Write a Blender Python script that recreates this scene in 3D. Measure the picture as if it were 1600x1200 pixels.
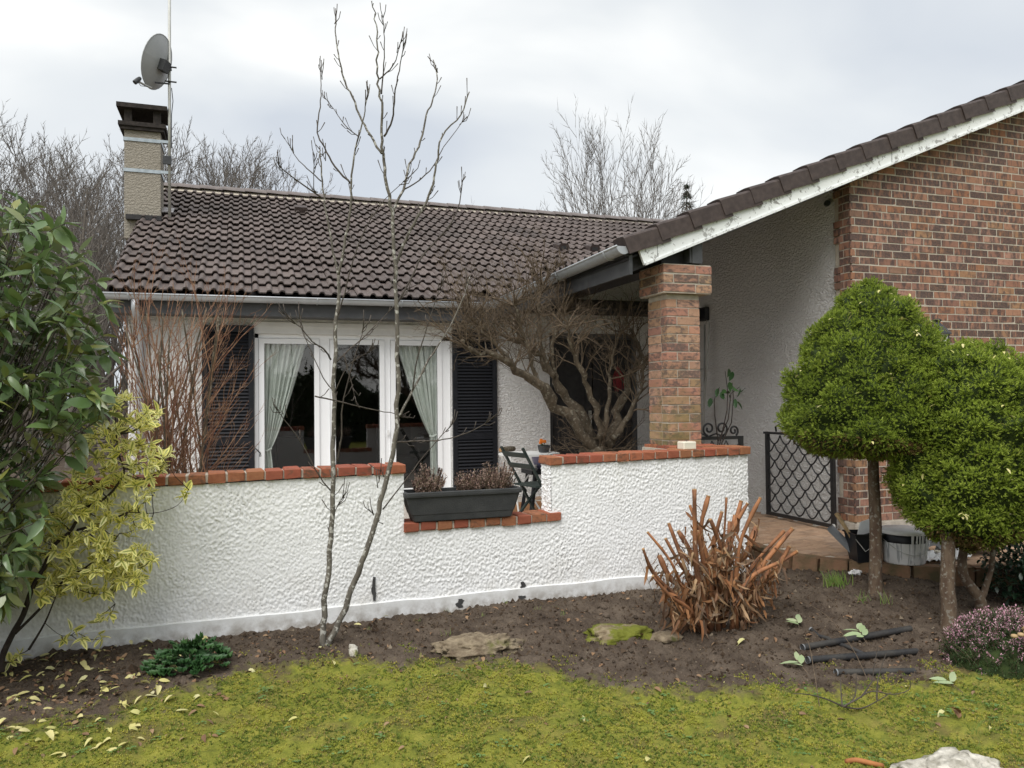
import bpy, math, random
import numpy as np
from mathutils import Vector, Matrix

for o in list(bpy.data.objects): bpy.data.objects.remove(o, do_unlink=True)
S = bpy.context.scene
COL = S.collection
rng = np.random.default_rng(7); random.seed(7)
R = math.radians

# ------------------------------------------------------------------ camera
FPX = 1230.0; YAW = R(19.1); PIT = R(1.15); ROL = R(.55); EYE = 1.56
_f = np.array([math.sin(YAW)*math.cos(PIT), math.cos(YAW)*math.cos(PIT), math.sin(PIT)])
_r0 = np.array([math.cos(YAW), -math.sin(YAW), 0.]); _u0 = np.cross(_r0, _f)
_r = _r0*math.cos(ROL)-_u0*math.sin(ROL); _u = _u0*math.cos(ROL)+_r0*math.sin(ROL)
CAM = np.array([0., 0., EYE])
cd = bpy.data.cameras.new('camera'); cam = bpy.data.objects.new('camera', cd); COL.objects.link(cam)
cd.sensor_width = 36; cd.sensor_fit = 'HORIZONTAL'; cd.lens = 36*FPX/1600; cd.clip_start = .05; cd.clip_end = 3000
m = Matrix(((_r[0], _u[0], -_f[0], 0), (_r[1], _u[1], -_f[1], 0), (_r[2], _u[2], -_f[2], EYE), (0, 0, 0, 1)))
cam.matrix_world = m
S.camera = cam

# ------------------------------------------------------------------ sky, sun, exposure
SUN_EL, SUN_AZ = R(54), R(219)      # azimuth clockwise from +Y (behind the viewer, left)
W = bpy.data.worlds.new('World'); S.world = W; W.use_nodes = True
nt = W.node_tree; nt.nodes.clear()
def wn(t, **k):
    n = nt.nodes.new(t)
    for a, b in k.items(): setattr(n, a, b)
    return n
out = wn('ShaderNodeOutputWorld'); bg = wn('ShaderNodeBackground')
sky = wn('ShaderNodeTexSky'); sky.sky_type = 'NISHITA'; sky.sun_disc = False
sky.sun_elevation = SUN_EL; sky.sun_rotation = SUN_AZ; sky.air_density = 1.0; sky.dust_density = 2.0
tc = wn('ShaderNodeTexCoord'); mp = wn('ShaderNodeMapping'); mp.inputs['Scale'].default_value = (1, 1, 1.9); mp.inputs['Location'].default_value = (1.2, 4.0, .2)
n1 = wn('ShaderNodeTexNoise'); n1.inputs['Scale'].default_value = 1.7; n1.inputs['Detail'].default_value = 5; n1.inputs['Roughness'].default_value = .45; n1.inputs['Distortion'].default_value = .5
cr = wn('ShaderNodeValToRGB')
e = cr.color_ramp.elements
e[0].position = .34; e[0].color = (4.3, 4.6, 5.0, 1)
e[1].position = .66; e[1].color = (7.3, 7.3, 7.1, 1)
k = e.new(.50); k.color = (5.5, 5.7, 5.8, 1)
mx = wn('ShaderNodeMix', data_type='RGBA'); mx.inputs[0].default_value = .93
L = nt.links.new
L(tc.outputs['Generated'], mp.inputs[0]); L(mp.outputs[0], n1.inputs['Vector']); L(n1.outputs['Fac'], cr.inputs[0])
L(sky.outputs[0], mx.inputs[6]); L(cr.outputs[0], mx.inputs[7]); L(mx.outputs[2], bg.inputs['Color']); L(bg.outputs[0], out.inputs[0])
bg.inputs['Strength'].default_value = .074
sd = bpy.data.lights.new('sun', 'SUN'); sun = bpy.data.objects.new('sun', sd); COL.objects.link(sun)
sd.energy = 1.5; sd.angle = R(48); sd.color = (1, .97, .93)
_sv = Vector((math.sin(SUN_AZ)*math.cos(SUN_EL), math.cos(SUN_AZ)*math.cos(SUN_EL), math.sin(SUN_EL)))
sun.rotation_euler = _sv.to_track_quat('Z', 'Y').to_euler(); sun.location = (0, 0, 30)
S.render.engine = 'CYCLES'
S.view_settings.view_transform = 'Standard'; S.view_settings.look = 'None'; S.view_settings.gamma = 1
S.view_settings.exposure = 1.12; S.view_settings.use_curve_mapping = False

# ------------------------------------------------------------------ pixel -> place helpers
def ray(x, y): return _f+_r*(x-800)/FPX+_u*(600-y)/FPX
def atY(x, y, Y): d = ray(x, y); return CAM+d*(Y/d[1])
def atX(x, y, X): d = ray(x, y); return CAM+d*(X/d[0])
def atZ(x, y, Z): d = ray(x, y); return CAM+d*((Z-EYE)/d[2])
def atPl(x, y, p0, n): d = ray(x, y); return CAM+d*(((np.array(p0)-CAM)@np.array(n))/(d@np.array(n)))

# ------------------------------------------------------------------ mesh builder
def unit(v): v = np.asarray(v, float); return v/(np.linalg.norm(v)+1e-12)
class MB:
    def __init__(s): s.v = []; s.f = []; s.n = 0; s.at = []
    def add(s, v, f, rnd=0., edge=0.):
        v = np.asarray(v, float).reshape(-1, 3); s.v.append(v)
        if isinstance(f, np.ndarray): s.f.append(f+s.n)
        else:
            by = {}
            for q in f: by.setdefault(len(q), []).append(q)
            for q in by.values(): s.f.append(np.array(q, int)+s.n)
        a = np.zeros((len(v), 2)); a[:, 0] = rnd; a[:, 1] = edge; s.at.append(a)
        s.n += len(v); return s
    def box(s, x0, x1, y0, y1, z0, z1, rnd=0.):
        v = [(x, y, z) for x in (x0, x1) for y in (y0, y1) for z in (z0, z1)]
        return s.add(v, BOXF, rnd)
    def obox(s, c, ax, sz, rnd=0.):
        """oriented box: centre, 3 axes (rows), full sizes"""
        ax = np.asarray(ax, float); sz = np.asarray(sz, float)/2
        v = np.array([(x, y, z) for x in (-1, 1) for y in (-1, 1) for z in (-1, 1)], float)*sz
        return s.add(v@ax+np.asarray(c), BOXF, rnd)
    def bar(s, a, b, w, h, up=(0, 0, 1), rnd=0.):
        a = np.asarray(a, float); b = np.asarray(b, float); d = unit(b-a); sd_ = unit(np.cross(up, d)); u = np.cross(d, sd_)
        return s.obox((a+b)/2, [d, sd_, u], (np.linalg.norm(b-a), w, h), rnd)
    def tube(s, p, r, n=6, cap=True, rnd=0.):
        p = np.asarray(p, float); k = len(p); r = np.broadcast_to(np.asarray(r, float), (k,))
        t = np.empty_like(p); t[1:-1] = p[2:]-p[:-2]; t[0] = p[1]-p[0]; t[-1] = p[-1]-p[-2]
        t /= np.linalg.norm(t, axis=1)[:, None]+1e-12
        a = np.array((0, 0, 1.)) if abs(t[0][2]) < .9 else np.array((1., 0, 0))
        ang = np.arange(n)*2*math.pi/n; ca = np.cos(ang)[:, None]; sa = np.sin(ang)[:, None]
        V = np.empty((k, n, 3))
        u = unit(np.cross(t[0], a))
        for i in range(k):
            u = u-t[i]*(u@t[i]); u = u/(math.sqrt(u@u)+1e-12); w = np.array((t[i][1]*u[2]-t[i][2]*u[1], t[i][2]*u[0]-t[i][0]*u[2], t[i][0]*u[1]-t[i][1]*u[0]))
            V[i] = p[i]+r[i]*(ca*u+sa*w)
        F = _tubef(k, n)
        s.add(V.reshape(-1, 3), F, rnd)
        if cap:
            b = s.n-k*n
            s.f.append(np.array([list(range(b+n-1, b-1, -1))])); s.f.append(np.array([list(range(b+(k-1)*n, b+k*n))]))
        return s
    def lathe(s, prof, c=(0, 0, 0), n=16, rnd=0.):
        k = len(prof); V = []
        for (r, z) in prof:
            for j in range(n):
                a = 2*math.pi*j/n; V.append((c[0]+r*math.cos(a), c[1]+r*math.sin(a), c[2]+z))
        return s.add(V, _tubef(k, n), rnd)
    def grid(s, P, rnd=0., flip=False):
        """P: (a,b,3)"""
        P = np.asarray(P, float); a, b = P.shape[:2]; i = np.arange(a*b).reshape(a, b)
        F = np.stack([i[:-1, :-1], i[1:, :-1], i[1:, 1:], i[:-1, 1:]], -1).reshape(-1, 4)
        if flip: F = F[:, ::-1]
        return s.add(P.reshape(-1, 3), F, rnd)
    def prism(s, poly, d, rnd=0.):
        """closed polygon (n,3) extruded by vector d"""
        p = np.asarray(poly, float); n = len(p)
        F = [tuple(range(n))[::-1], tuple(range(n, 2*n))]+[(i, (i+1) % n, n+(i+1) % n, n+i) for i in range(n)]
        return s.add(np.vstack([p, p+np.asarray(d)]), F, rnd)
    def scatter(s, tv, tf, M, T, rnd=None, edge=None):
        n = len(T); k = len(tv)
        V = np.einsum('kj,nij->nki', tv, M)+T[:, None, :]
        F = (tf[None]+(np.arange(n)*k)[:, None, None]).reshape(-1, tf.shape[1])
        r_ = np.repeat(rng.random(n) if rnd is None else rnd, k)
        e_ = 0. if edge is None else np.tile(edge, n)
        return s.add(V.reshape(-1, 3), F, r_, e_)
    def mesh(s, name, mat, smooth=False):
        me = bpy.data.meshes.new(name)
        if not s.n: return me
        v = np.vstack(s.v); me.vertices.add(len(v)); me.vertices.foreach_set('co', v.ravel())
        ls = np.concatenate([np.full(len(q), q.shape[1]) for q in s.f]); vi = np.concatenate([q.ravel() for q in s.f])
        me.loops.add(len(vi)); me.loops.foreach_set('vertex_index', vi.astype(np.int32))
        me.polygons.add(len(ls)); st = np.concatenate([[0], np.cumsum(ls)[:-1]])
        me.polygons.foreach_set('loop_start', st.astype(np.int32)); me.polygons.foreach_set('loop_total', ls.astype(np.int32))
        A = np.vstack(s.at)
        for i, nm in enumerate(('rnd', 'edge')):
            if A[:, i].any():
                at = me.attributes.new(nm, 'FLOAT', 'POINT'); at.data.foreach_set('value', A[:, i].astype(np.float32))
        me.update(calc_edges=True); me.validate()
        me.polygons.foreach_set('use_smooth', np.full(len(me.polygons), bool(smooth))); me.update()
        if mat: me.materials.append(mat)
        return me
    def build(s, name, mat, parent=None, smooth=False, **tags):
        return link(name, s.mesh(name, mat, smooth), parent, **tags)
BOXF = [(0, 1, 3, 2), (4, 6, 7, 5), (0, 4, 5, 1), (2, 3, 7, 6), (0, 2, 6, 4), (1, 5, 7, 3)]
_tfc = {}
def _tubef(k, n):
    if (k, n) not in _tfc:
        i = np.arange(k*n).reshape(k, n); j = np.roll(i, -1, 1)
        _tfc[(k, n)] = np.stack([i[:-1], j[:-1], j[1:], i[1:]], -1).reshape(-1, 4)
    return _tfc[(k, n)]
WL = {}
def link(name, me, parent=None, loc=None, rot=None, scale=None, label=None, cat=None, group=None, kind=None):
    """everything is given in world coordinates; parents are unrotated"""
    o = bpy.data.objects.new(name, me); COL.objects.link(o)
    if loc is not None: o.location = loc
    if rot is not None:
        if isinstance(rot, Matrix): o.rotation_euler = rot.to_euler()
        else: o.rotation_euler = rot
    if scale is not None: o.scale = (scale,)*3 if np.isscalar(scale) else scale
    if parent is not None:
        o.parent = parent; o.matrix_parent_inverse = Matrix.Translation(-Vector(WL[parent.name]))
    WL[o.name] = tuple(WL.get(parent.name)) if parent is not None else (0, 0, 0)
    # children are placed in world space: a part at a location passes that on
    if parent is None and loc is not None: WL[o.name] = tuple(loc)
    elif parent is not None: WL[o.name] = tuple(o.location) if loc is not None else (0, 0, 0)
    if label: o['label'] = label
    if cat: o['category'] = cat
    if group: o['group'] = group
    if kind: o['kind'] = kind
    return o
def thing(name, label, cat, loc, group=None):
    return link(name, None, None, loc=tuple(float(q) for q in loc), label=label, cat=cat, group=group)
def grp(name, parent, loc):
    """an empty part that carries sub-parts"""
    return link(name, None, parent, loc=tuple(float(q) for q in loc))
def chamfer(sx, sy, sz, c, jit=0., seed=0):
    """chamfered box centred on the origin"""
    r_ = np.random.default_rng(seed); V = []; idx = {}
    for X in (-1, 1):
        for Y in (-1, 1):
            for Z in (-1, 1):
                for a in range(3):
                    p = np.array([X*(sx/2-c), Y*(sy/2-c), Z*(sz/2-c)]); p[a] += (X, Y, Z)[a]*c
                    idx[(X, Y, Z, a)] = len(V); V.append(p+r_.normal(0, jit, 3) if jit else p)
    F = []
    o2 = [(-1, -1), (1, -1), (1, 1), (-1, 1)]
    def key(a, s_, b, vb, c_, vc): k = [0, 0, 0]; k[a] = s_; k[b] = vb; k[c_] = vc; return tuple(k)
    for a in range(3):
        b, c_ = (a+1) % 3, (a+2) % 3
        for s_ in (-1, 1):
            q = [idx[key(a, s_, b, p, c_, q_)+(a,)] for p, q_ in o2]; F.append(tuple(q if s_ > 0 else q[::-1]))
        for p, q_ in o2:      # edges along a
            k0 = key(a, -1, b, p, c_, q_); k1 = key(a, 1, b, p, c_, q_)
            q = [idx[k0+(b,)], idx[k1+(b,)], idx[k1+(c_,)], idx[k0+(c_,)]]; F.append(tuple(q if p*q_ < 0 else q[::-1]))
    for X in (-1, 1):
        for Y in (-1, 1):
            for Z in (-1, 1):
                q = [idx[(X, Y, Z, a)] for a in range(3)]; F.append(tuple(q if X*Y*Z > 0 else q[::-1]))
    return np.array(V), F
def fnoise(shape, beta=1.0, lo=2, hi=None, seed=0, aniso=(1, 1), ang=0.):
    """filtered noise field, zero mean, unit std"""
    r_ = np.random.default_rng(seed); a, b = shape
    fy = np.fft.fftfreq(a)[:, None]*a; fx = np.fft.fftfreq(b)[None]*a
    X = fx*math.cos(ang)+fy*math.sin(ang); Y = -fx*math.sin(ang)+fy*math.cos(ang)
    f = np.sqrt((X*aniso[0])**2+(Y*aniso[1])**2)+1e-6
    A = f**-beta; A[f < lo] = 0
    if hi: A = A*np.exp(-(f/hi)**2)
    z = np.real(np.fft.ifft2(np.fft.fft2(r_.normal(size=shape))*A)); return (z-z.mean())/z.std()
def smooth01(x): x = np.clip(x, 0, 1); return x*x*(3-2*x)
def rotmats(n, d=None, up=None, roll=None):
    """rotation matrices (n,3,3) whose columns are (x=side, y=along d, z=normal)"""
    y = d/(np.linalg.norm(d, axis=1)[:, None]+1e-9)
    ref = np.tile(np.array([0, 0, 1.]), (n, 1)) if up is None else up
    x = np.cross(y, ref); bad = np.linalg.norm(x, axis=1) < 1e-3; x[bad] = (1, 0, 0)
    x /= np.linalg.norm(x, axis=1)[:, None]; z = np.cross(x, y)
    if roll is not None:
        c, s_ = np.cos(roll)[:, None], np.sin(roll)[:, None]; x, z = x*c+z*s_, z*c-x*s_
    return np.stack([x, y, z], -1)
def rsphere(n):
    v = rng.normal(size=(n, 3)); return v/np.linalg.norm(v, axis=1)[:, None]
# ------------------------------------------------------------------ materials
class NT:
    def __init__(s, name):
        s.m = bpy.data.materials.new(name); s.m.use_nodes = True; s.t = s.m.node_tree; s.b = s.t.nodes['Principled BSDF']
        s.out = s.t.nodes['Material Output']; s._co = None
    def n(s, ty, **k):
        q = s.t.nodes.new(ty)
        for a, b in k.items(): setattr(q, a, b)
        return q
    def l(s, a, b): s.t.links.new(a, b)
    def co(s):
        if s._co is None:
            s._co = s.n('ShaderNodeTexCoord').outputs['Object']
        return s._co
    def offset(s, amt=37.):
        """object coordinates moved by a random amount for each object"""
        oi = s.n('ShaderNodeObjectInfo'); mu = s.n('ShaderNodeVectorMath', operation='SCALE'); cb = s.n('ShaderNodeCombineXYZ')
        s.l(oi.outputs['Random'], cb.inputs[0]); s.l(oi.outputs['Random'], cb.inputs[1]); s.l(oi.outputs['Random'], cb.inputs[2])
        s.l(cb.outputs[0], mu.inputs[0]); mu.inputs['Scale'].default_value = amt
        ad = s.n('ShaderNodeVectorMath', operation='ADD'); s.l(s.co(), ad.inputs[0]); s.l(mu.outputs[0], ad.inputs[1]); s._co = ad.outputs[0]
    def rnd(s):
        oi = s.n('ShaderNodeObjectInfo'); at = s.n('ShaderNodeAttribute', attribute_name='rnd')
        return s.math('FRACT', s.math('ADD', oi.outputs['Random'], at.outputs['Fac']))
    def attr(s, nm): return s.n('ShaderNodeAttribute', attribute_name=nm).outputs['Fac']
    def math(s, op, a, b=None, clamp=False):
        q = s.n('ShaderNodeMath', operation=op); q.use_clamp = clamp
        for i, x in enumerate((a, b)):
            if x is None: continue
            if hasattr(x, 'is_linked'): s.l(x, q.inputs[i])
            else: q.inputs[i].default_value = x
        return q.outputs[0]
    def scaled(s, sc, rot=(0, 0, 0)):
        mp = s.n('ShaderNodeMapping'); mp.inputs['Scale'].default_value = sc; mp.inputs['Rotation'].default_value = rot; s.l(s.co(), mp.inputs[0]); return mp.outputs[0]
    def noise(s, scale, detail=4, rough=.55, vec=None, dist=0., col=False):
        q = s.n('ShaderNodeTexNoise'); q.inputs['Scale'].default_value = scale; q.inputs['Detail'].default_value = detail
        q.inputs['Roughness'].default_value = rough; q.inputs['Distortion'].default_value = dist
        s.l(vec if vec is not None else s.co(), q.inputs['Vector']); return q.outputs['Color' if col else 'Fac']
    def voro(s, scale, feat='F1', vec=None, rnd=1.):
        q = s.n('ShaderNodeTexVoronoi', feature=feat); q.inputs['Scale'].default_value = scale; q.inputs['Randomness'].default_value = rnd
        s.l(vec if vec is not None else s.co(), q.inputs['Vector']); return q.outputs['Distance']
    def ramp(s, fac, *st, interp='LINEAR'):
        q = s.n('ShaderNodeValToRGB'); q.color_ramp.interpolation = interp; e = q.color_ramp.elements
        def c4(c): return (c, c, c, 1) if np.isscalar(c) else tuple(c)+(1,)
        e[0].position, e[0].color = st[0][0], c4(st[0][1]); e[1].position, e[1].color = st[-1][0], c4(st[-1][1])
        for p, c in st[1:-1]: k = e.new(p); k.color = c4(c)
        s.l(fac, q.inputs[0]); return q.outputs[0]
    def mix(s, fac, a, b, mode='MIX'):
        q = s.n('ShaderNodeMix', data_type='RGBA', blend_type=mode)
        for i, x in ((0, fac), (6, a), (7, b)):
            if hasattr(x, 'is_linked'): s.l(x, q.inputs[i])
            elif i == 0: q.inputs[0].default_value = x
            else: q.inputs[i].default_value = tuple(x)+(1,) if len(x) == 3 else x
        return q.outputs[2]
    def bump(s, h, st=.5, dist=.01, prev=None):
        q = s.n('ShaderNodeBump'); q.inputs['Strength'].default_value = st; q.inputs['Distance'].default_value = dist
        s.l(h, q.inputs['Height'])
        if prev is not None: s.l(prev, q.inputs['Normal'])
        return q.outputs[0]
    def fin(s, col=None, rough=.7, nrm=None, spec=.3, metal=0., sss=None):
        for k, x in (('Base Color', col), ('Roughness', rough), ('Normal', nrm)):
            if x is None: continue
            if hasattr(x, 'is_linked'): s.l(x, s.b.inputs[k])
            elif k == 'Base Color': s.b.inputs[k].default_value = tuple(x)+(1,)
            else: s.b.inputs[k].default_value = x
        s.b.inputs['Specular IOR Level'].default_value = spec; s.b.inputs['Metallic'].default_value = metal
        return s.m
def pm(name, c1, c2, scale=8., rough=.7, bump=0., bscale=None, detail=4, metal=0., spec=.3, perobj=False, lo=.35, hi=.68, stretch=None, jit=0.):
    """two-tone noisy surface with fine relief"""
    t = NT(name)
    if perobj: t.offset()
    vec = t.scaled(stretch) if stretch else None
    f = t.noise(scale, detail, vec=vec); col = t.ramp(f, (lo, c1), (hi, c2))
    if jit:
        hs = t.n('ShaderNodeHueSaturation'); t.l(col, hs.inputs['Color'])
        t.l(t.math('ADD', t.math('MULTIPLY', t.rnd(), jit), 1-jit/2), hs.inputs['Value']); col = hs.outputs[0]
    nr = None
    if bump: nr = t.bump(t.noise(bscale or scale*4, 5, vec=vec), bump, .01)
    return t.fin(col, rough, nr, spec, metal)
M = {}
# white roughcast: strokes of a trowelled spray coat
def roughcast(name, base, dirt, sc, st, dist):
    t = NT(name)
    v = t.scaled((1, 1, 1.7), (0, R(28), 0)); a = t.noise(sc, 3, .6, vec=v, dist=.6); b = t.noise(sc*3.2, 3, .6)
    h = t.math('ADD', t.ramp(a, (.36, 0), (.62, 1)), t.math('MULTIPLY', b, .5))
    big = t.noise(.9, 3); col = t.mix(t.ramp(big, (.45, 0), (.8, .55)), base, dirt)
    col = t.mix(t.ramp(t.noise(60, 2), (.6, 0), (.78, .25)), col, dirt)
    return t.fin(col, .95, t.bump(h, st, dist), .08)
M['wall'] = roughcast('white_roughcast', (.80, .80, .79), (.62, .61, .58), 24, .75, .012)
M['wall2'] = roughcast('offwhite_roughcast', (.82, .81, .79), (.68, .66, .63), 26, .9, .016)
M['chim'] = roughcast('weathered_chimney_render', (.34, .31, .26), (.17, .16, .14), 26, .9, .012)
# displaced garden wall face
t = NT('garden_wall_paint'); g = t.noise(1.1, 3); col = t.mix(t.ramp(g, (.5, 0), (.85, .4)), (.87, .875, .875), (.76, .76, .74))
ge = t.n('ShaderNodeSeparateXYZ'); t.l(t.co(), ge.inputs[0])
col = t.mix(t.math('MULTIPLY', t.ramp(ge.outputs[2], (.15, 1), (.50, 0)), t.ramp(t.noise(6, 5, .6), (.42, 0), (.70, .42))), col, (.50, .47, .40))
stk = t.noise(1.0, 4, .6, vec=t.scaled((9, 9, .7))); col = t.mix(t.math('MULTIPLY', t.ramp(ge.outputs[2], (.55, 0), (1.05, 1)), t.ramp(stk, (.52, 0), (.72, .38))), col, (.55, .54, .48)); col = t.mix(t.ramp(t.noise(34, 4, .7), (.60, 0), (.76, .25)), col, (.62, .61, .56))
M['gwall'] = t.fin(col, .8, t.bump(t.noise(120, 3), .25, .004), .3)
t = NT('plinth_paint'); col = t.mix(t.ramp(t.noise(6, 4), (.45, 0), (.75, .6)), (.78, .79, .79), (.56, .55, .51)); gs = t.n('ShaderNodeSeparateXYZ'); t.l(t.co(), gs.inputs[0]); col = t.mix(t.math('MULTIPLY', t.ramp(gs.outputs[2], (.08, 1), (.19, 0)), t.ramp(t.noise(12, 5, .65), (.35, 0), (.65, .8))), col, (.20, .16, .12))
M['plinth'] = t.fin(col, .75, t.bump(t.noise(35, 4), .35, .006), .3)
M['plain_white'] = pm('white_paint', (.78, .78, .76), (.70, .70, .68), 5, .6, .1, 60)
M['mortar'] = pm('mortar', (.52, .465, .38), (.40, .36, .30), 14, .9, .5, 90)
M['mortar_grey'] = pm('grey_mortar', (.50, .47, .41), (.36, .33, .28), 12, .9, .5, 90)
def brickmat(name, lights, dark, dark_amt, moss=0., bands=True, stuff=False, axis=0):
    """fired brick: own tone for each brick, kiln-flash bands across it"""
    t = NT(name); rn = t.rnd()
    if stuff:
        ad = t.n('ShaderNodeVectorMath', operation='ADD'); cb = t.n('ShaderNodeCombineXYZ')
        for i in range(3): t.l(t.math('MULTIPLY', t.attr('rnd'), 41.), cb.inputs[i])
        t.l(t.co(), ad.inputs[0]); t.l(cb.outputs[0], ad.inputs[1]); t._co = ad.outputs[0]
    else: t.offset(41.)
    base = t.ramp(rn, *[(i/(len(lights)-1), c) for i, c in enumerate(lights)])
    base = t.mix(t.ramp(t.noise(45, 4), (.4, 0), (.75, .5)), base, [q*.62 for q in lights[0]])
    sc = (10, 10, 3.0) if bands else (8, 8, 14)
    bn = t.noise(2.3, 4, .62, vec=t.scaled(sc), dist=.3)
    r2 = t.math('FRACT', t.math('MULTIPLY', rn, 7.31))
    thr = t.math('ADD', t.math('MULTIPLY', r2, .24), dark_amt+.005)
    f = t.ramp(t.math('ADD', t.math('SUBTRACT', bn, .5), thr), (.12, 0), (.27, .9))
    f = t.math('MULTIPLY', f, t.ramp(t.noise(60, 3), (.3, .55), (.55, 1)))
    col = t.mix(f, base, dark)
    if moss:
        geo = t.n('ShaderNodeNewGeometry'); sp = t.n('ShaderNodeSeparateXYZ'); t.l(geo.outputs['Position'], sp.inputs[0])
        mm = t.math('MULTIPLY', t.ramp(t.math('MULTIPLY', sp.outputs[2], .4), (.44, 1), (.78, 0)), t.ramp(t.noise(9, 4), (.38, 0), (.6, moss)))
        col = t.mix(mm, col, (.17, .16, .06))
    nr = t.bump(t.noise(110, 5), .5, .004)
    return t.fin(col, .86, nr, .25)
GL = [(.34, .175, .11), (.28, .14, .095), (.37, .20, .13), (.25, .13, .095), (.38, .215, .16), (.32, .15, .085), (.35, .205, .115), (.22, .135, .105)]
M['brick'] = brickmat('flashed_brick', GL, (.075, .058, .056), .09)
M['brick_s'] = brickmat('flashed_brick_mass', GL, (.075, .058, .056), .09, stuff=True)
PL = [(.47, .25, .165), (.42, .205, .15), (.45, .28, .175), (.38, .23, .16), (.50, .30, .215), (.41, .28, .155), (.35, .18, .14)]
M['brick_p'] = brickmat('pillar_brick', PL, (.11, .085, .075), .035, moss=.75, bands=False)
CL = [(.34, .10, .060), (.29, .088, .055), (.37, .135, .07), (.33, .15, .075), (.36, .11, .065)]
M['coping'] = brickmat('red_coping_brick', CL, (.13, .075, .05), -.06, bands=False)
# roof tile
def tile_mat(name, a, b, c):
    t = NT(name); rn = t.rnd(); t.offset(23.)
    col = t.ramp(rn, (0, a), (.5, b), (1, c)); col = t.mix(t.ramp(t.noise(22, 4), (.42, 0), (.72, .45)), col, (.20, .165, .145))
    col = t.mix(t.ramp(t.noise(55, 3), (.58, 0), (.72, .5)), col, (.055, .04, .038))
    geo = t.n('ShaderNodeNewGeometry'); lq = t.n('ShaderNodeTexNoise'); lq.inputs['Scale'].default_value = 1.1; lq.inputs['Detail'].default_value = 6; t.l(geo.outputs['Position'], lq.inputs['Vector']); col = t.mix(t.ramp(lq.outputs['Fac'], (.48, 0), (.66, .5)), col, (.055, .045, .04)); lr = t.n('ShaderNodeTexNoise'); lr.inputs['Scale'].default_value = 26; t.l(geo.outputs['Position'], lr.inputs['Vector']); col = t.mix(t.ramp(lr.outputs['Fac'], (.66, 0), (.72, .55)), col, (.25, .24, .19))
    return t.fin(col, .62, t.bump(t.noise(160, 3), .3, .003), .35)
M['tile'] = tile_mat('brown_concrete_tile', (.075, .058, .054), (.105, .082, .075), (.135, .106, .097))
M['verge'] = pm('verge_tile_brown', (.050, .037, .034), (.080, .060, .054), 20, .55, .25, 150, perobj=True)
M['ridge'] = pm('grey_ridge_tile', (.20, .175, .165), (.145, .125, .12), 12, .7, .3, 120, perobj=True)
M['zinc'] = pm('zinc', (.46, .48, .50), (.37, .39, .41), 6, .42, .05, 50, metal=.25, spec=.5)
M['strap'] = pm('galvanised_strap', (.42, .47, .50), (.30, .34, .36), 14, .4, metal=.6, spec=.5)
M['steel'] = pm('galvanised_tube', (.52, .52, .49), (.36, .36, .33), 9, .45, metal=.4, spec=.5, stretch=(1, 1, .3))
t = NT('flaking_white_board'); f = t.noise(16, 7, .72, vec=t.scaled((1, 1, 1)), dist=.3)
col = t.mix(t.ramp(f, (.55, 0), (.60, .85)), (.82, .84, .83), (.20, .19, .17)); col = t.mix(t.ramp(t.noise(2.2, 3), (.35, 0), (.7, .35)), col, (.55, .57, .56))
M['verge_board'] = t.fin(col, .6, t.bump(f, .2, .004), .3)
M['dark_wood'] = pm('black_stained_timber', (.022, .021, .022), (.040, .038, .038), 10, .5, .25, 60, stretch=(1, .15, 1))
M['grey_board'] = pm('dark_grey_board', (.060, .062, .066), (.085, .087, .09), 7, .5, .1, 60)
M['pvc'] = pm('white_window_frame', (.90, .91, .92), (.88, .89, .90), 3, .3, spec=.45)
M['gasket'] = pm('dark_seam', (.05, .05, .05), (.07, .07, .07), 9, .6)
M['shutter'] = pm('black_shutter_paint', (.009, .010, .013), (.014, .015, .019), 9, .45, .08, 90, spec=.3)
M['iron'] = pm('black_wrought_iron', (.012, .012, .013), (.024, .024, .025), 30, .42, .2, 160, spec=.5)
t = NT('window_glass'); gl = t.n('ShaderNodeBsdfGlossy'); gl.inputs['Roughness'].default_value = .015; gl.inputs['Color'].default_value = (1, 1, 1, 1)
tr = t.n('ShaderNodeBsdfTransparent'); tr.inputs['Color'].default_value = (.86, .89, .88, 1); fr = t.n('ShaderNodeFresnel'); gg = t.n('ShaderNodeNewGeometry'); t.l(t.math('ADD', t.math('MULTIPLY', gg.outputs['Backfacing'], 1/1.9-1.9), 1.9), fr.inputs['IOR'])
ms = t.n('ShaderNodeMixShader'); t.l(fr.outputs[0], ms.inputs[0]); t.l(tr.outputs[0], ms.inputs[1]); t.l(gl.outputs[0], ms.inputs[2]); t.l(ms.outputs[0], t.out.inputs['Surface'])
t.l(t.bump(t.noise(1.3, 2), .004, .02), gl.inputs['Normal'])
M['glass'] = t.m
M['curtain'] = pm('curtain_linen', (.72, .74, .70), (.62, .65, .60), 12, .9, .2, 200)
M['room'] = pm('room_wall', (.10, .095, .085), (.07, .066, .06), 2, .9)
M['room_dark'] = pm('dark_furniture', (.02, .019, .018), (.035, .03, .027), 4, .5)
M['cap'] = pm('sooty_concrete', (.022, .019, .017), (.050, .041, .036), 18, .9, .5, 70)
M['lead'] = pm('lead_flashing', (.42, .40, .40), (.22, .20, .20), 16, .5, .3, 60, metal=.3)
M['dish'] = pm('grey_dish', (.34, .355, .36), (.39, .40, .405), 3, .45, spec=.4)
M['plastic_dk'] = pm('dark_plastic', (.035, .037, .040), (.055, .057, .06), 11, .45, .1, 80)
M['plastic_bk'] = pm('black_plastic', (.010, .011, .014), (.018, .019, .022), 9, .4)
M['planter'] = pm('anthracite_planter', (.040, .042, .044), (.066, .068, .068), 9, .6, .3, 120, lo=.3, hi=.75)
M['greyplast'] = pm('grey_pvc', (.17, .18, .19), (.22, .23, .24), 6, .5)
t = NT('dripping_white_paint'); f = t.noise(1.0, 3, .6, vec=t.scaled((38, 38, 2.2)))
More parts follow.
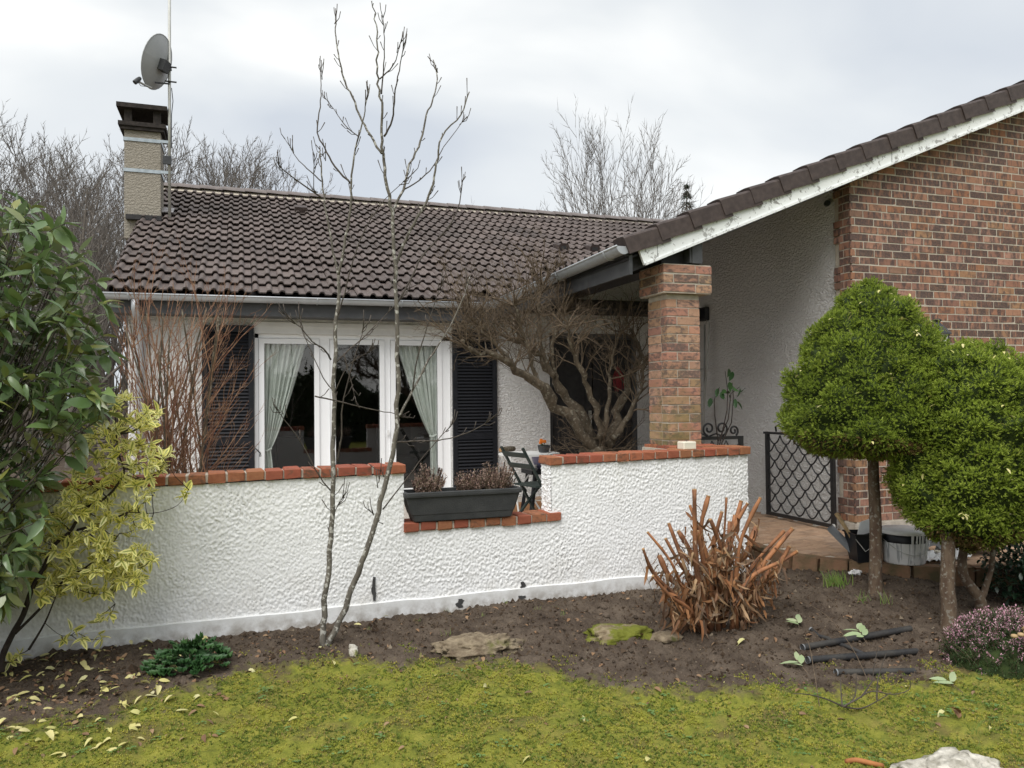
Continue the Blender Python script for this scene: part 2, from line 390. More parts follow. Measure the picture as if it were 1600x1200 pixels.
M['paint'] = t.fin(t.mix(t.ramp(f, (.52, 0), (.58, 1)), (.74, .74, .73), (.40, .41, .42)), .45, None, .4)
M['white_pl'] = pm('white_plastic', (.80, .80, .79), (.72, .72, .71), 7, .45)
M['cream'] = pm('cream_wax', (.80, .76, .64), (.74, .70, .58), 7, .5)
M['wood'] = pm('light_wood', (.46, .33, .18), (.36, .24, .12), 6, .7, .2, 60, stretch=(8, 8, 1))
M['green_wood'] = pm('dark_green_paint', (.022, .034, .030), (.036, .05, .045), 8, .5, .15, 90)
M['white_metal'] = pm('white_metal', (.86, .86, .84), (.80, .80, .78), 8, .45)
M['purple'] = pm('mauve_glaze', (.21, .20, .33), (.28, .27, .42), 7, .35)
M['orange'] = pm('orange_flower', (.72, .16, .02), (.8, .28, .04), 20, .6)
M['redtwig'] = pm('red_twig_decoration', (.20, .02, .025), (.30, .04, .045), 18, .6)
t = NT('terracotta_floor'); t.offset(19.)
col = t.ramp(t.rnd(), (0, (.36, .23, .15)), (.5, (.44, .29, .19)), (1, (.40, .28, .20))); col = t.mix(t.ramp(t.noise(6, 5, .6), (.40, 0), (.66, .7)), col, (.20, .135, .09))
col = t.mix(t.ramp(t.noise(25, 4), (.55, 0), (.75, .5)), col, (.50, .36, .22))
M['paver'] = t.fin(col, .7, t.bump(t.noise(40, 4), .4, .004), .3)
M['terrace'] = pm('worn_terrace_tile', (.46, .41, .36), (.36, .32, .28), 5, .6, .3, 40)
M['kerb'] = pm('mossy_brick_kerb', (.22, .125, .075), (.105, .085, .045), 9, .9, .7, 45, perobj=True)
M['deck'] = pm('orange_plank', (.30, .135, .045), (.22, .10, .04), 7, .55, .2, 60, stretch=(1, 8, 8))
def bark(name, a, b, spots, sc, st=.5):
    t = NT(name); v = t.scaled((1, 1, .45)); f = t.noise(sc, 5, .6, vec=v)
    col = t.ramp(f, (.35, a), (.65, b))
    if spots: col = t.mix(t.ramp(t.noise(sc*1.6, 3, .5), (.56, 0), (.62, .8)), col, spots)
    return t.fin(col, .85, t.bump(f, st, .008), .2)
M['bark_young'] = bark('mottled_grey_bark', (.095, .085, .072), (.165, .15, .125), (.46, .45, .41), 24)
M['bark_brown'] = bark('brown_bark', (.085, .060, .040), (.15, .115, .075), None, 30)
M['bark_shrub'] = bark('tan_shrub_bark', (.060, .048, .034), (.125, .098, .068), (.19, .17, .13), 22)
M['twig_tan'] = pm('tan_twigs', (.090, .067, .046), (.165, .122, .080), 30, .8)
M['twig_red'] = pm('red_brown_twigs', (.19, .085, .050), (.33, .20, .12), 14, .75, lo=.4, hi=.6)
M['twig_dark'] = pm('dark_twigs', (.055, .045, .038), (.10, .085, .07), 30, .8)
M['bark_dark'] = pm('dark_shrub_bark', (.030, .022, .019), (.055, .042, .034), 30, .8, .4, 80)
M['bark_far'] = pm('far_bark', (.11, .095, .080), (.17, .148, .125), 4, .9)
M['twig_far'] = pm('far_twigs', (.105, .092, .080), (.17, .15, .13), 3, .9)
M['bark_spruce'] = bark('spruce_bark', (.085, .055, .038), (.15, .11, .075), (.24, .22, .18), 24, .8)
M['cane'] = pm('cut_cane', (.35, .155, .068), (.13, .060, .034), 16, .7, .4, 70, perobj=True, stretch=(1, 1, .35), jit=.5)
M['canetip'] = pm('cut_wood', (.42, .26, .13), (.32, .18, .085), 60, .8)
M['dryleaf'] = None
def leafmat(name, cols, rough=.4, spec=.45, edgecol=None, trans=.25, e0=.42, e1=.55, sheen=None):
    t = NT(name); rn = t.rnd()
    col = t.ramp(rn, *[(i/(len(cols)-1), c) for i, c in enumerate(cols)])
    if edgecol:
        ed = t.attr('edge'); nz = t.math('MULTIPLY', t.math('SUBTRACT', t.noise(70, 2), .5), .35)
        ec = t.ramp(t.math('FRACT', t.math('MULTIPLY', rn, 5.7)), (0, edgecol[0]), (1, edgecol[1]))
        col = t.mix(t.ramp(t.math('ADD', ed, nz), (e0, 0), (e1, 1)), col, ec)
    t.fin(col, rough, None, spec)
    if trans:
        tl = t.n('ShaderNodeBsdfTranslucent'); t.l(col, tl.inputs['Color']); ms = t.n('ShaderNodeMixShader'); ms.inputs[0].default_value = trans
        t.l(t.b.outputs[0], ms.inputs[1]); t.l(tl.outputs[0], ms.inputs[2]); t.l(ms.outputs[0], t.out.inputs['Surface'])
    return t.m
M['photinia'] = leafmat('evergreen_leaf', [(.10, .17, .058), (.13, .205, .068), (.14, .21, .10), (.165, .24, .078), (.19, .245, .14), (.22, .23, .055), (.125, .195, .068)], .28, .7, trans=.2)
M['varieg'] = leafmat('variegated_leaf', [(.38, .42, .10), (.29, .35, .08), (.47, .48, .13)], .4, .45, [(.96, .90, .26), (.97, .93, .50)], .35, .22, .38)
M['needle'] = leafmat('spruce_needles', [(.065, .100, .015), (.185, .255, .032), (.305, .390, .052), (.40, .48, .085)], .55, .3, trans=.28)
M['needle_brown'] = leafmat('brown_needles', [(.13, .085, .03), (.17, .11, .045), (.10, .09, .025)], .7, .2, trans=.1)
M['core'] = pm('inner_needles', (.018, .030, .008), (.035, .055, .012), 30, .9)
M['darkleaf'] = leafmat('dark_evergreen_leaf', [(.012, .035, .018), (.018, .045, .022), (.025, .055, .028)], .35, .5, trans=.12)
M['lowplant'] = leafmat('deep_green_leaf', [(.030, .085, .026), (.048, .12, .036), (.075, .16, .05)], .45, .4, trans=.2)
M['fallen'] = leafmat('fallen_yellow_leaf', [(.58, .53, .20), (.64, .58, .28), (.52, .50, .16), (.60, .56, .34)], .6, .3, trans=.15)
M['dead'] = leafmat('dead_brown_leaf', [(.20, .115, .065), (.26, .16, .09), (.15, .085, .05), (.33, .22, .13), (.12, .075, .05)], .8, .2, trans=.08)
M['husk'] = leafmat('dry_husk', [(.24, .115, .050), (.32, .16, .072), (.12, .060, .032), (.42, .28, .16), (.17, .085, .045), (.30, .22, .15), (.08, .045, .028), (.28, .125, .055)], .75, .2, trans=.1)
M['pale'] = leafmat('pale_leaf_underside', [(.40, .46, .27), (.34, .42, .24), (.28, .37, .18)], .6, .3, trans=.15)
M['grass'] = leafmat('grass_blade', [(.10, .19, .035), (.15, .24, .05), (.20, .25, .06)], .5, .3, trans=.25)
M['moss'] = leafmat('moss_tuft', [(.085, .130, .028), (.15, .205, .040), (.235, .275, .046), (.34, .345, .055), (.44, .41, .08), (.33, .26, .11)], .8, .15, trans=.2)
M['clover'] = leafmat('small_green_leaf', [(.11, .20, .065), (.14, .24, .075), (.17, .25, .06)], .5, .3, trans=.2)
M['heath_g'] = leafmat('heather_foliage', [(.030, .060, .022), (.045, .085, .03), (.06, .09, .03)], .6, .25, trans=.15)
M['heath_p'] = leafmat('heather_flower', [(.50, .24, .33), (.58, .36, .42), (.44, .20, .28), (.64, .50, .50)], .7, .2, trans=.2)
M['heath_d'] = leafmat('faded_heather', [(.36, .25, .20), (.30, .19, .16), (.44, .33, .27), (.24, .15, .13), (.28, .27, .17)], .8, .2, trans=.15)
def rockmat(name, a, b, mossc, amt):
    t = NT(name); f = t.noise(14, 6, .65); col = t.ramp(f, (.35, b), (.62, a)); col = t.mix(t.ramp(t.voro(22), (.0, .8), (.14, 0)), col, (.10, .09, .07))
    col = t.mix(t.ramp(t.noise(5, 5, .6), (.66-amt*.4, 0), (.74-amt*.4, .92)), col, mossc)
    return t.fin(col, .9, t.bump(t.math('ADD', f, t.voro(24)), .8, .015), .2)
M['rock'] = rockmat('pale_limestone', (.62, .59, .52), (.30, .28, .23), (.13, .14, .03), .25)
M['rock2'] = rockmat('earthy_stone', (.27, .22, .15), (.12, .09, .06), (.10, .10, .03), .2)
M['rock3'] = rockmat('mossy_stone', (.28, .23, .15), (.14, .10, .06), (.13, .145, .015), .62)
# ground: soil and moss by a mask stored on the mesh
t = NT('garden_ground'); mk = t.attr('moss'); n = t.noise(7, 6, .6); nf = t.noise(38, 4, .6)
soil = t.ramp(t.noise(5, 7, .65), (.30, (.046, .034, .026)), (.5, (.086, .066, .050)), (.72, (.145, .115, .088)))
soil = t.mix(t.ramp(t.noise(90, 3), (.55, 0), (.72, .6)), soil, (.16, .12, .085))
mo = t.ramp(t.noise(11, 6, .65), (.28, (.085, .100, .022)), (.48, (.185, .195, .032)), (.68, (.275, .26, .05)))
mo = t.mix(t.ramp(t.noise(3.0, 5), (.52, 0), (.68, .75)), mo, (.12, .085, .045))
f = t.ramp(t.math('ADD', mk, t.math('MULTIPLY', t.math('SUBTRACT', t.noise(9, 6, .65), .5), 1.3)), (.36, 0), (.66, 1))
col = t.mix(f, soil, mo)
M['ground'] = t.fin(col, .95, t.bump(t.math('ADD', nf, t.noise(120, 3)), .8, .012), .15)
M['hedge'] = leafmat('hedge_leaf', [(.016, .030, .012), (.025, .045, .016), (.035, .055, .02)], .6, .3, trans=.1)
M['black_pipe'] = pm('black_pipe', (.025, .026, .029), (.060, .056, .05), 8, .6, .3, 60)
M['fallen_cane'] = pm('fallen_orange_cane', (.42, .17, .06), (.32, .13, .05), 20, .7)
# ------------------------------------------------------------------ main measures
FLOOR = .27; D = 9.9; GAB = 6.0; WX = 5.55
ga = R(2.0); GT = np.array([math.cos(ga), math.sin(ga), 0]); GN = np.array([-math.sin(ga), math.cos(ga), 0]); GO = np.array([0, 5.35, 0])
def gw(s, d, z): return GO+GT*s+GN*d+np.array([0, 0, z])
def ctop(s): return 1.112+.011*s
# lawn edge, read off the ground
_e = np.array([atZ(x, y, .02)[:2] for x, y in ((-160, 1150), (120, 1130), (250, 1085), (350, 1072), (500, 1052), (640, 1038), (750, 1043), (900, 1062), (1000, 1066), (1150, 1078), (1250, 1082), (1400, 1058), (1500, 1048), (1600, 1046), (1900, 1046))])
def lawn_edge(x):
    x = np.asarray(x, float); return np.interp(x, _e[:, 0], _e[:, 1], left=_e[0, 1], right=_e[-1, 1])+.05*np.sin(x*5.1)+.03*np.sin(x*11.7+1)+.02*np.sin(x*27+.4)
_gn = fnoise((256, 256), 1.3, 2, 60, 3); _gf = fnoise((256, 256), .6, 14, 90, 4)
def samp(F, x, y, sc):
    n = F.shape[0]; u = (np.asarray(x)*sc*n) % n; v = (np.asarray(y)*sc*n) % n; i = u.astype(int); j = v.astype(int); a = u-i; b = v-j
    i1 = (i+1) % n; j1 = (j+1) % n
    return F[i, j]*(1-a)*(1-b)+F[i1, j]*a*(1-b)+F[i, j1]*(1-a)*b+F[i1, j1]*a*b
def gz(x, y):
    """ground height"""
    x = np.asarray(x, float); y = np.asarray(y, float)
    base = .09*smooth01((y-3.6)/1.6)+.115*smooth01((x-3.6)/1.2)*smooth01((y-3.9)/1.0)
    near = np.exp(-((np.maximum(np.abs(x-2)-4, 0))**2+(np.maximum(np.abs(y-4)-3, 0))**2)/6)
    ls = smooth01((lawn_edge(x)-y)/.15+.5)
    b = base+near*(.012*samp(_gn, x, y, .23)+(.006*ls+.009*(1-ls))*samp(_gf, x, y, .55))
    return b-.03*(y > 6.2)*smooth01((y-6.2))
# graded sheet out to the horizon
def graded(lo, hi, step, far, g=1.22):
    c = list(np.arange(lo, hi+1e-6, step)); s = step; q = hi
    while q < far: s *= g; q += s; c.append(q)
    s = step; q = lo
    while q > -far: s *= g; q -= s; c.insert(0, q)
    return np.array(c)
gx = graded(-2.2, 6.2, .021, 900); gy = graded(2.0, 6.0, .021, 900)
X, Y = np.meshgrid(gx, gy, indexing='ij'); Z = gz(X, Y)
b = MB(); b.grid(np.stack([X, Y, Z], -1)); go = b.build('ground', M['ground'], smooth=True, kind='structure', label='mossy lawn and bare garden soil in front of the low wall')
mk = np.clip((lawn_edge(X)-Y)/.55+.5, 0, 1); mk = np.where((X < -.1) & (Y > 3.9), mk*.75, mk)
at = go.data.attributes.new('moss', 'FLOAT', 'POINT'); at.data.foreach_set('value', mk.ravel().astype(np.float32))

# terrace floor behind the low wall, porch floor of rows of pavers with a brick kerb
b = MB(); b.box(-3.2, 3.6, 5.62, D-.01, .02, FLOOR-.004); terr = b.build('terrace_floor', M['terrace'], kind='structure', label='terracotta terrace floor behind the low white wall')
edge_px = [(1165, 846), (1200, 856), (1240, 866), (1290, 873), (1350, 879), (1420, 884), (1500, 886), (1600, 884)]
ed = [atZ(x, y, FLOOR-.01)[:2] for x, y in edge_px]; ed = [np.array([4.02, 6.35])]+ed+[np.array([7.6, 4.2]), np.array([9.5, 4.4])]
poly = [(p[0], p[1], .0) for p in ed]+[(9.5, 6.1, 0), (5.6, 6.1, 0), (5.6, D-.01, 0), (3.62, D-.01, 0), (3.62, 6.35, 0)]
b = MB(); b.prism(poly, (0, 0, FLOOR-.02)); porch = b.build('porch_floor', M['mortar'], kind='structure', label='porch floor bedded with terracotta pavers')
# pavers, laid in slightly uneven rows (each its own piece)
from mathutils.geometry import intersect_point_line
def inside(p, poly):
    c = False; j = len(poly)-1
    for i in range(len(poly)):
        if (poly[i][1] > p[1]) != (poly[j][1] > p[1]) and p[0] < (poly[j][0]-poly[i][0])*(p[1]-poly[i][1])/(poly[j][1]-poly[i][1])+poly[i][0]: c = not c
        j = i
    return c
pv = []
for k in range(3):
    bb = MB(); v, f = chamfer(.208, .100, .03, .004, .0012, k); bb.add(v, f); pv.append(bb.mesh('paver', M['paver']))
cnt = 0; rest = MB()
c45, s45 = math.cos(R(12)), math.sin(R(12))
pp = [(q[0], q[1]) for q in poly]
cand = []
for i in range(-30, 60):
    for j in range(-60, 90):
        u = i*.216+(j % 2)*.108; w = j*.108
        x = 4.4+u*c45-w*s45; y = 6.2+u*s45+w*c45
        if all(inside((x+dx, y+dy), pp) for dx, dy in ((.09, .03), (-.09, -.03), (.09, -.03), (-.09, .03))):
            if 5.48 < x < 8 and 5.98 < y < 6.12: continue
            cand.append((x*.327+y*.945, x, y))
cand.sort()
vis = [c for c in cand if c[1] < 6.0 and c[2] < 8.2]
pset = set(vis[:240])
for c in cand:
    _, x, y = c
    if c in pset: link('paver', pv[cnt % 3], porch, loc=(x, y, FLOOR-.018+random.uniform(-.002, .002)), rot=(random.uniform(-.01, .01), random.uniform(-.01, .01), R(12)+random.uniform(-.01, .01))); cnt += 1
    else:
        v, f = chamfer(.208, .100, .03, .004); a = R(12); v = v@np.array([[math.cos(a), math.sin(a), 0], [-math.sin(a), math.cos(a), 0], [0, 0, 1]]); rest.add(v+np.array([x, y, FLOOR-.018]), f, rng.random())
rest.build('pavers', M['paver'], porch, kind='stuff')
# kerb bricks along the curved edge
kb = MB(); v, f = chamfer(.21, .10, .15, .008, .004, 5); kb.add(v, f); kbm = kb.mesh('kerb_brick', M['kerb'])
P_ = np.array(ed); seg = np.linalg.norm(np.diff(P_, axis=0), axis=1); cum = np.concatenate([[0], np.cumsum(seg)])
kerb = grp('kerb', porch, (P_[0][0], P_[0][1], .1))
q = .1
while q < cum[-1]-.1:
    a = np.array([np.interp(q-.05, cum, P_[:, 0]), np.interp(q-.05, cum, P_[:, 1])]); c = np.array([np.interp(q+.05, cum, P_[:, 0]), np.interp(q+.05, cum, P_[:, 1])]); mid = (a+c)/2; th = math.atan2(c[1]-a[1], c[0]-a[0])
    nrm = np.array([-math.sin(th), math.cos(th)])*(-.02)
    link('kerb_brick', kbm, kerb, loc=(mid[0]+nrm[0], mid[1]+nrm[1], FLOOR-.070+random.uniform(-.006, .003)), rot=(random.uniform(-.03, .03), random.uniform(-.02, .02), th)); q += .216

# ------------------------------------------------------------------ garden wall
gwall = thing('garden_wall', 'low white roughcast garden wall with red brick coping and a notch for a planter', 'wall', (1.9, 5.42, .05))
S0, NL, NR_, S1 = -2.3, 1.075, 2.19, 3.96
zs_sill = .655
def face(s0, s1, z0f, z1f, step=.0105, seed=1):
    n = int((s1-s0)/step); m_ = int((1.12-.15)/step)
    return n, m_
# one displaced face covering the wall; height field shared so the notch joins up
st = .0057; ns = int((S1-S0)/st); nz = int(1.0/st)
hf = fnoise((nz, ns), .1, 24, 70, 11, (1, 1.5), R(-24)); hf2 = fnoise((nz, ns), .2, 50, 85, 12); hf3 = fnoise((nz, ns), 1., 2, 12, 13)
hf4 = fnoise((nz, ns), 1.2, 1, 6, 14); hf = np.tanh(hf*.9)*.0031*np.clip(1+.22*hf4, .5, 1.5)+hf2*.0011+hf3*.0007
Sg = np.linspace(S0, S1, ns); Zg = np.linspace(0, 1, nz)
def wallface(sa, sb, zlo, zhi_f):
    i0, i1 = int((sa-S0)/(S1-S0)*(ns-1)), int((sb-S0)/(S1-S0)*(ns-1))
    ss = np.linspace(sa, sb, i1-i0+1); zh = zhi_f(ss)
    k0 = int(zlo/1.1*(nz-1)); k1 = int(min(1, zh.mean()/1.1)*(nz-1)); kk = np.arange(k0, k1+1); w = (kk-k0)/(k1-k0)
    P = np.empty((len(kk), len(ss), 3))
    for r_, (k_, w_) in enumerate(zip(kk, w)):
        z = zlo+(zh-zlo)*w_; d = .022-hf[k_ % nz, i0:i1+1]
        P[r_] = GO+GT*ss[:, None]+GN*d[:, None]; P[r_, :, 2] = z
    return P
b = MB(); PZ = .185
lo = lambda s: np.full_like(s, zs_sill); hi = lambda s: ctop(s)-.066
b.grid(wallface(S0, S1, PZ, lo), flip=True); b.grid(wallface(S0, NL, zs_sill, hi), flip=True); b.grid(wallface(NR_, S1, zs_sill, hi), flip=True)
face_o = b.build('roughcast_face', M['gwall'], gwall, smooth=True)
def wbox(b, s0, s1, d0, d1, z0, z1a, z1b=None, z0b=None):
    z1b = z1a if z1b is None else z1b; z0b = z0 if z0b is None else z0b
    v = [gw(s, d, z) for s, zl, zt in ((s0, z0, z1a), (s1, z0b, z1b)) for d in (d0, d1) for z in (zl, zt)]; b.add(v, BOXF)
b = MB(); wbox(b, S0, NL-.001, .026, .205, -.1, ctop(S0)-.066, ctop(NL)-.066); wbox(b, NL-.001, NR_+.001, .0265, .2045, -.1, zs_sill); wbox(b, NR_+.001, S1, .026, .205, -.1, ctop(NR_)-.066, ctop(S1)-.066)
b.box(3.44, 3.935, 5.69, 6.33, -.1, 1.085)
b.build('wall_core', M['wall'], gwall)
b = MB()
ss = np.linspace(S0, S1, 160); pz = PZ+.004*np.interp(ss, np.linspace(S0, S1, 40), rng.normal(size=40))
P = np.empty((3, 160, 3))
for i, (d, zz) in enumerate(((.006, -.1), (.006, None), (.024, None))):
    P[i] = GO+GT*ss[:, None]+GN*d; P[i, :, 2] = zz if zz is not None else pz+(.006 if i == 2 else 0)
b.grid(P, flip=True)
b.build('plinth', M['plinth'], gwall)
# damage at the foot: black plates coloured for the shade in each hollow
def chip(px, w, h, seed):
    r_ = np.random.default_rng(seed); c = atPl(px[0], px[1], GO, GN); s = (c-GO)@GT; z = c[2]; bb = MB(); n = 22; ring = []
    dd = .003 if z < .19 else .0105; m2 = n//2
    for i in range(n):
        up_ = i < m2; q = (i if up_ else n-1-i)/(m2-1); env = math.sin(math.pi*min(1, max(0, .12+.76*q)))**.6; ring.append(gw(s+(1 if up_ else -1)*w/2*env*r_.uniform(.55, 1.1)+.12*w*math.sin(q*7+seed), dd, z-h/2+h*q+r_.normal()*.002))
    inner = [GN*.003+np.array(p) for p in ring]
    bb.prism(ring, GN*.012)
    bb.build('damage_hole_shade', M['gasket'], gwall)
chip((585, 921), .030, .16, 1); chip((719, 943), .06, .06, 2); chip((818, 918), .045, .075, 3); chip((815, 934), .06, .03, 4)
# coping bricks
cpm = []
for k in range(4):
    bb = MB(); v, f = chamfer(.104, .222, .062, .006, .0022, 20+k); bb.add(v, f); cpm.append(bb.mesh('coping_brick', M['coping']))
bb = MB(); v, f = chamfer(.17, .222, .062, .006, .0022, 31); bb.add(v, f); cpl = bb.mesh('coping_brick_long', M['coping'])
mort = MB()
def coping(s0, s1, zt, n=None, first_long=False):
    n = n or int(round((s1-s0)/.1165)); w = (s1-s0)/n
    for i in range(n):
        s = s0+w*(i+.5); z = zt(s)-.031+random.uniform(-.003, .003); p = gw(s, .109+random.uniform(-.005, .004), z)
        link('coping_brick', cpm[random.randrange(4)], gwall, loc=tuple(p), rot=(random.uniform(-.015, .015), random.uniform(-.015, .015), ga+random.uniform(-.012, .012)), scale=(w/.1165*random.uniform(.97, 1.01), 1, random.uniform(.95, 1.04)))
coping(S0, 1.09, ctop); coping(2.165, 3.98, ctop); coping(1.062, 2.265, lambda s: zs_sill+.062)
wbox(mort, S0, 1.085, .010, .208, ctop(S0)-.056, ctop(S0)-.008, ctop(1.08)-.008, ctop(1.08)-.056); wbox(mort, 2.18, 3.97, .010, .208, ctop(2.18)-.056, ctop(2.18)-.008, ctop(3.97)-.008, ctop(3.97)-.056); wbox(mort, 1.075, 2.19, .010, .208, zs_sill+.004, zs_sill+.053)
mort.box(3.43, 3.945, 5.66, 6.34, 1.08, 1.125)
mort.build('mortar_bed', M['mortar'], gwall)
for j in range(6):
    for x in (3.57, 3.815):
        link('coping_brick', cpm[(j) % 4], gwall, loc=(x, 5.75+j*.108, ctop(3.7)-.03+random.uniform(-.002, .002)), rot=(0, 0, R(90)), scale=(.95, 1.06, 1))
# rough edge of the notch (bare roughcast reveal)
b = MB(); nn = 40; P = np.empty((nn, 12, 3)); zz = np.linspace(zs_sill+.055, ctop(NR_)-.066, nn)
for j, d in enumerate(np.linspace(.018, .2, 12)): 
    for i in range(nn): P[i, j] = gw(NR_-.004+rng.normal()*.004, d, zz[i])
b.grid(P); b.build('notch_reveal', M['gwall'], gwall)
# ------------------------------------------------------------------ house
house = thing('house', 'single storey white house with brown tiled roof, black shutters and a brick gable wing', 'house', (3.0, 9.5, .1))
EZ = 2.80; EY = 9.52; PM_ = .47; RY = 14.75; RZ = EZ+PM_*(RY-EY)       # main roof
WEX = 3.05; WEZ = 2.845; PW = .409; VY = 5.86                            # wing roof (eave x, height, pitch, verge y)
def zmain(y): return EZ+PM_*(y-EY)
def zwing(x): return WEZ+PW*(x-WEX)
XL = -1.36
# facade with openings
wx0, wx1, wz0, wz1 = .17, 2.60, .30, 2.47
dx0, dx1, dz1 = 3.97, 5.33, 2.47
b = MB()
b.box(-1.2, wx0, D, D+.28, 0, 2.86); b.box(wx0, wx1, D, D+.28, wz1+.06, 2.86); b.box(wx0, wx1, D, D+.28, 0, wz0); b.box(wx1, dx0, D, D+.28, 0, 2.86); b.box(dx0, dx1, D, D+.28, dz1, 2.86); b.box(dx1, WX+.02, D, D+.28, 0, 2.86)
b.prism([(3.3, D+.001, 2.859), (WX+.1, D+.001, 2.859), (WX+.1, D+.001, zwing(WX+.1)-.12), (3.3, D+.001, zwing(3.3)-.12)], (0, .05, 0))
b.build('front_wall', M['wall2'], house)
b = MB(); b.box(-1.2, -.92, D+.28, 19.6, 0, 2.86); b.prism([(-1.2, D+.28, 2.86), (-1.2, 19.6, 2.86), (-1.2, RY, RZ-.15)], (.28, 0, 0)); b.box(-1.2, 14, 19.4, 19.7, 0, 2.86)
b.build('side_wall', M['wall2'], house)
b = MB(); b.box(wx0-.01, wx1+.01, D-.012, D+.06, wz1-.002, wz1+.055); b.build('lintel_band', M['plain_white'], house)
# window: three leaves, set back
wY = D+.055
win = grp('window', house, ((wx0+wx1)/2, wY, wz0))
b = MB(); fz0, fz1 = wz0+.02, 2.385
b.box(wx0+.005, wx1-.005, wY, wY+.07, fz1-.05, fz1); b.box(wx0+.005, wx1-.005, wY, wY+.07, fz0, fz0+.06)
cols = [wx0+.005, wx0+.005+.055, None]
fw = .062; leafx = [(atY(a_, 620, wY)[0]-fw, atY(c_, 620, wY)[0]+fw) for a_, c_ in ((413, 491), (524, 593), (618, 683))]      # clear leaf positions in x (leaf outer edges)
b.box(wx0+.005, leafx[0][0]-.004, wY, wY+.07, fz0, fz1); b.box(leafx[0][1]+.004, leafx[1][0]-.004, wY+.004, wY+.07, fz0, fz1); b.box(leafx[1][1]+.004, leafx[2][0]-.004, wY+.004, wY+.07, fz0, fz1); b.box(leafx[2][1]+.004, wx1-.005, wY, wY+.07, fz0, fz1)
b.build('frame', M['pvc'], win)
for (a, c) in leafx:
    b = MB(); z0, z1 = fz0+.065, fz1-.055; y0, y1 = wY-.018, wY+.045
    b.box(a, a+fw, y0, y1, z0, z1); b.box(c-fw, c, y0, y1, z0, z1); b.box(a+fw, c-fw, y0, y1, z1-fw, z1); b.box(a+fw, c-fw, y0, y1, z0, z0+fw)
    b.build('sash', M['pvc'], win)
    b = MB(); b.box(a+fw-.006, c-fw+.006, y0+.006, y0+.012, z0+fw-.006, z1-fw+.006); b.build('gasket', M['gasket'], win)
    b = MB(); v = [(a+fw, y0+.004, z0+fw), (c-fw, y0+.004, z0+fw), (c-fw, y0+.004, z1-fw), (a+fw, y0+.004, z1-fw)]
    b.add(v, [(0, 1, 2, 3)]); b.build('pane', M['glass'], win)
# the gasket is a frame, not a plate: rebuild as four strips
for o in [q for q in bpy.data.objects if q.name.startswith('gasket')]:
    me = o.data; co = np.array([v.co for v in me.vertices]); x0, y0, z0 = co.min(0); x1, y1, z1 = co.max(0); b = MB(); w = .012
    b.box(x0, x0+w, y0, y1, z0, z1); b.box(x1-w, x1, y0, y1, z0, z1); b.box(x0+w, x1-w, y0, y1, z1-w, z1); b.box(x0+w, x1-w, y0, y1, z0, z0+w); o.data = b.mesh('gasket', M['gasket'])
b = MB(); b.box(wx0, wx1, D-.03, wY, wz0-.05, wz0+.015); b.build('sill', M['plain_white'], win)
b = MB(); b.box(wx0+.001, wx1-.001, D+.0, wY+.10, fz1+.002, wz1+.06); b.build('reveal_soffit', M['plain_white'], win)
for x in (.72, 1.42, 2.07):
    b = MB(); b.lathe([(0, -.012), (.03, -.012), (.036, 0), (.036, .01)], (x, D+.03, fz1+.002), 14); b.build('spotlight', M['white_pl'], win)
b = MB(); b.box(1.765, 1.79, wY-.03, wY-.016, 1.13, 1.19); b.build('handle', M['white_pl'], win)
# curtains (tied back) and the dim room
def curtain(xa, xb, tie_x, tie_w, ztie, seed):
    nu, nv = 90, 40; P = np.empty((nv, nu, 3)); r_ = np.random.default_rng(seed); ph = r_.random(4)*6
    z0, z1 = wz0+.08, 2.36
    for i, z in enumerate(np.linspace(z0, z1, nv)):
        if z > ztie: k_ = ((z-ztie)/(z1-ztie))**.8; a = tie_x+(xa-tie_x)*k_; c = tie_x+tie_w+(xb-tie_x-tie_w)*k_
        else: k_ = ((ztie-z)/(ztie-z0))**.6*.9; a = tie_x-.0*k_; c = tie_x+tie_w+.06*k_
        u = np.linspace(0, 1, nu); P[i, :, 0] = a+(c-a)*u+.006*np.sin(u*31+ph[0]); amp = .018+.012*abs(c-a)/.6
        P[i, :, 1] = wY+.085+amp*(np.sin(u*46+ph[1]+.4*z)+.5*np.sin(u*83+ph[2]-.7*z)); P[i, :, 2] = z
    b = MB(); b.grid(P); o = b.build('curtain', M['curtain'], win, smooth=True)
    b = MB(); b.tube([(tie_x-.01, wY+.075, ztie), (tie_x+tie_w/2, wY+.07, ztie-.01), (tie_x+tie_w+.02, wY+.075, ztie+.02)], .014, 6); b.build('tieback', M['curtain'], win)
curtain(.27, .80, .28, .07, .98, 1); curtain(1.88, 2.44, 2.34, .07, 1.10, 2)
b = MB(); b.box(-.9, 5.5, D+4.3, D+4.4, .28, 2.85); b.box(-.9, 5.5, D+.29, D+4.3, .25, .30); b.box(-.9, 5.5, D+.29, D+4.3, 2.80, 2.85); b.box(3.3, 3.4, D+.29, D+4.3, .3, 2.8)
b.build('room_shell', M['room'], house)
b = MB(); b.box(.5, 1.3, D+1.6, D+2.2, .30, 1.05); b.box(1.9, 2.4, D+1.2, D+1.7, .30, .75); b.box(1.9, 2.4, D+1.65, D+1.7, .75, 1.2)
b.build('furniture', M['room_dark'], house)
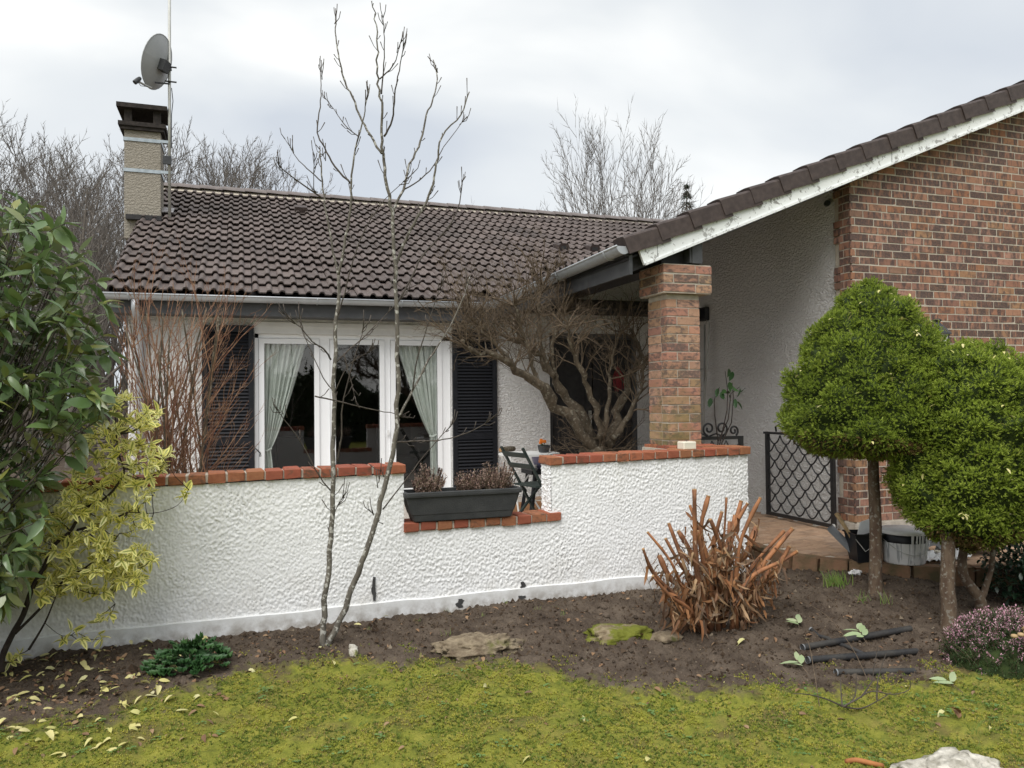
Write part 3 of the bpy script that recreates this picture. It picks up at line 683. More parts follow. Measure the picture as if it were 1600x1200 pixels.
# shutters
sl = MB(); v, f = chamfer(.46, .012, .034, .002); a = R(38); v = v@np.array([[1, 0, 0], [0, math.cos(a), math.sin(a)], [0, -math.sin(a), math.cos(a)]]).T; sl.add(v, f); slm = sl.mesh('slat', M['shutter'])
for (x0, x1) in ((-.415, .165), (2.605, 3.205)):
    sh = grp('shutter', house, ((x0+x1)/2, D-.03, .30)); z0, z1 = .34, 2.475; y0, y1 = D-.048, D-.008; w = .062
    b = MB(); b.box(x0, x0+w, y0, y1, z0, z1); b.box(x1-w, x1, y0, y1, z0, z1)
    for za, zb in ((z0, z0+.10), (1.05, 1.14), (z1-.08, z1)): b.box(x0+w, x1-w, y0+.002, y1-.002, za, zb)
    b.box(x0+w, x1-w, y1-.006, y1, z0, z1)
    b.build('shutter_frame', M['shutter'], sh)
    for za, zb in ((z0+.10, 1.05), (1.14, z1-.08)):
        n = int((zb-za)/.0415)
        for i in range(n): link('slat', slm, sh, loc=((x0+x1)/2, (y0+y1)/2-.004, za+(i+.5)*(zb-za)/n), scale=((x1-x0-2*w)/.46, 1, 1))
    b = MB()
    for z in (.6, 2.15): b.box(x0 if x0 > 1 else x1-.02, (x0+.02) if x0 > 1 else x1, y0-.008, y0-.001, z, z+.06)
    b.build('hinge', M['iron'], sh)
b = MB(); b.tube([(.17, D-.05, 1.02), (.20, D-.075, .99), (.235, D-.085, .95)], .008, 6); b.tube([(.235, D-.085, .95), (.24, D-.085, .92), (.225, D-.085, .915), (.225, D-.085, .945)], .005, 6); b.build('shutter_stay', M['iron'], house)
# front door: dark double door in a deep frame, black panels standing in for its unlit glazing
dr = grp('door', house, ((dx0+dx1)/2, D+.1, FLOOR))
b = MB(); b.box(dx0, dx0+.07, D+.08, D+.17, FLOOR, dz1); b.box(dx1-.07, dx1, D+.08, D+.17, FLOOR, dz1); b.box(dx0+.07, dx1-.07, D+.08, D+.17, dz1-.07, dz1); b.build('frame', M['grey_board'], dr)
for (a, c) in ((dx0+.08, 4.64), (4.66, dx1-.08)):
    b = MB(); b.box(a, a+.1, D+.10, D+.15, FLOOR+.02, dz1-.08); b.box(c-.1, c, D+.10, D+.15, FLOOR+.02, dz1-.08); b.box(a+.1, c-.1, D+.10, D+.15, FLOOR+.02, .55); b.box(a+.1, c-.1, D+.10, D+.15, dz1-.2, dz1-.08); b.build('leaf', M['dark_wood'], dr)
    b = MB(); b.box(a+.1, c-.1, D+.122, D+.135, .55, dz1-.2); b.build('panel', M['dark_wood'], dr)
b = MB(); b.box(4.58, 4.61, D+.05, D+.10, 1.22, 1.40); b.build('handle', M['steel'], dr)
# wing: side wall inside the porch, brick gable
b = MB(); P = [(WX, GAB+.02, 0), (WX, D+.1, 0), (WX, D+.1, zwing(WX)-.13), (WX, GAB+.02, zwing(WX)-.13)]; b.prism(P, (.24, 0, 0)); b.build('porch_side_wall', M['wall2'], house)
GX0, GX1 = 5.50, 9.6
b = MB(); b.prism([(GX0+.02, GAB+.0022, 0), (GX1, GAB+.0022, 0), (GX1, GAB+.0022, zwing(GX1)-.12), (GX0+.02, GAB+.0022, zwing(GX0)-.12)], (0, .22, 0))
gab = b.build('gable_wall', M['mortar'], house)
BL, BH = .228, .0745; bl, bh = .2165, .0630
bm = {}
def brickmesh(key, sx, sy, sz, mat, nm):
    out = []
    for k_ in range(4):
        bb = MB(); v, f = chamfer(sx, sy, sz, .0016, .0013, sum(map(ord, key))+k_); bb.add(v, f); out.append(bb.mesh(nm, mat))
    bm[key] = out; return out
brickmesh('full', bl, .09, bh, M['brick'], 'brick'); brickmesh('half', bl/2-.003, .09, bh, M['brick'], 'brick'); brickmesh('ret', .09, bl, bh, M['brick'], 'brick')
bb_cand = []; z = FLOOR+.10; row = 0
while z < zwing(GX1)-.14:
    off = (0, .5, .28, .72)[row % 4]*BL; x = GX0+off-BL
    while x < GX1:
        xa, xb = max(x, GX0), min(x+BL-.0115, GX1)
        if xb-xa > .04:
            zt = zwing(xa)-.10
            if z+bh < zt+.03: bb_cand.append((xa, xb, z+bh/2))
        x += BL
    z += BH; row += 1
def shown(xa, xb, zc):
    p = np.array([(xa+xb)/2, GAB, zc])-CAM; dz = p@_f; u = 800+FPX*(p@_r)/dz; w = 600-FPX*(p@_u)/dz
    if u > 1600 or u < 1300: return False
    if w > 830: return False
    # hidden behind the two clipped spruces
    if w > 470 and u < 1330+(w-450)*1.05 and u > 1345-(w-450)*.5 and w < 700: return False
    if w > 560 and u > 1395: return w < 660 and u > 1560
    return True
ordered = sorted(bb_cand, key=lambda c: (not shown(*c), (c[0]+c[1])/2+abs(c[2]-1.6)*.2))
rest = MB()
for i, (xa, xb, zc) in enumerate(ordered):
    full = xb-xa > bl*.7
    loc = ((xa+xb)/2, GAB+.045-random.uniform(0, .0012), zc+random.uniform(-.001, .001))
    if i < 300: link('brick', bm['full' if full else 'half'][random.randrange(4)], gab, loc=loc, rot=(0, random.uniform(-.004, .004), random.uniform(-.008, .008)), scale=((xb-xa)/(bl if full else bl/2-.003), 1, 1))
    else:
        v, f = chamfer(xb-xa, .09, bh, .0016); rest.add(v+np.array(loc), f, rng.random())
rest.build('bricks', M['brick_s'], gab, kind='stuff')
# toothed brick return on the corner
ret = grp('corner_return', house, (GX0, GAB+.1, FLOOR)); z = FLOOR+.10; row = 0
b = MB(); b.box(GX0+.0035, WX+.03, GAB+.02, GAB+.14, FLOOR, zwing(GX0)-.14); b.build('mortar_bed', M['mortar'], ret)
while z+bh < zwing(GX0)-.16:
    Lr = .22 if (row//3) % 2 == 0 else .145
    ya = GAB+.018; 
    parts = [(ya, ya+Lr-.012)] if row % 2 else [(ya, ya+.07), (ya+.08, ya+Lr-.012)]
    for (y0, y1) in parts: link('brick', bm['ret'][row % 4], ret, loc=(GX0+.047, (y0+y1)/2, z+bh/2), scale=(1, (y1-y0)/bl, 1))
    z += BH; row += 1
b = MB(); b.box(GX0-.012, GX1, GAB-.012, GAB+.2, 0, FLOOR+.085); b.build('gable_plinth', M['mortar_grey'], house)
b = MB(); b.prism([(GX1, GAB+.02, 0), (14, GAB+.02, 0), (14, GAB+.02, zwing(GX1)-.4), (GX1, GAB+.02, zwing(GX1)-.12)], (0, .2, 0)); b.build('gable_wall_end', M['brick_s'], house)

# ---- tiles
def tile_template(w=.30, Lt=.40, rise=.036):
    """two rolls and two pans; x across, y up the slope, z out of the roof"""
    xs = np.linspace(0, w, 25); ph = (xs/w*2) % 1
    prof = np.where(ph < .5, rise*np.sqrt(np.clip(np.sin(ph/.5*math.pi), 0, 1)), .0)
    t_ = .022; V = []; F = []; n = len(xs)
    for y, dz in ((0, .041), (.02, .043), (Lt, .0)):
        for x, p in zip(xs, prof): V.append((x, y, p+dz))
    for x, p in zip(xs, prof): V.append((x, .022, p*.9+.041-t_))
    for r_ in range(2):
        for i in range(n-1): F.append((r_*n+i, r_*n+i+1, (r_+1)*n+i+1, (r_+1)*n+i))
    for i in range(n-1): F.append((3*n+i, 3*n+i+1, i+1, i))
    return np.array(V), F
tv, tf = tile_template()
tvs, tfs = tv.copy(), [tuple(q) for q in tf]
roof = grp('main_roof', house, (3, EY, EZ))
sm = math.sqrt(1+PM_**2); UPm = np.array([0, 1, PM_])/sm; NOm = np.array([0, -PM_, 1])/sm
ROTm = np.stack([np.array([1, 0, 0]), UPm, NOm], 1)
tm = []
for k_ in range(3):
    bb = MB(); bb.add(tv+rng.normal(0, .0008, tv.shape), tf); tm.append(bb.mesh('roof_tile', M['tile'], True))
    me = tm[-1]; 
gauge = (RY-EY)*sm/17; rest = MB(); tiles = []
for r_ in range(17):
    for c in range(35):
        x = XL+c*.30; y = EY+r_*gauge/sm
        if zmain(y) < zwing(x+.15)-.02 and x > WEX-.25: continue
        tiles.append((r_, x, y))
for i, (r_, x, y) in enumerate(tiles):
    p = np.array([x+random.uniform(-.004, .004), y+random.uniform(-.007, .007), zmain(y)-.012+random.uniform(-.002, .005)]); RJ = ROTm@np.array(Matrix.Rotation(random.uniform(-.012, .012), 3, 'Z'))@np.array(Matrix.Rotation(random.uniform(-.012, .008), 3, 'X'))
    if i < 300: link('roof_tile', tm[i % 3], roof, loc=tuple(p), rot=Matrix(RJ.tolist()))
    else: rest.add(tv@RJ.T+p, tf, rng.random())
rest.build('roof_tiles', M['tile'], roof, smooth=True, kind='stuff')
b = MB(); b.prism([(XL+.02, EY+.05, EZ-.02), (XL+.02, RY, RZ-.035), (XL+.02, RY, RZ-.12), (XL+.02, EY+.05, EZ-.12)], (15, 0, 0)); b.prism([(XL+.02, RY, RZ-.035), (XL+.02, 2*RY-EY, EZ-.03), (XL+.02, 2*RY-EY, EZ-.12), (XL+.02, RY, RZ-.12)], (15, 0, 0))
b.build('roof_deck', M['dark_wood'], roof)
# back slope
rest = MB()
for r_ in range(17):
    for c in range(0):
        y = 2*RY-(EY+r_*gauge/sm); v = tv@np.stack([np.array([-1, 0, 0]), np.array([0, -1, PM_])/sm, np.array([0, PM_, 1])/sm], 1).T; rest.add(v+np.array([XL+.3+c*.3, y, EZ+PM_*r_*gauge/sm-.01]), tf, rng.random())
P = np.array([[(XL+i*.05, 2*RY-EY-j*(RY-EY)/1., EZ+j*(RZ-EZ)+.02*max(0, math.sin(i*.05/.15*2*math.pi))) for i in range(300)] for j in (0, 1)]); rest.grid(P); rest.build('rear_roof_tiles', M['tile'], roof, smooth=True, kind='stuff')
# ridge tiles
bb = MB(); n = 9; prof = [(.13*math.cos(a), .085*math.sin(a)-.01) for a in np.linspace(math.pi, 0, n)]; prof2 = [(p[0]*.86, p[1]-.018) for p in prof]
for (x0, sc) in ((0, 1.0),):
    P = np.array([[(0, q[0]*1.05, q[1]+.012) for q in prof], [(.39, q[0]*.97, q[1]) for q in prof]]); bb.grid(P)
    e = [(0, q[0]*1.05, q[1]+.012) for q in prof]; bb.add(e+[(0, -.12, -.06), (0, .12, -.06)], [tuple(range(n))+(n+1, n)])
    e = [(.39, q[0]*.97, q[1]) for q in prof]; bb.add(e+[(.39, -.12, -.06), (.39, .12, -.06)], [(n, n+1)+tuple(range(n))[::-1]])
rtm = bb.mesh('ridge_tile', M['ridge'], True)
for k_ in range(28): link('ridge_tile', rtm, roof, loc=(XL-.02+k_*.37, RY, RZ+.035), rot=(0, random.uniform(-.006, .006), random.uniform(-.006, .006)))
b = MB(); b.prism([(XL-.01, RY-.16, RZ-.05), (XL-.01, RY+.16, RZ-.05), (XL-.01, RY, RZ+.07)], (10.3, 0, 0)); b.build('ridge_bedding', M['mortar'], roof)
# vent tiles
rp0 = np.array([0, EY, EZ+.03])
for px in ((877, 390), (925, 392)):
    c = atPl(px[0], px[1], rp0, NOm); b = MB()
    prof = [(-.09, 0), (-.085, .10), (-.06, .135), (.06, .135), (.085, .10), (.09, 0)]
    a_ = [c+np.array([q[0], 0, 0])+NOm*q[1]-UPm*.10 for q in prof]; d_ = [c+np.array([q[0]*.8, 0, 0])+NOm*q[1]*.35+UPm*.24 for q in prof]
    n = len(prof); b.add(a_+d_, [tuple(range(n))]+[(i+1, i, n+i, n+i+1) for i in range(n-1)]+[tuple(range(n, 2*n))[::-1]])
    vt = b.build('vent_tile', M['verge'], roof)
    b = MB(); q = [c+np.array([x_, 0, 0])+NOm*z_-UPm*.103 for x_, z_ in ((-.055, .03), (.055, .03), (.05, .09), (-.05, .09))]; b.add(q, [(0, 1, 2, 3)])
    b.build('vent_grille', M['gasket'], roof)
c = atPl(470, 331, rp0, NOm); b = MB(); b.obox(c+NOm*.05, [np.array([1, 0, 0]), UPm, NOm], (.20, .16, .09)); b.build('vent_tile', M['verge'], roof)
# left verge flap tiles of the main roof
for r_ in range(17):
    y = EY+r_*gauge/sm; b = MB(); a_ = np.array([XL-.035, y, zmain(y)+.02]); b.prism([a_, a_+UPm*.40-NOm*.03, a_+UPm*.40-NOm*.14, a_-NOm*.11], (.05, 0, 0)); b.build('verge_tile', M['verge'], roof)

# ---- wing roof
wroof = grp('wing_roof', house, (WEX, VY, WEZ))
sw = math.sqrt(1+PW**2); UPw = np.array([1, 0, PW])/sw; NOw = np.array([-PW, 0, 1])/sw
def vally(x): return EY+(zwing(x)-EZ)/PM_
XR = 10.2
b = MB(); top = [(WEX, VY+.02, zwing(WEX)), (XR, VY+.02, zwing(XR)), (XR, vally(XR), zwing(XR)), (WEX, vally(WEX), zwing(WEX))]
b.prism([np.array(q)-np.array([0, 0, .05]) for q in top], (0, 0, -.05)); b.build('roof_deck', M['dark_wood'], wroof)
rest = MB(); ROTw = np.stack([np.array([0, -1, 0]), UPw, NOw], 1); gw_ = .335
for r_ in range(int((XR-WEX)*sw/gw_)):
    x = WEX+r_*gw_/sw-.03
    y = VY+.45
    while y < vally(x)+.05: rest.add(tv@ROTw.T+np.array([x, y, zwing(x)-.035]), tf, rng.random()); y += .30
rest.build('wing_roof_tiles', M['tile'], wroof, smooth=True, kind='stuff')
b = MB(); b.prism([(XR, VY+.02, zwing(XR)), (2*XR-WEX, VY+.02, WEZ), (2*XR-WEX, VY+.02, WEZ-.08), (XR, VY+.02, zwing(XR)-.08)], (0, 12, 0)); b.build('far_slope', M['tile'], wroof)
# verge cap tiles: box section with rounded shoulder, lower end proud of the next
def vcap():
    bb = MB(); secs = []
    for (t_, lift, grow) in ((0, .030, .010), (.035, .032, .010), (.42, .0, 0)):
        pr = [(-.0-grow, -.115), (-.0-grow, .020+0), (.012-grow, .036), (.035, .042), (.10, .046), (.19, .040), (.20, .0)]
        secs.append([np.array([t_, y, z+lift]) for y, z in pr])
    bb.grid(np.array(secs)); n = len(secs[0]); bb.add(secs[0], [tuple(range(n))]); bb.add(secs[-1], [tuple(range(n))[::-1]]); 
    return bb.mesh('verge_tile', M['verge'])
vm = vcap(); ROTv = np.stack([UPw, np.array([0, 1, 0]), NOw], 1)
nv = int((XR-WEX)*sw/.335)+1
for k_ in range(nv):
    x = WEX-.02+k_*.335/sw; link('verge_tile', vm, wroof, loc=(x, VY-.032+random.uniform(-.003, .003), zwing(x)+.002), rot=Matrix(ROTv.tolist()))
# the white verge board
q0 = np.array([WEX+.11, VY, zwing(WEX+.11)-.085]); b = MB(); Lb = (XR-WEX)*sw
b.obox(q0+UPw*Lb/2-NOw*.068, [UPw, np.array([0, 1, 0]), NOw], (Lb, .026, .136)); b.obox(q0+UPw*(Lb/2)-NOw*.132+np.array([0, -.020, 0]), [UPw, np.array([0, 1, 0]), NOw], (Lb-.004, .016, .020))
b.build('verge_board', M['verge_board'], house)
b = MB(); b.obox(q0+UPw*.16-NOw*.068-np.array([0, .0145, 0]), [unit(UPw*.0+np.array([0, 0, 1])), np.array([0, 1, 0]), np.array([1, 0, 0])], (.10, .002, .003)); b.obox(q0+UPw*2.9-NOw*.068-np.array([0, .0145, 0]), [np.array([0, 0, 1]), np.array([0, 1, 0]), np.array([1, 0, 0])], (.12, .002, .003)); b.build('board_joint', M['gasket'], house)
# soffit under the porch roof, boards and rafters
b = MB(); b.prism([(WEX+.02, VY+.03, zwing(WEX)-.105), (GX0+.3, VY+.03, zwing(GX0+.3)-.105), (GX0+.3, VY+.03, zwing(GX0+.3)-.125), (WEX+.02, VY+.03, zwing(WEX)-.125)], (0, 4.3, 0)); b.build('soffit', M['dark_wood'], house)
for y in (5.98, 6.9, 7.8, 8.7, 9.6):
    b = MB(); b.obox(np.array([4.28, y, zwing(4.28)-.185]), [UPw, np.array([0, 1, 0]), NOw], (2.55, .07, .12)); b.build('rafter', M['dark_wood'], house)
b = MB(); b.box(3.46, 3.68, 6.0, D+.1, 2.715, 2.90); b.build('porch_beam', M['dark_wood'], house)
b = MB(); b.box(3.68, 3.72, 5.90, 6.02, 2.73, 2.96); b.box(3.70, 3.80, 5.89, 5.99, 2.725, 2.93); b.build('rafter_foot', M['grey_board'], house)
b = MB(); b.box(WEX+.035, WEX+.065, VY+.02, EY-.05, 2.60, zwing(WEX)-.06); b.build('eaves_board', M['grey_board'], house)
b = MB(); b.box(XL+.05, 3.2, EY+.04, EY+.07, 2.56, EZ-.04); b.box(XL+.05, 3.2, EY+.07, D, 2.565, 2.585); b.build('eaves_board', M['grey_board'], house)
# gutters: half round with a rolled front lip
def gutter(a, c, side, rad=.062):
    """from a to c; side = horizontal unit vector pointing away from the house"""
    a = np.array(a, float); c = np.array(c, float); g_ = grp('gutter', house, a); n = 11
    prof = [(rad*math.cos(t_), -rad*math.sin(t_)) for t_ in np.linspace(0, math.pi, n)]
    b = MB(); P = np.array([[p+np.array(side)*q[0]+np.array([0, 0, q[1]]) for q in prof] for p in (a, c)]); b.grid(P); P2 = np.array([[p+np.array(side)*q[0]*.94+np.array([0, 0, q[1]*.94]) for q in prof] for p in (a, c)]); b.grid(P2, flip=True)
    b.tube([a+np.array(side)*rad, c+np.array(side)*rad], .009, 8)
    b.build('trough', M['zinc'], g_, smooth=True)
    for p in (a, c):
        b = MB(); b.add([p+np.array(side)*q[0]+np.array([0, 0, q[1]]) for q in prof], [tuple(range(n))]); b.build('end_cap', M['zinc'], g_)
    Lg = np.linalg.norm(c-a); d = (c-a)/Lg; k_ = int(Lg/.85)
    for i in range(k_):
        p = a+d*(.25+i*(Lg-.4)/max(1, k_-1)); b = MB()
        pts = [p+np.array(side)*q[0]*1.05+np.array([0, 0, q[1]*1.05]) for q in prof]; b.tube(pts, .007, 5); b.build('bracket', M['zinc'], g_, smooth=True)
    return g_
gutter((XL-.03, EY-.045, 2.755), (3.02, EY-.045, 2.775), (0, -1, 0)); gutter((WEX-.035, VY-.02, 2.825), (WEX-.035, EY-.06, 2.775), (-1, 0, 0), .066)
b = MB(); x0 = atY(211, 480, EY-.05)[0]; b.tube([(x0, EY-.045, 2.70), (x0, EY-.04, 2.60), (x0+.01, EY+.12, 2.48), (x0+.01, D-.07, 2.36), (x0+.01, D-.06, 2.2), (x0+.01, D-.06, .1)], .042, 12); b.build('downpipe', M['zinc'], house, smooth=True)
# ---- chimney
chim = grp('chimney', roof, (-1.0, 12.5, 4.0))
_c = atPl(226, 338, rp0, NOm); cy = _c[1]; cl = atY(194, 300, cy)[0]; crr = atY(251, 300, cy)[0]; zt = atY(222, 205, cy)[2]; ck = .50
b = MB(); b.box(cl, crr, cy, cy+ck, zmain(cy)-.3, zt+.02); b.build('chimney_stack', M['chim'], chim)
b = MB(); m_ = .075; b.prism([(cl-.05, cy-.05, zt+.0), (crr+.05, cy-.05, zt), (crr+.05, cy+ck+.05, zt), (cl-.05, cy+ck+.05, zt)], (0, 0, .05)); b.box(cl-m_, crr+m_, cy-m_, cy+ck+m_, zt+.05, zt+.11); b.build('chimney_crown', M['cap'], chim)
for x in (cl+.0, crr-.10):
    for y in (cy-.01, cy+ck-.09):
        b = MB(); b.box(x, x+.10, y, y+.10, zt+.11, zt+.31); b.build('cap_post', M['cap'], chim)
b = MB(); b.box(cl-m_-.02, crr+m_+.02, cy-m_-.02, cy+ck+m_+.02, zt+.31, zt+.375); b.build('chimney_cap', M['cap'], chim)
b = MB(); b.box(cl+.03, crr+.02, cy-.10, cy, zmain(cy)-.04, zmain(cy)+.03); b.build('apron_shadow_strip', M['dark_wood'], chim)  # apron strip coloured black as the shadow along the chimney foot
lf = MB(); c_ = atPl(263, 332, rp0, NOm); lf.obox(c_+NOm*.035, [np.array([1, 0, 0]), UPm, NOm], (.16, .30, .012)); lf.build('lead_flashing', M['lead'], chim)
for z in (atY(222, 219, cy)[2], atY(222, 267, cy)[2]):
    b = MB(); b.box(cl-.012, crr+.012, cy-.012, cy-.004, z-.025, z+.025); b.box(crr+.004, crr+.012, cy-.004, cy+ck, z-.025, z+.025); b.box(cl-.012, cl-.004, cy-.004, cy+ck, z-.025, z+.025); b.box(crr, crr+.15, cy-.03, cy-.012, z-.022, z+.02); b.build('strap', M['strap'], chim)
# mast and dish
mx_ = atY(265, 320, cy-.02); mast = thing('antenna_mast', 'tall thin galvanised antenna mast strapped to the rendered chimney', 'antenna', (mx_[0], cy-.02, zmain(cy)+.02))
b = MB(); b.tube([(mx_[0], cy-.02, zmain(cy)-.02), (mx_[0], cy-.02, zmain(cy)+3.4)], .022, 10); b.build('pole', M['steel'], mast, smooth=True)
b = MB(); b.tube([(mx_[0], cy-.02, zmain(cy)+3.38), (mx_[0], cy-.02, zmain(cy)+5)], .017, 8); b.build('upper_pole', M['steel'], mast, smooth=True)
p_ = atY(262, 251, cy-.05); b = MB(); b.box(p_[0]-.065, p_[0]+.055, cy-.09, cy-.045, p_[2]-.06, p_[2]+.06); b.build('junction_box', M['plastic_dk'], mast)
b = MB(); za = atY(268, 170, cy)[2]; b.tube([(mx_[0]+.03, cy-.04, za+.3), (mx_[0]+.05, cy-.05, za+.1), (mx_[0]+.03, cy-.04, za-.1), (mx_[0]+.028, cy-.04, za-.6)], .006, 5); b.build('cable', M['plastic_bk'], mast)
dc = atY(249, 98, cy-.1); dish = thing('satellite_dish', 'grey satellite dish with a receiver arm mounted on the antenna mast', 'satellite dish', tuple(dc))
dn = unit(np.array([-.86, .38, .30])); du = unit(np.array([0, 0, 1])-dn*dn[2]); ds = np.cross(du, dn)
hh = .40; ww = .36; b = MB(); rings = 9; P = np.empty((rings, 32, 3))
for i in range(rings):
    r_ = i/(rings-1)
    for j in range(32):
        a = 2*math.pi*j/31; P[i, j] = dc+ds*ww*r_*math.cos(a)+du*hh*r_*math.sin(a)+dn*(.09*(r_**2)-.05)
b.grid(P); b.tube([P[-1, j] for j in range(32)], .008, 5, cap=False); b.build('reflector', M['dish'], dish, smooth=True)
low = dc-du*hh*.98+dn*.035; tip = atY(214, 126, cy-.25); b = MB(); b.tube([low-dn*.03, low+(tip-low)*.5, tip], .016, 7); b.build('feed_arm', M['steel'], dish)
b = MB(); dd = unit(dc-tip); b.tube([tip-dd*.05, tip+dd*.02, tip+dd*.06, tip+dd*.075], [.035, .035, .028, .02], 10); b.build('receiver', M['plastic_dk'], dish)
b = MB(); b.tube([tip, tip+np.array([.05, 0, -.07]), tip+np.array([.13, 0, -.07]), tip+(low-tip)*.55], .005, 5); b.build('cable', M['plastic_bk'], dish)
mc = dc-dn*.08; b = MB(); b.obox(mc-dn*.01-du*.03, [dn, ds, du], (.09, .16, .16)); b.bar(mc-du*.03, np.array([mx_[0], cy-.02, mc[2]]), .07, .10); b.build('mount', M['plastic_dk'], dish)
b = MB(); 
for dz in (0, -.22): b.tube([(mx_[0]+.10, cy-.05, mc[2]+dz), (mx_[0]-.06, cy-.05, mc[2]+dz)], .012, 6)
b.bar(np.array([mx_[0], cy-.04, mc[2]-.25]), dc-du*.30-dn*.02, .02, .02); b.build('clamp', M['iron'], dish)
# lantern, camera on the wing
lp = atY(1465, 530, GAB-.13); lan = thing('wall_lantern', 'black wall lantern fixed to the brick gable above the spruces', 'lamp', tuple(lp))
b = MB(); b.lathe([(.02, .20), (.045, .185), (.025, .165), (.035, .15), (.12, .06), (.125, .045), (0, .045)], tuple(lp), 6); b.build('roof', M['plastic_dk'], lan)
b = MB(); b.lathe([(0, .044), (.098, .044), (.07, -.16), (0, -.16)], tuple(lp), 6); b.build('glass', M['curtain'], lan)
b = MB()
for k_ in range(6):
    a = k_*math.pi/3; b.tube([lp+np.array([.10*math.cos(a), .10*math.sin(a), .045]), lp+np.array([.073*math.cos(a), .073*math.sin(a), -.165])], .007, 5)
b.lathe([(0, -.165), (.078, -.165), (.078, -.185), (.03, -.22), (0, -.22)], tuple(lp), 6); b.tube([lp+np.array([0, .0, -.2]), lp+np.array([0, .05, -.27]), lp+np.array([0, .125, -.25])], .012, 6); b.build('cage', M['plastic_dk'], lan)
cp = atX(1292, 318, WX-.03); sc_ = thing('security_camera', 'small black security camera under the porch roof beside the brick corner', 'camera', tuple(cp))
b = MB(); dv = unit(np.array([-.6, -.8, -.15])); b.tube([cp-dv*.04, cp+dv*.06, cp+dv*.062], [.028, .030, .0], 12); b.build('housing', M['plastic_bk'], sc_)
b = MB(); b.tube([cp-dv*.03, (WX, cp[1], cp[2]+.03)], .012, 6); b.build('bracket', M['plastic_bk'], sc_)
# ---- brick pillar
pil = thing('brick_pillar', 'square mottled brick pillar with a stepped cap holding up the porch roof', 'pillar', (3.62, 6.1, 1.1))
px0, px1, py0, py1 = 3.475, 3.80, 5.95, 6.275
b = MB(); b.box(px0+.0045, px1-.0045, py0+.0045, py1-.0045, 1.06, 2.46); b.box(px0-.0535, px1+.0885, py0-.0485, py1+.0435, 2.463, 2.713); b.build('mortar_core', M['mortar'], pil)
brickmesh('pf', .21, .10, .066, M['brick_p'], 'brick'); brickmesh('ph', .102, .10, .066, M['brick_p'], 'brick')
def course(x0, x1, y0, y1, zc, odd, e=.0):
    Lx = x1-x0; Ly = y1-y0; j = .011
    def run(org, dx, Ltot, ang, swap):
        h = (Ltot-j)/3; w = [2*h, h] if swap else [h, 2*h]; s_ = 0
        if Ltot < .30: w = [Ltot]
        for wi in w:
            c_ = s_+wi/2; key = 'pf' if wi > .15 else 'ph'; base = .21 if key == 'pf' else .102
            p = np.array(org)+np.array(dx)*c_
            link('brick', bm[key][random.randrange(4)], pil, loc=(p[0], p[1], zc+random.uniform(-.0015, .0015)), rot=(0, random.uniform(-.006, .006), ang+random.uniform(-.008, .008)), scale=(wi/base*.998, .95, 1)); s_ += wi+j
    d_ = .047
    if odd: run((x0, y0+d_, 0), (1, 0, 0), Lx, 0, True); run((x0+d_, y1, 0), (0, -1, 0), Ly-.105, R(90), odd)
    else: run((x0+.105, y0+d_, 0), (1, 0, 0), Lx-.105, 0, True); run((x0+d_, y1, 0), (0, -1, 0), Ly, R(90), True)
    run((x1-d_, y1, 0), (0, -1, 0), Ly-.10, R(90), not odd)
    if odd: run((x0+.1, y1-d_, 0), (1, 0, 0), Lx-.2, 0, odd)
z = 1.125; i = 0
while z+.066 < 2.47: course(px0, px1, py0, py1, z+.033, i % 2); z += .0765; i += 1
for k_ in range(3): course(px0-.058, px1+.093, py0-.053, py1+.048, 2.466+.04+k_*.083, (k_+1) % 2)
# ------------------------------------------------------------------ iron gate standing open against the porch wall
def gate_net(b, o, ex, ez, W_, H_, nx, nz, r_=.006):
    """fish-scale net of waved rods: o origin, ex/ez unit axes"""
    cw = W_/nx; ch = H_/nz
    for j in range(nz):
        for i in range(-1, nx+1):
            # a U between crossing points; rows offset by half a cell
            x0 = (i+.5*(j % 2))*cw; z1 = H_-j*ch
            pts = []
            for t_ in np.linspace(0, 1, 13):
                x = x0+cw*t_; z = z1-ch*(1-abs(2*t_-1)**2.1)
                if -.001 <= x <= W_+.001: pts.append(o+ex*x+ez*z)
            if len(pts) > 2: b.tube(pts, r_, 5)
            c_ = o+ex*(x0+cw/2)+ez*(z1-ch)
            if 0 < x0+cw/2 < W_: b.obox(c_, [ex, np.cross(ez, ex), ez], (.022, .018, .014))
def scroll(b, c, ex, ez, rad, turns=1.4, start=0., r_=.009, sgn=1):
    pts = []
    for t_ in np.linspace(0, 1, 26):
        a = start+sgn*t_*turns*2*math.pi; q = rad*(1-.75*t_); pts.append(c+ex*q*math.cos(a)+ez*q*math.sin(a))
    b.tube(pts, r_, 6); return pts[0]
g0 = atX(1201, 806, 5.40); g1 = atX(1303, 823, 5.40); zb = FLOOR+.025; zt_ = zb+.87
gate = thing('iron_gate', 'black wrought iron gate with fish-scale netting standing open against the porch wall', 'gate', (5.40, (g0[1]+g1[1])/2, FLOOR))
ex = unit(np.array([0, g1[1]-g0[1], 0])); ez = np.array([0, 0, 1.]); Wg = abs(g1[1]-g0[1]); o = np.array([5.40, g0[1], 0])
b = MB()
for q in (0, Wg): b.obox(o+ex*q+ez*(zb+zt_)/2, [np.array([1, 0, 0]), ex, ez], (.035, .04, zt_-zb))
b.obox(o+ex*Wg/2+ez*(zb+.018), [np.array([1, 0, 0]), ex, ez], (.03, Wg-.04, .035)); b.obox(o+ex*Wg/2+ez*(zt_+.012), [np.array([1, 0, 0]), ex, ez], (.034, Wg+.10, .024)); b.build('gate_frame', M['iron'], gate)
b = MB(); gate_net(b, o+ex*.02+ez*(zb+.05), ex, ez, Wg-.04, zt_-zb-.06, 5, 9, .008); b.build('netting', M['iron'], gate, smooth=True)
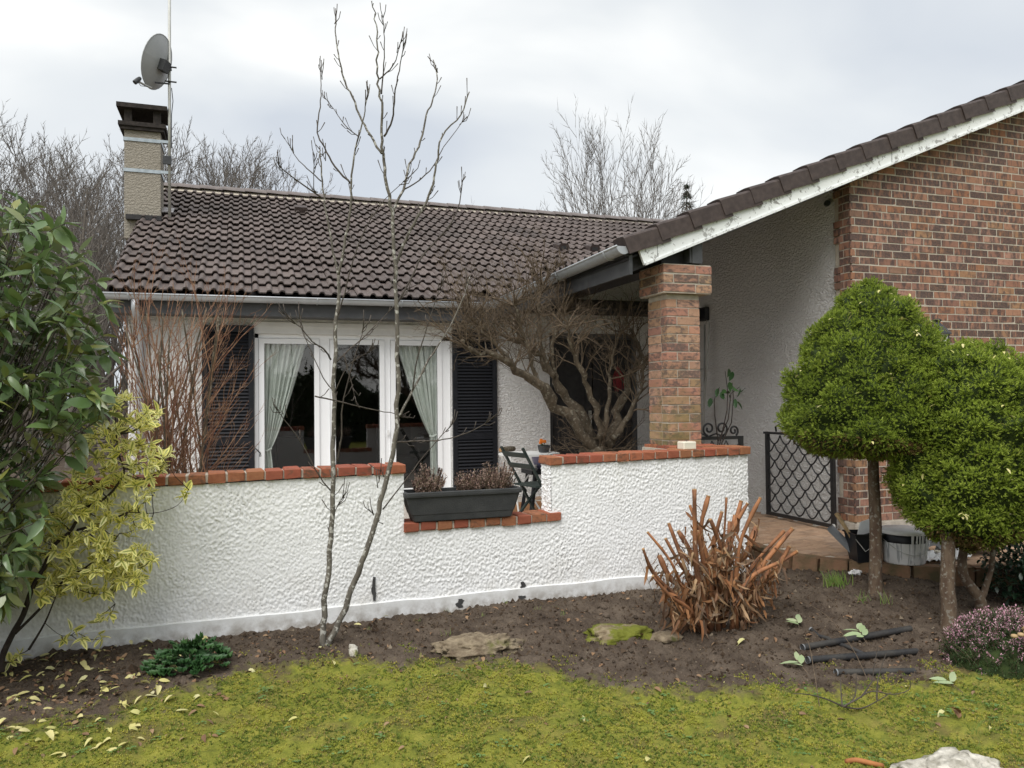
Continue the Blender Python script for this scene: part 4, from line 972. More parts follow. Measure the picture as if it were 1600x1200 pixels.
b = MB(); b.tube([o+ex*.15+ez*(zt_+.03), o+ex*.14+ez*(zt_+.08), o+ex*.19+ez*(zt_+.10), o+ex*.24+ez*(zt_+.07), o+ex*.33+ez*(zt_+.05), o+ex*.45+ez*(zt_+.12), o+ex*.55+ez*(zt_+.15), o+ex*.7+ez*(zt_+.06), o+ex*.8+ez*(zt_+.1), o+ex*.85+ez*(zt_+.03)], .010, 6); b.build('scrollwork', M['iron'], gate, smooth=True)
b = MB(); b.lathe([(0, 0), (.02, 0), (.022, .05), (.012, .07), (0, .07)], (5.37, g1[1]-.03, FLOOR), 8); b.build('ground_bolt', M['steel'], gate)
# the other leaf, seen behind the pillar
pA = atY(1098, 686, 6.75); pB = atY(1160, 688, 6.75); gl2 = thing('iron_gate', 'black wrought iron railing with curled scrolls on top just behind the brick pillar', 'railing', (pA[0], 6.75, FLOOR))
o = np.array([pA[0]-.25, 6.75, 0]); ex = np.array([1., 0, 0]); Wq = pB[0]-pA[0]+.25; zt2 = pA[2]
b = MB(); b.box(o[0]+Wq-.04, o[0]+Wq, 6.73, 6.77, FLOOR, zt2+.02); b.box(o[0], o[0]+.04, 6.73, 6.77, FLOOR, zt2+.02); b.box(o[0], o[0]+Wq, 6.735, 6.765, zt2-.01, zt2+.022); b.box(o[0], o[0]+Wq, 6.735, 6.765, FLOOR+.04, FLOOR+.07); b.build('gate_frame', M['iron'], gl2)
b = MB(); gate_net(b, o+np.array([.03, 0, FLOOR+.08]), ex, ez, Wq-.06, zt2-FLOOR-.1, 4, 9); b.build('netting', M['iron'], gl2, smooth=True)
b = MB(); scroll(b, np.array([pA[0]+.07, 6.75, zt2+.10]), ex, ez, .07, 1.3, R(-100), .010, -1); scroll(b, np.array([pA[0]+.22, 6.75, zt2+.10]), ex, ez, .07, 1.3, R(-80), .010, 1); scroll(b, np.array([pA[0]+.36, 6.75, zt2+.075]), ex, ez, .055, 1.3, R(-60), .010, 1)
b.tube([(pA[0]-.02, 6.75, zt2+.06), (pA[0]+.06, 6.75, zt2+.02), (pA[0]+.15, 6.75, zt2+.05), (pA[0]+.24, 6.75, zt2+.02)], .009, 6); b.build('scrollwork', M['iron'], gl2, smooth=True)
# ladder / airer against the porch wall
la = atX(1108, 503, 5.47); lad = thing('clothes_airer', 'folded grey metal clothes airer leaning on the porch wall beside the pillar', 'airer', (5.45, la[1], FLOOR))
b = MB()
for dy in (0, .34):
    b.tube([(5.28, la[1]+dy, FLOOR), (5.47, la[1]+dy, la[2]), (5.46, la[1]+dy+.03, la[2]+.02), (5.44, la[1]+dy+.05, la[2]-.03)], .011, 7)
    b.tube([(5.36, la[1]+dy+.02, FLOOR), (5.44, la[1]+dy+.05, la[2]-.03)], .011, 7)
b.build('frame', M['steel'], lad, smooth=True)
b = MB()
for k_ in range(6): z = FLOOR+.25+k_*.28; q = (z-FLOOR)/(la[2]-FLOOR); b.tube([(5.28+.19*q, la[1], z), (5.28+.19*q, la[1]+.34, z)], .006, 6)
b.build('rungs', M['steel'], lad)
lb = atX(1100, 491, 5.52); wb = thing('wall_box', 'small black box fixed high on the white porch wall by the pillar', 'box', tuple(lb))
b = MB(); v, f = chamfer(.06, .16, .17, .008); b.add(v+lb, f); b.build('housing', M['plastic_dk'], wb); b = MB(); b.box(lb[0]-.034, lb[0]-.031, lb[1]-.06, lb[1]+.06, lb[2]-.06, lb[2]+.06); b.build('cover', M['plastic_bk'], wb)
# potted shrub behind the pier
pp_ = np.array([4.35, 6.62, FLOOR]); ps = thing('potted_shrub', 'bare-stemmed potted shrub with a few drooping leaves beside the brick pillar', 'plant', tuple(pp_))
b = MB(); b.lathe([(0, 0), (.13, 0), (.18, .32), (.195, .33), (.195, .36), (.165, .36), (.15, .30), (0, .30)], tuple(pp_), 18); b.build('pot', M['coping'], ps, smooth=True)
def leaf_t(L_=1., Wd=.4, fold=.18, curl=.12, rows=(.0, .18, .45, .72, 1.), shape=(0, .75, 1., .72, 0)):
    V = []; E_ = []
    V.append((0, 0, 0)); E_.append(.0)
    for t_, w_ in zip(rows[1:-1], shape[1:-1]):
        z = -curl*L_*t_**2
        V += [(-Wd*w_/2, t_*L_, z+fold*Wd*w_/2), (0, t_*L_, z), (Wd*w_/2, t_*L_, z+fold*Wd*w_/2)]; E_ += [1, 0, 1]
    V.append((0, L_, -curl*L_)); E_.append(.9)
    F = [(0, 2, 1), (0, 3, 2)]
    k_ = len(rows)-2
    for i in range(k_-1):
        a = 1+3*i; c = a+3; F += [(a, a+1, c+1), (a, c+1, c), (a+1, a+2, c+2), (a+1, c+2, c+1)]
    a = 1+3*(k_-1); n = len(V)-1; F += [(a, a+1, n), (a+1, a+2, n)]
    return np.array(V, float), np.array(F), np.array(E_, float)
b = MB(); stems = [[(1122, 690), (1117, 650), (1116, 625), (1124, 605)], [(1125, 692), (1132, 660), (1136, 640), (1137, 610), (1133, 580)], [(1128, 692), (1143, 660), (1146, 620), (1144, 598)], [(1122, 690), (1138, 655), (1142, 615), (1155, 605)]]
tips = []
for st_ in stems:
    pts = [pp_+np.array([0, 0, .3])]+[atY(x, y, 6.6+.05*random.random()) for x, y in st_]; b.tube(pts, np.linspace(.008, .003, len(pts)), 5); tips += pts[-2:]
b.build('stems', M['bark_dark'], ps)
lt, lff, le = leaf_t(.10, .05, .2, .3); b = MB(); n = 16; T = np.array([tips[i % len(tips)]+rng.normal(0, .03, 3) for i in range(n)]); d = np.c_[rng.normal(0, .5, n), rng.normal(0, .5, n), -np.ones(n)*.8]; b.scatter(lt, lff, rotmats(n, d, roll=rng.random(n)*6), T, edge=le); b.build('leaves', M['lowplant'], ps)
# white candle on the coping
cz = atPl(1073, 698, gw(0, .08, 0), GN); cn = thing('candle_block', 'cream square candle standing on the coping before the brick pillar', 'candle', tuple(cz))
b = MB(); v, f = chamfer(.118, .10, .062, .006); ca_, sa_ = math.cos(ga), math.sin(ga); v = v@np.array([[ca_, sa_, 0], [-sa_, ca_, 0], [0, 0, 1]]); b.add(v+np.array([cz[0], cz[1], ctop(3.3)+.031]), f); b.build('wax', M['cream'], cn)
b = MB(); b.tube([(cz[0], cz[1], ctop(3.3)+.06), (cz[0]+.002, cz[1], ctop(3.3)+.072)], .002, 5); b.build('wick', M['plastic_bk'], cn)
# ------------------------------------------------------------------ planter box with heathers
plo = gw(1.50, .06, zs_sill+.064); pl_ = thing('planter_box', 'long anthracite plastic planter box standing on the notch of the garden wall', 'planter', tuple(plo))
pa = ga+R(-1.5); PX = np.array([math.cos(pa), math.sin(pa), 0]); PY = np.array([-math.sin(pa), math.cos(pa), 0]); PZv = np.array([0, 0, 1.])
def pb(u, w, z): return plo+PX*u+PY*w+PZv*z
def rring(hl, hw, z, r_=.03, n=5):
    pts = []
    for cx, cy, a0 in ((hl-r_, hw-r_, 0), (-hl+r_, hw-r_, 90), (-hl+r_, -hw+r_, 180), (hl-r_, -hw+r_, 270)):
        for k_ in range(n): a = R(a0+90*k_/(n-1)); pts.append(pb(cx+r_*math.cos(a), cy+r_*math.sin(a), z))
    return pts
rings = [rring(.355, .075, 0, .02), rring(.36, .08, .006, .02), rring(.372, .086, .045, .02), rring(.374, .088, .048, .02), rring(.378, .09, .052, .02), rring(.415, .105, .172, .02), rring(.428, .118, .174, .025), rring(.430, .12, .186, .025), rring(.430, .12, .203, .025), rring(.424, .114, .209, .025), rring(.405, .095, .207, .02), rring(.398, .092, .165, .02)]
b = MB(); Pq = np.array(rings); Pq = np.concatenate([Pq, Pq[:, :1]], 1); b.grid(Pq, flip=True); b.add(rings[0], [tuple(range(20))[::-1]]); b.build('box', M['planter'], pl_)
b = MB(); b.add(rings[-1], [tuple(range(20))]); b.build('soil', M['core'], pl_)
hl_ = [('in bloom tips leaning at the end next to the window', -.27), ('short and dense in the middle', .02), ('tallest with dark spent tips by the table', .27)]
def heather(name, label, c, rad, h, n, fol, flo, group=None, lean=.5, spent=True, cat='plant', stem='twig_tan'):
    t_ = thing(name, label, cat, tuple(c), group); st_ = MB(); fo = MB(); fl = MB(); sp_ = MB()
    lv = np.array([(0, 0, 0), (-.004, .008, 0), (0, .018, 0), (.004, .008, 0)]); lf_ = np.array([(0, 1, 2), (0, 2, 3)])
    for i in range(n):
        a = rng.random()*6.283; q = math.sqrt(rng.random()); base = c+np.array([math.cos(a)*rad*q*.6, math.sin(a)*rad*q*.6, 0]); d = unit(np.array([math.cos(a)*q*lean, math.sin(a)*q*lean, 1.])+rng.normal(0, .10, 3))
        Ls = h*(1-.35*q*q)*rng.uniform(.65, 1.15); p1 = base+d*Ls; st_.tube([base, base+d*Ls*.5+rng.normal(0, .006, 3), p1], [.0022, .0018, .001], 3, cap=False)
        for (mb, lo_, hi_, m_) in ((fo, .1, .72, 16), (fl, .40, .98, 20)):
            tt = rng.uniform(lo_, hi_, m_); T = base+d*(Ls*tt)[:, None]+rng.normal(0, .004, (m_, 3)); dd = rsphere(m_)+d*.7; mb.scatter(lv*rng.uniform(.8, 1.2), lf_, rotmats(m_, dd), T)
        if spent and rng.random() < .45: sp_.tube([p1-d*.05, p1-d*.02, p1], [.002, .0045, .002], 4)
    st_.build('stems', M[stem], t_); fo.build('foliage', M[fol], t_); fl.build('flowers', M[flo], t_)
    if sp_.n: sp_.build('spent_tips', M['bark_dark'], t_, kind='stuff')
    return t_
heather('heather_plant', 'faded pink heather at the window end of the planter box', pb(-.24, 0, .165), .12, .21, 85, 'heath_d', 'heath_d')
heather('heather_plant', 'low faded heather in the middle of the planter box', pb(.07, 0, .165), .11, .17, 75, 'heath_d', 'heath_d')
heather('heather_plant', 'tall faded heather with dark tips at the table end of the planter box', pb(.27, 0, .165), .12, .23, 95, 'heath_d', 'heath_d')
# ------------------------------------------------------------------ bistro set on the terrace
def fold_chair(name, label, pos, rz, mat):
    t_ = thing(name, label, 'chair', pos); ca, sa = math.cos(rz), math.sin(rz)
    def q(x, y, z): return np.array([pos[0]+x*ca-y*sa, pos[1]+x*sa+y*ca, pos[2]+z])
    for s_ in (-1, 1):
        y = s_*.19
        b = MB(); b.bar(q(-.27, y, .83), q(.22, y, .0), .018, .030, up=q(0, 1, 0)-q(0, 0, 0)); b.build('back_post', mat, t_)
        b = MB(); b.bar(q(-.24, y*.85, 0), q(.20, y*.85, .45), .018, .030, up=q(0, 1, 0)-q(0, 0, 0)); b.build('leg', mat, t_)
    for z, h_ in ((.76, .05), (.65, .05)):
        x = -.27+(.83-z)*.59-.012; b = MB(); b.obox(q(x, 0, z), [q(0, 1, 0)-q(0, 0, 0), unit(q(-.51, 0, .86)-q(0, 0, 0)), unit(q(.86, 0, .51)-q(0, 0, 0))], (.40, h_, .012)); b.build('back_slat', mat, t_)
    for k_ in range(6): b = MB(); x = -.10+k_*.066; b.obox(q(x, 0, .455), [q(1, 0, 0)-q(0, 0, 0), q(0, 1, 0)-q(0, 0, 0), np.array([0, 0, 1])], (.052, .40, .016)); b.build('seat_slat', mat, t_)
    b = MB(); b.bar(q(.18, -.17, .05), q(.18, .17, .05), .012, .02); b.bar(q(-.22, -.15, .03), q(-.22, .15, .03), .012, .02); b.build('stretcher', mat, t_)
    return t_
cpos = atZ(836, 757, FLOOR+.455)
fold_chair('folding_chair', 'dark green folding bistro chair with its back to the planter box', (cpos[0], cpos[1], FLOOR), R(14), M['green_wood'])
c2 = atZ(845, 736, FLOOR+.50)
st_ = thing('garden_stool', 'black garden stool carrying a mauve pot behind the bistro chair', 'stool', (c2[0]+.02, c2[1], FLOOR))
b = MB(); b.obox((c2[0]+.02, c2[1], FLOOR+.50), np.eye(3), (.38, .34, .045)); b.build('seat', M['plastic_bk'], st_)
for sx in (-1, 1):
    for sy in (-1, 1): b = MB(); b.bar((c2[0]+.02+sx*.13, c2[1]+sy*.12, FLOOR+.48), (c2[0]+.02+sx*.20, c2[1]+sy*.15, FLOOR), .03, .04); b.build('leg', M['plastic_bk'], st_)
po = np.array([c2[0]+.03, c2[1], FLOOR+.523]); pt = thing('mauve_pot', 'glazed mauve plant pot standing on the black stool under the table edge', 'pot', tuple(po))
b = MB(); b.lathe([(0, 0), (.06, 0), (.11, .06), (.128, .13), (.125, .16), (.115, .16), (.11, .12), (0, .11)], tuple(po), 20); b.build('bowl', M['purple'], pt, smooth=True)
b = MB(); b.lathe([(0, .125), (.11, .125)], tuple(po), 20); b.build('earth', M['core'], pt)
# table
pk0 = atZ(790, 790, FLOOR+.03); pk1 = atZ(872, 786, FLOOR+.03); pkt = thing('wooden_plank', 'wide orange-brown wooden plank lying on the terrace under the bistro chair', 'plank', tuple((pk0+pk1)/2))
for k_ in range(3): b = MB(); b.box(pk0[0]-.25, pk1[0]+.25, pk0[1]-.55+.27*k_, pk0[1]-.55+.27*k_+.262, FLOOR, FLOOR+.028); b.build('board', M['deck'], pkt)
tz = FLOOR+.72; tA = atZ(778, 707, tz); tB = atZ(872, 709, tz); tm_ = (tA+tB)/2; tb = thing('bistro_table', 'white metal folding bistro table beside the wall of the house', 'table', (tm_[0]+.05, tm_[1], FLOOR))
cx_, cy_ = tm_[0]+.02, tm_[1]; rad_ = (tB[0]-tA[0])/2+.08
b = MB(); b.prism([(cx_+rad_*math.cos(a)*1.0, cy_+.30*math.sin(a), tz-.02) for a in np.linspace(0, 2*math.pi, 9)[:-1]+R(22.5)], (0, 0, .022)); b.build('table_top', M['white_metal'], tb)
for sx in (-1, 1):
    for sy in (-1, 1): b = MB(); b.tube([(cx_+sx*rad_*.8, cy_+sy*.2, tz-.02), (cx_-sx*rad_*.2, cy_+sy*.22, FLOOR+.3), (cx_-sx*rad_*.75, cy_+sy*.22, FLOOR)] if sy > 0 else [(cx_+sx*rad_*.85, cy_-.2, tz-.02), (cx_+sx*rad_*.55, cy_-.22, FLOOR)], .010, 7); b.build('leg', M['white_metal'], tb)
lg = thing('wood_log', 'short split log lying on the white bistro table', 'log', tuple(atZ(790, 704, tz+.03))); q = atZ(782, 703, tz+.03); w_ = atZ(803, 701, tz+.03)
b = MB(); b.tube([q, (q+w_)/2+np.array([0, 0, .004]), w_], [.026, .03, .027], 8); b.build('bark', M['bark_shrub'], lg); b = MB(); b.tube([q-unit(w_-q)*.002, q], .023, 8); b.tube([w_, w_+unit(w_-q)*.002], .023, 8); b.build('cut_face', M['canetip'], lg)
fp = atZ(850, 706, tz+.01); fpt = thing('flower_pot', 'small grey pot with an orange flower on the bistro table', 'flower pot', tuple(fp))
b = MB(); b.lathe([(0, 0), (.055, 0), (.07, .07), (.06, .07), (.055, .05), (0, .05)], tuple(fp), 14); b.build('pot', M['planter'], fpt)
b = MB()
for k_ in range(14): a = rng.random()*6.28; b.obox(fp+np.array([-.02+.03*math.cos(a), .02*math.sin(a), .09+rng.random()*.04]), np.eye(3), (.028, .02, .02))
b.build('petals', M['orange'], fpt); b = MB(); b.scatter(*leaf_t(.07, .03)[:2], rotmats(8, rsphere(8)*.6+np.array([0, 0, .7])), np.tile(fp+np.array([0, 0, .05]), (8, 1))); b.build('leaves', M['lowplant'], fpt)
# door decoration
dp = atY(965, 590, D+.04); dd_ = thing('door_decoration', 'bunch of dark red twigs hanging on the front door', 'decoration', tuple(dp))
b = MB()
for k_ in range(46): a = rng.uniform(-.75, .75); b.tube([dp+np.array([0, 0, .17]), dp+np.array([math.sin(a)*.12, -.02, .02]), dp+np.array([math.sin(a)*.13*rng.random(), -.02, -.18*rng.random()-.03])], .004, 4)
b.build('twigs', M['redtwig'], dd_)
b = MB(); b.tube([dp+np.array([0, 0, .17]), dp+np.array([.01, .02, .28])], .003, 4); b.build('cord', M['redtwig'], dd_)
# ------------------------------------------------------------------ buckets and tools on the porch
def porch_at(x, y, z=FLOOR): return atZ(x, y, z)
q = porch_at(1350, 876); b1 = thing('black_bucket', 'black square builder\'s bucket with a wooden-handled brush on the porch', 'bucket', tuple(q))
def tub(mb, c, w0, w1, h, th=.006, n=4, off=R(45)):
    pr = [(w0*.0, 0), (w0, 0), (w1, h), (w1+.012, h), (w1+.012, h-.012), (w1-th, h-.014), (w0-th, .01), (0, .01)]
    a0 = np.arange(n)*2*math.pi/n+off; V = [(c[0]+r_*math.cos(a), c[1]+r_*math.sin(a), c[2]+z) for r_, z in pr for a in a0]; mb.add(V, _tubef(len(pr), n))
b = MB(); tub(b, q, .115, .155, .225, off=R(45)-YAW); b.build('body', M['plastic_bk'], b1)
b = MB(); b.tube([q+np.array([-.15, -.08, .19]), q+np.array([-.10, -.125, .10]), q+np.array([-.05, -.14, .135]), q+np.array([.0, -.14, .18])], .003, 5); b.build('handle', M['steel'], b1)
br = thing('paint_brush', 'wooden-handled paint brush standing in the black bucket', 'brush', tuple(q+np.array([-.05, .02, .06])))
b = MB(); b.tube([q+np.array([-.04, .03, .10]), q+np.array([-.10, .05, .22]), q+np.array([-.19, .08, .37])], [.018, .014, .018], 8); b.build('handle', M['wood'], br, smooth=True); b = MB(); b.obox(q+np.array([-.03, .03, .07]), np.eye(3), (.05, .03, .08)); b.build('bristles', M['paint'], br)
sp = thing('paint_scraper', 'white plastic paint scraper propped in the black bucket', 'scraper', tuple(q+np.array([.05, .03, .05]))); b = MB(); cc = q+np.array([.06, .04, .19]); b.prism([cc+np.array([-.08, 0, 0]), cc+np.array([.08, 0, .02]), cc+np.array([.06, .02, .12]), cc+np.array([-.03, .02, .10])], (0, .01, 0)); b.build('blade', M['white_pl'], sp); b = MB(); b.tube([cc+np.array([0, .005, 0]), cc+np.array([-.01, -.01, -.13])], .012, 6); b.build('grip', M['plastic_dk'], sp)
q2 = porch_at(1413, 878); b2 = thing('paint_bucket', 'round paint bucket with a white lid and long white drips down its side', 'bucket', tuple(q2))
b = MB(); b.lathe([(0, 0), (.145, 0), (.15, .01), (.163, .165)], tuple(q2), 28); b.build('body', M['paint'], b2, smooth=True)
b = MB(); b.lathe([(.163, .165), (.168, .235), (.160, .235), (0, .232)], tuple(q2), 28); b.build('rim_band', M['plastic_bk'], b2, smooth=True)
b = MB(); b.lathe([(.172, .228), (.178, .245), (.172, .262), (0, .265)], tuple(q2), 28); b.build('lid', M['white_pl'], b2, smooth=True)
b = MB()
for k_ in range(26):
    a = R(-90)-YAW+rng.uniform(-.2, 1.35); L_ = rng.uniform(.04, .22); zz = np.linspace(.24, .24-L_, 4); b.tube([q2+np.array([math.cos(a)*(.150+.02*z/.24+.002), math.sin(a)*(.150+.02*z/.24+.002), z]) for z in zz], [.005, .003, .003, .0045], 5)
b.build('drips', M['white_pl'], b2); b = MB(); fr_ = R(-90)-YAW
b.tube([q2+np.array([math.cos(fr_+a)*.176, math.sin(fr_+a)*.176, .20-.12*math.cos(a*.85)**2]) for a in np.linspace(-1.5, 1.5, 12)], .0028, 5); b.build('handle', M['steel'], b2)
q3 = porch_at(1318, 872); pi_ = thing('gutter_offcut', 'short grey half-round gutter offcut leaning beside the black bucket', 'pipe', tuple(q3)); b = MB(); ax_ = unit(np.array([-.16, .12, .21])); s_ = unit(np.cross(ax_, np.array([0, 0, 1]))); n_ = np.cross(s_, ax_)
prof = [(math.cos(a), math.sin(a)) for a in np.linspace(-.2, math.pi+.2, 12)]; P0 = q3+np.array([.055, -.03, .045])
P = np.array([[P0+ax_*t_+s_*.05*c_+n_*.05*d_ for c_, d_ in prof] for t_ in (0, .12, .25)]); b.grid(P); P = np.array([[P0+ax_*t_+s_*.046*c_+n_*.046*d_ for c_, d_ in prof] for t_ in (0, .12, .25)]); b.grid(P, flip=True); b.build('half_pipe', M['greyplast'], pi_, smooth=True)
b = MB(); b.tube([P[0][i]*.5+P0*.5+(P[0][i]-P0)*.48 for i in range(12)], .003, 4); b.build('rim', M['greyplast'], pi_)
# clutter behind the trunks: folded sheets, brick pack, roll
q4 = porch_at(1522, 868); sb_ = thing('cement_bag', 'grey folded cement bag lying on the porch behind the forked spruce trunk', 'bag', tuple(q4)); b = MB(); P = np.empty((14, 18, 3))
for i in range(14):
    for j in range(18): u, w = j/17-.5, i/13-.5; P[i, j] = q4+np.array([u*.62, .12+w*.34, .03+.17*math.cos(u*2.6)*math.cos(w*2.6)+.012*math.sin(u*19+w*13)])
b.grid(P); b.build('sack', M['greyplast'], sb_, smooth=True); b = MB(); b.obox(q4+np.array([0, .1, .19]), np.eye(3), (.16, .10, .012)); b.build('label_patch', M['deck'], sb_)
q5 = porch_at(1465, 872); ds_ = thing('dust_sheet', 'crumpled white paint-stained dust sheet on the porch between the spruce trunks', 'sheet', tuple(q5)); b = MB(); P = np.empty((22, 22, 3)); hfz = np.abs(fnoise((22, 22), 1.1, 2, 8, 77))
for i in range(22):
    for j in range(22): P[i, j] = q5+np.array([(j/21-.5)*.42, (i/21-.5)*.30, .008+.028*hfz[i, j]])
b.grid(P); b.build('cloth', M['white_pl'], ds_, smooth=True); b = MB(); b.obox(q5+np.array([.05, .02, .05]), np.eye(3), (.10, .05, .012)); b.build('fold', M['cream'], ds_)
q6 = atZ(1337, 904, .15); tp_ = thing('crumpled_paper', 'crumpled white paper scrap on the soil beside the spruce trunk', 'paper', tuple(q6)); b = MB(); P = np.empty((9, 16, 3))
for i in range(9):
    for j in range(16): a = j/15*6.283; r_ = .05*math.sin(i/8*math.pi)*(1+.3*rng.normal()); P[i, j] = np.array([q6[0], q6[1], float(gz(q6[0], q6[1]))+.022])+np.array([r_*math.cos(a)*1.1, r_*math.sin(a)*.7, .025*math.cos(i/8*math.pi)*(1+.2*rng.normal())])
P[:, -1] = P[:, 0]; b.grid(P); b.build('scrap', M['white_pl'], tp_)
# black pipes on the soil
for i, (a, c, r_, lb_) in enumerate((((1254, 998), (1422, 972), .020, 'black pipe lying on the soil with a torn pale end, farthest from the lawn'), ((1262, 1020), (1432, 996), .020, 'black pipe lying under a pale leaf sprig on the soil'), ((1306, 1032), (1428, 1024), .019, 'short black pipe lying on the soil beside the lawn edge'))):
    A = atZ(a[0], a[1], .09); B = atZ(c[0], c[1], .09); n = 9; pts = [A+(B-A)*t_ for t_ in np.linspace(0, 1, n)]; zA_ = float(gz(A[0], A[1]))+r_*.45; zB_ = float(gz(B[0], B[1]))+r_*.45; pts = [np.array([p[0], p[1], zA_+(zB_-zA_)*k_/(n-1)+.004]) for k_, p in enumerate(pts)]
    t_ = thing('black_pipe', lb_, 'pipe', tuple(pts[n//2])); b = MB(); b.tube(pts, r_, 12, cap=False); b.build('tube', M['black_pipe'], t_, smooth=True); b = MB(); b.tube([pts[0]-unit(pts[1]-pts[0])*.004, pts[0]+unit(pts[1]-pts[0])*.004], r_*1.04, 12, cap=False); b.build('cut_end', M['greyplast'], t_)
    b = MB(); b.tube([pts[0]+unit(pts[1]-pts[0])*.002, pts[0]+unit(pts[1]-pts[0])*.006], r_*.97, 12); b.build('hollow_shade', M['gasket'], t_)  # dark disc across the mouth stands in for the shade inside the pipe
A = atZ(1266, 972, .10); B = atZ(1350, 1002, .09); pts = [A+(B-A)*u for u in np.linspace(0, 1, 7)]; pts = [np.array([p[0], p[1], float(gz(p[0], p[1]))+.012]) for p in pts]
t_ = thing('black_pipe', 'thin black pipe lying crosswise under the thicker pipes', 'pipe', tuple(pts[3])); b = MB(); b.tube(pts, .013, 10); b.build('tube', M['black_pipe'], t_, smooth=True); b = MB(); b.tube([pts[0], pts[0]+(pts[1]-pts[0])*.1], .0145, 10); b.build('cut_end', M['greyplast'], t_)
# stones
def stone(name, label, c, size, mat, seed, sub=4):
    import bmesh
    bm_ = bmesh.new(); bmesh.ops.create_icosphere(bm_, subdivisions=sub, radius=1); me = bpy.data.meshes.new(name)
    from mathutils import noise as mn
    for v in bm_.verts:
        p = v.co.copy(); q = p*1.3+Vector((seed*3.1, 0, 0)); k_ = 1+.32*mn.noise(q)+.22*mn.noise(q*2.7)+.14*mn.noise(q*6)+.08*mn.noise(q*14)
        v.co = Vector((p.x*size[0]*k_, p.y*size[1]*k_, p.z*size[2]*k_))
    bm_.to_mesh(me); bm_.free(); me.materials.append(mat)
    for p in me.polygons: p.use_smooth = True
    return link(name, me, None, loc=tuple(c), label=label, cat='stone')
q = atZ(1480, 1205, .05); stone('limestone_rock', 'pale pitted limestone rock half buried in the mossy lawn', (q[0], q[1]-.03, gz(q[0], q[1])+.01), (.25, .17, .085), M['rock'], 1, 5)
q = atZ(750, 1012, .06); stone('earthy_rock', 'wide flat earth-coloured rock sunk in the soil before the wall', (q[0], q[1], gz(q[0], q[1])+.005), (.26, .16, .075), M['rock2'], 2, 5)
q = atZ(968, 990, .06); stone('mossy_rock', 'low moss-covered rock beside the cut-down canes', (q[0], q[1], gz(q[0], q[1])+.0), (.235, .14, .065), M['rock3'], 3)
q = atZ(1040, 992, .06); stone('mossy_rock', 'small pale moss-edged rock touching the cut-down canes', (q[0], q[1], gz(q[0], q[1])+.0), (.11, .08, .04), M['rock2'], 5, 3)
q = atZ(552, 1022, .06); stone('pale_stone', 'small pale elongated stone at the foot of the young tree', (q[0], q[1], gz(q[0], q[1])+.01), (.03, .09, .025), M['rock'], 6, 3)
# ------------------------------------------------------------------ plants
def rotv(d, ang, az):
    d = unit(d); a = np.array([0, 0, 1.]) if abs(d[2]) < .9 else np.array([1., 0, 0]); u = unit(np.cross(d, a)); w = np.cross(d, u)
    return unit(d*math.cos(ang)+(u*math.cos(az)+w*math.sin(az))*math.sin(ang))
def grow(mb, p, d, L_, r_, lvl, P, tips=None):
    """recursive branch; P: seg, wob, up, n[lvl], ang, lf, rf, sides"""
    k_ = max(3, P.get('seg', 4)-P.get('drop', 0)*lvl); pts = [np.array(p, float)]; d = unit(d); ds_ = [d]
    for i in range(k_):
        d = unit(d+rng.normal(0, P['wob'], 3)+np.array([0, 0, P['up']])); pts.append(pts[-1]+d*L_/k_); ds_.append(d)
    rr = r_*np.linspace(1, P.get('tip', .35), k_+1)
    mb[min(lvl, len(mb)-1)].tube(pts, rr, max(3, P.get('sides', 5)-lvl), cap=False, rnd=rng.random())
    if lvl+1 < len(P['n'])+1 and lvl < len(P['n']):
        n = P['n'][lvl]; n = int(n*rng.uniform(.75, 1.25)+.5); az = rng.random()*6.28
        for j in range(n):
            t_ = P.get('t0', .25)+(1-P.get('t0', .25))*(j+rng.random())/n; t_ = min(t_, .98); q = t_*k_; i = int(q); f = q-i
            b0 = pts[i]*(1-f)+pts[i+1]*f; az += 2.4+rng.normal(0, .5)
            grow(mb, b0, rotv(ds_[i], P['ang']*rng.uniform(.6, 1.3), az), L_*P['lf']*rng.uniform(.6, 1.2)*(1.1-.45*t_), max(P.get('rmin', .001), np.interp(q, range(k_+1), rr)*P['rf']), lvl+1, P, tips)
    elif tips is not None: tips.append((pts[-1], ds_[-1]))
    return pts, ds_
def smoothpath(pts, n=4):
    """Catmull-Rom through the traced points"""
    P = [pts[0]]+list(pts)+[pts[-1]]; out_ = []
    for i in range(1, len(P)-2):
        for t_ in np.linspace(0, 1, n, endpoint=False):
            a, b_, c, d = P[i-1], P[i], P[i+1], P[i+2]; out_.append(.5*((2*b_)+(-a+c)*t_+(2*a-5*b_+4*c-d)*t_**2+(-a+3*b_-3*c+d)*t_**3))
    out_.append(np.array(pts[-1])); return out_

# --- young twin-stemmed tree
tbase = atZ(508, 1014, .06); TY = tbase[1]
yt = thing('young_tree', 'slender bare young tree with two mottled grey stems in front of the low wall', 'tree', (tbase[0], TY, float(gz(tbase[0], TY))))
def trace(px, y0, y1): 
    n = len(px); return [atY(x, y, y0+(y1-y0)*i/(n-1)) for i, (x, y) in enumerate(px)]
Z3 = lambda L_: [(400+x/3, y/3) for x, y in L_]
trA = [(504, 1020), (505, 985), (508, 940), (515, 880), (519, 800), (521, 700), (522, 600), (525, 500), (529, 430)]
trB = [(510, 1020), (520, 990), (538, 955), (560, 895), (580, 835), (600, 765), (616, 690), (622, 610), (619, 500), (616, 420)]+Z3([(635, 1000), (610, 850), (595, 720), (590, 600), (585, 450), (570, 370), (570, 250), (565, 120), (550, 15)])
paths = [('stem', trA, .0195, .0105, .0, .02), ('stem', trB, .0205, .0030, .0, -.15)]
A1 = [(529, 430)]+Z3([(360, 1180), (330, 1000), (310, 850), (303, 740), (300, 700)])
A2 = [(529, 430)]+Z3([(415, 1150), (440, 980), (447, 860), (465, 700), (495, 595), (515, 500), (530, 410)])
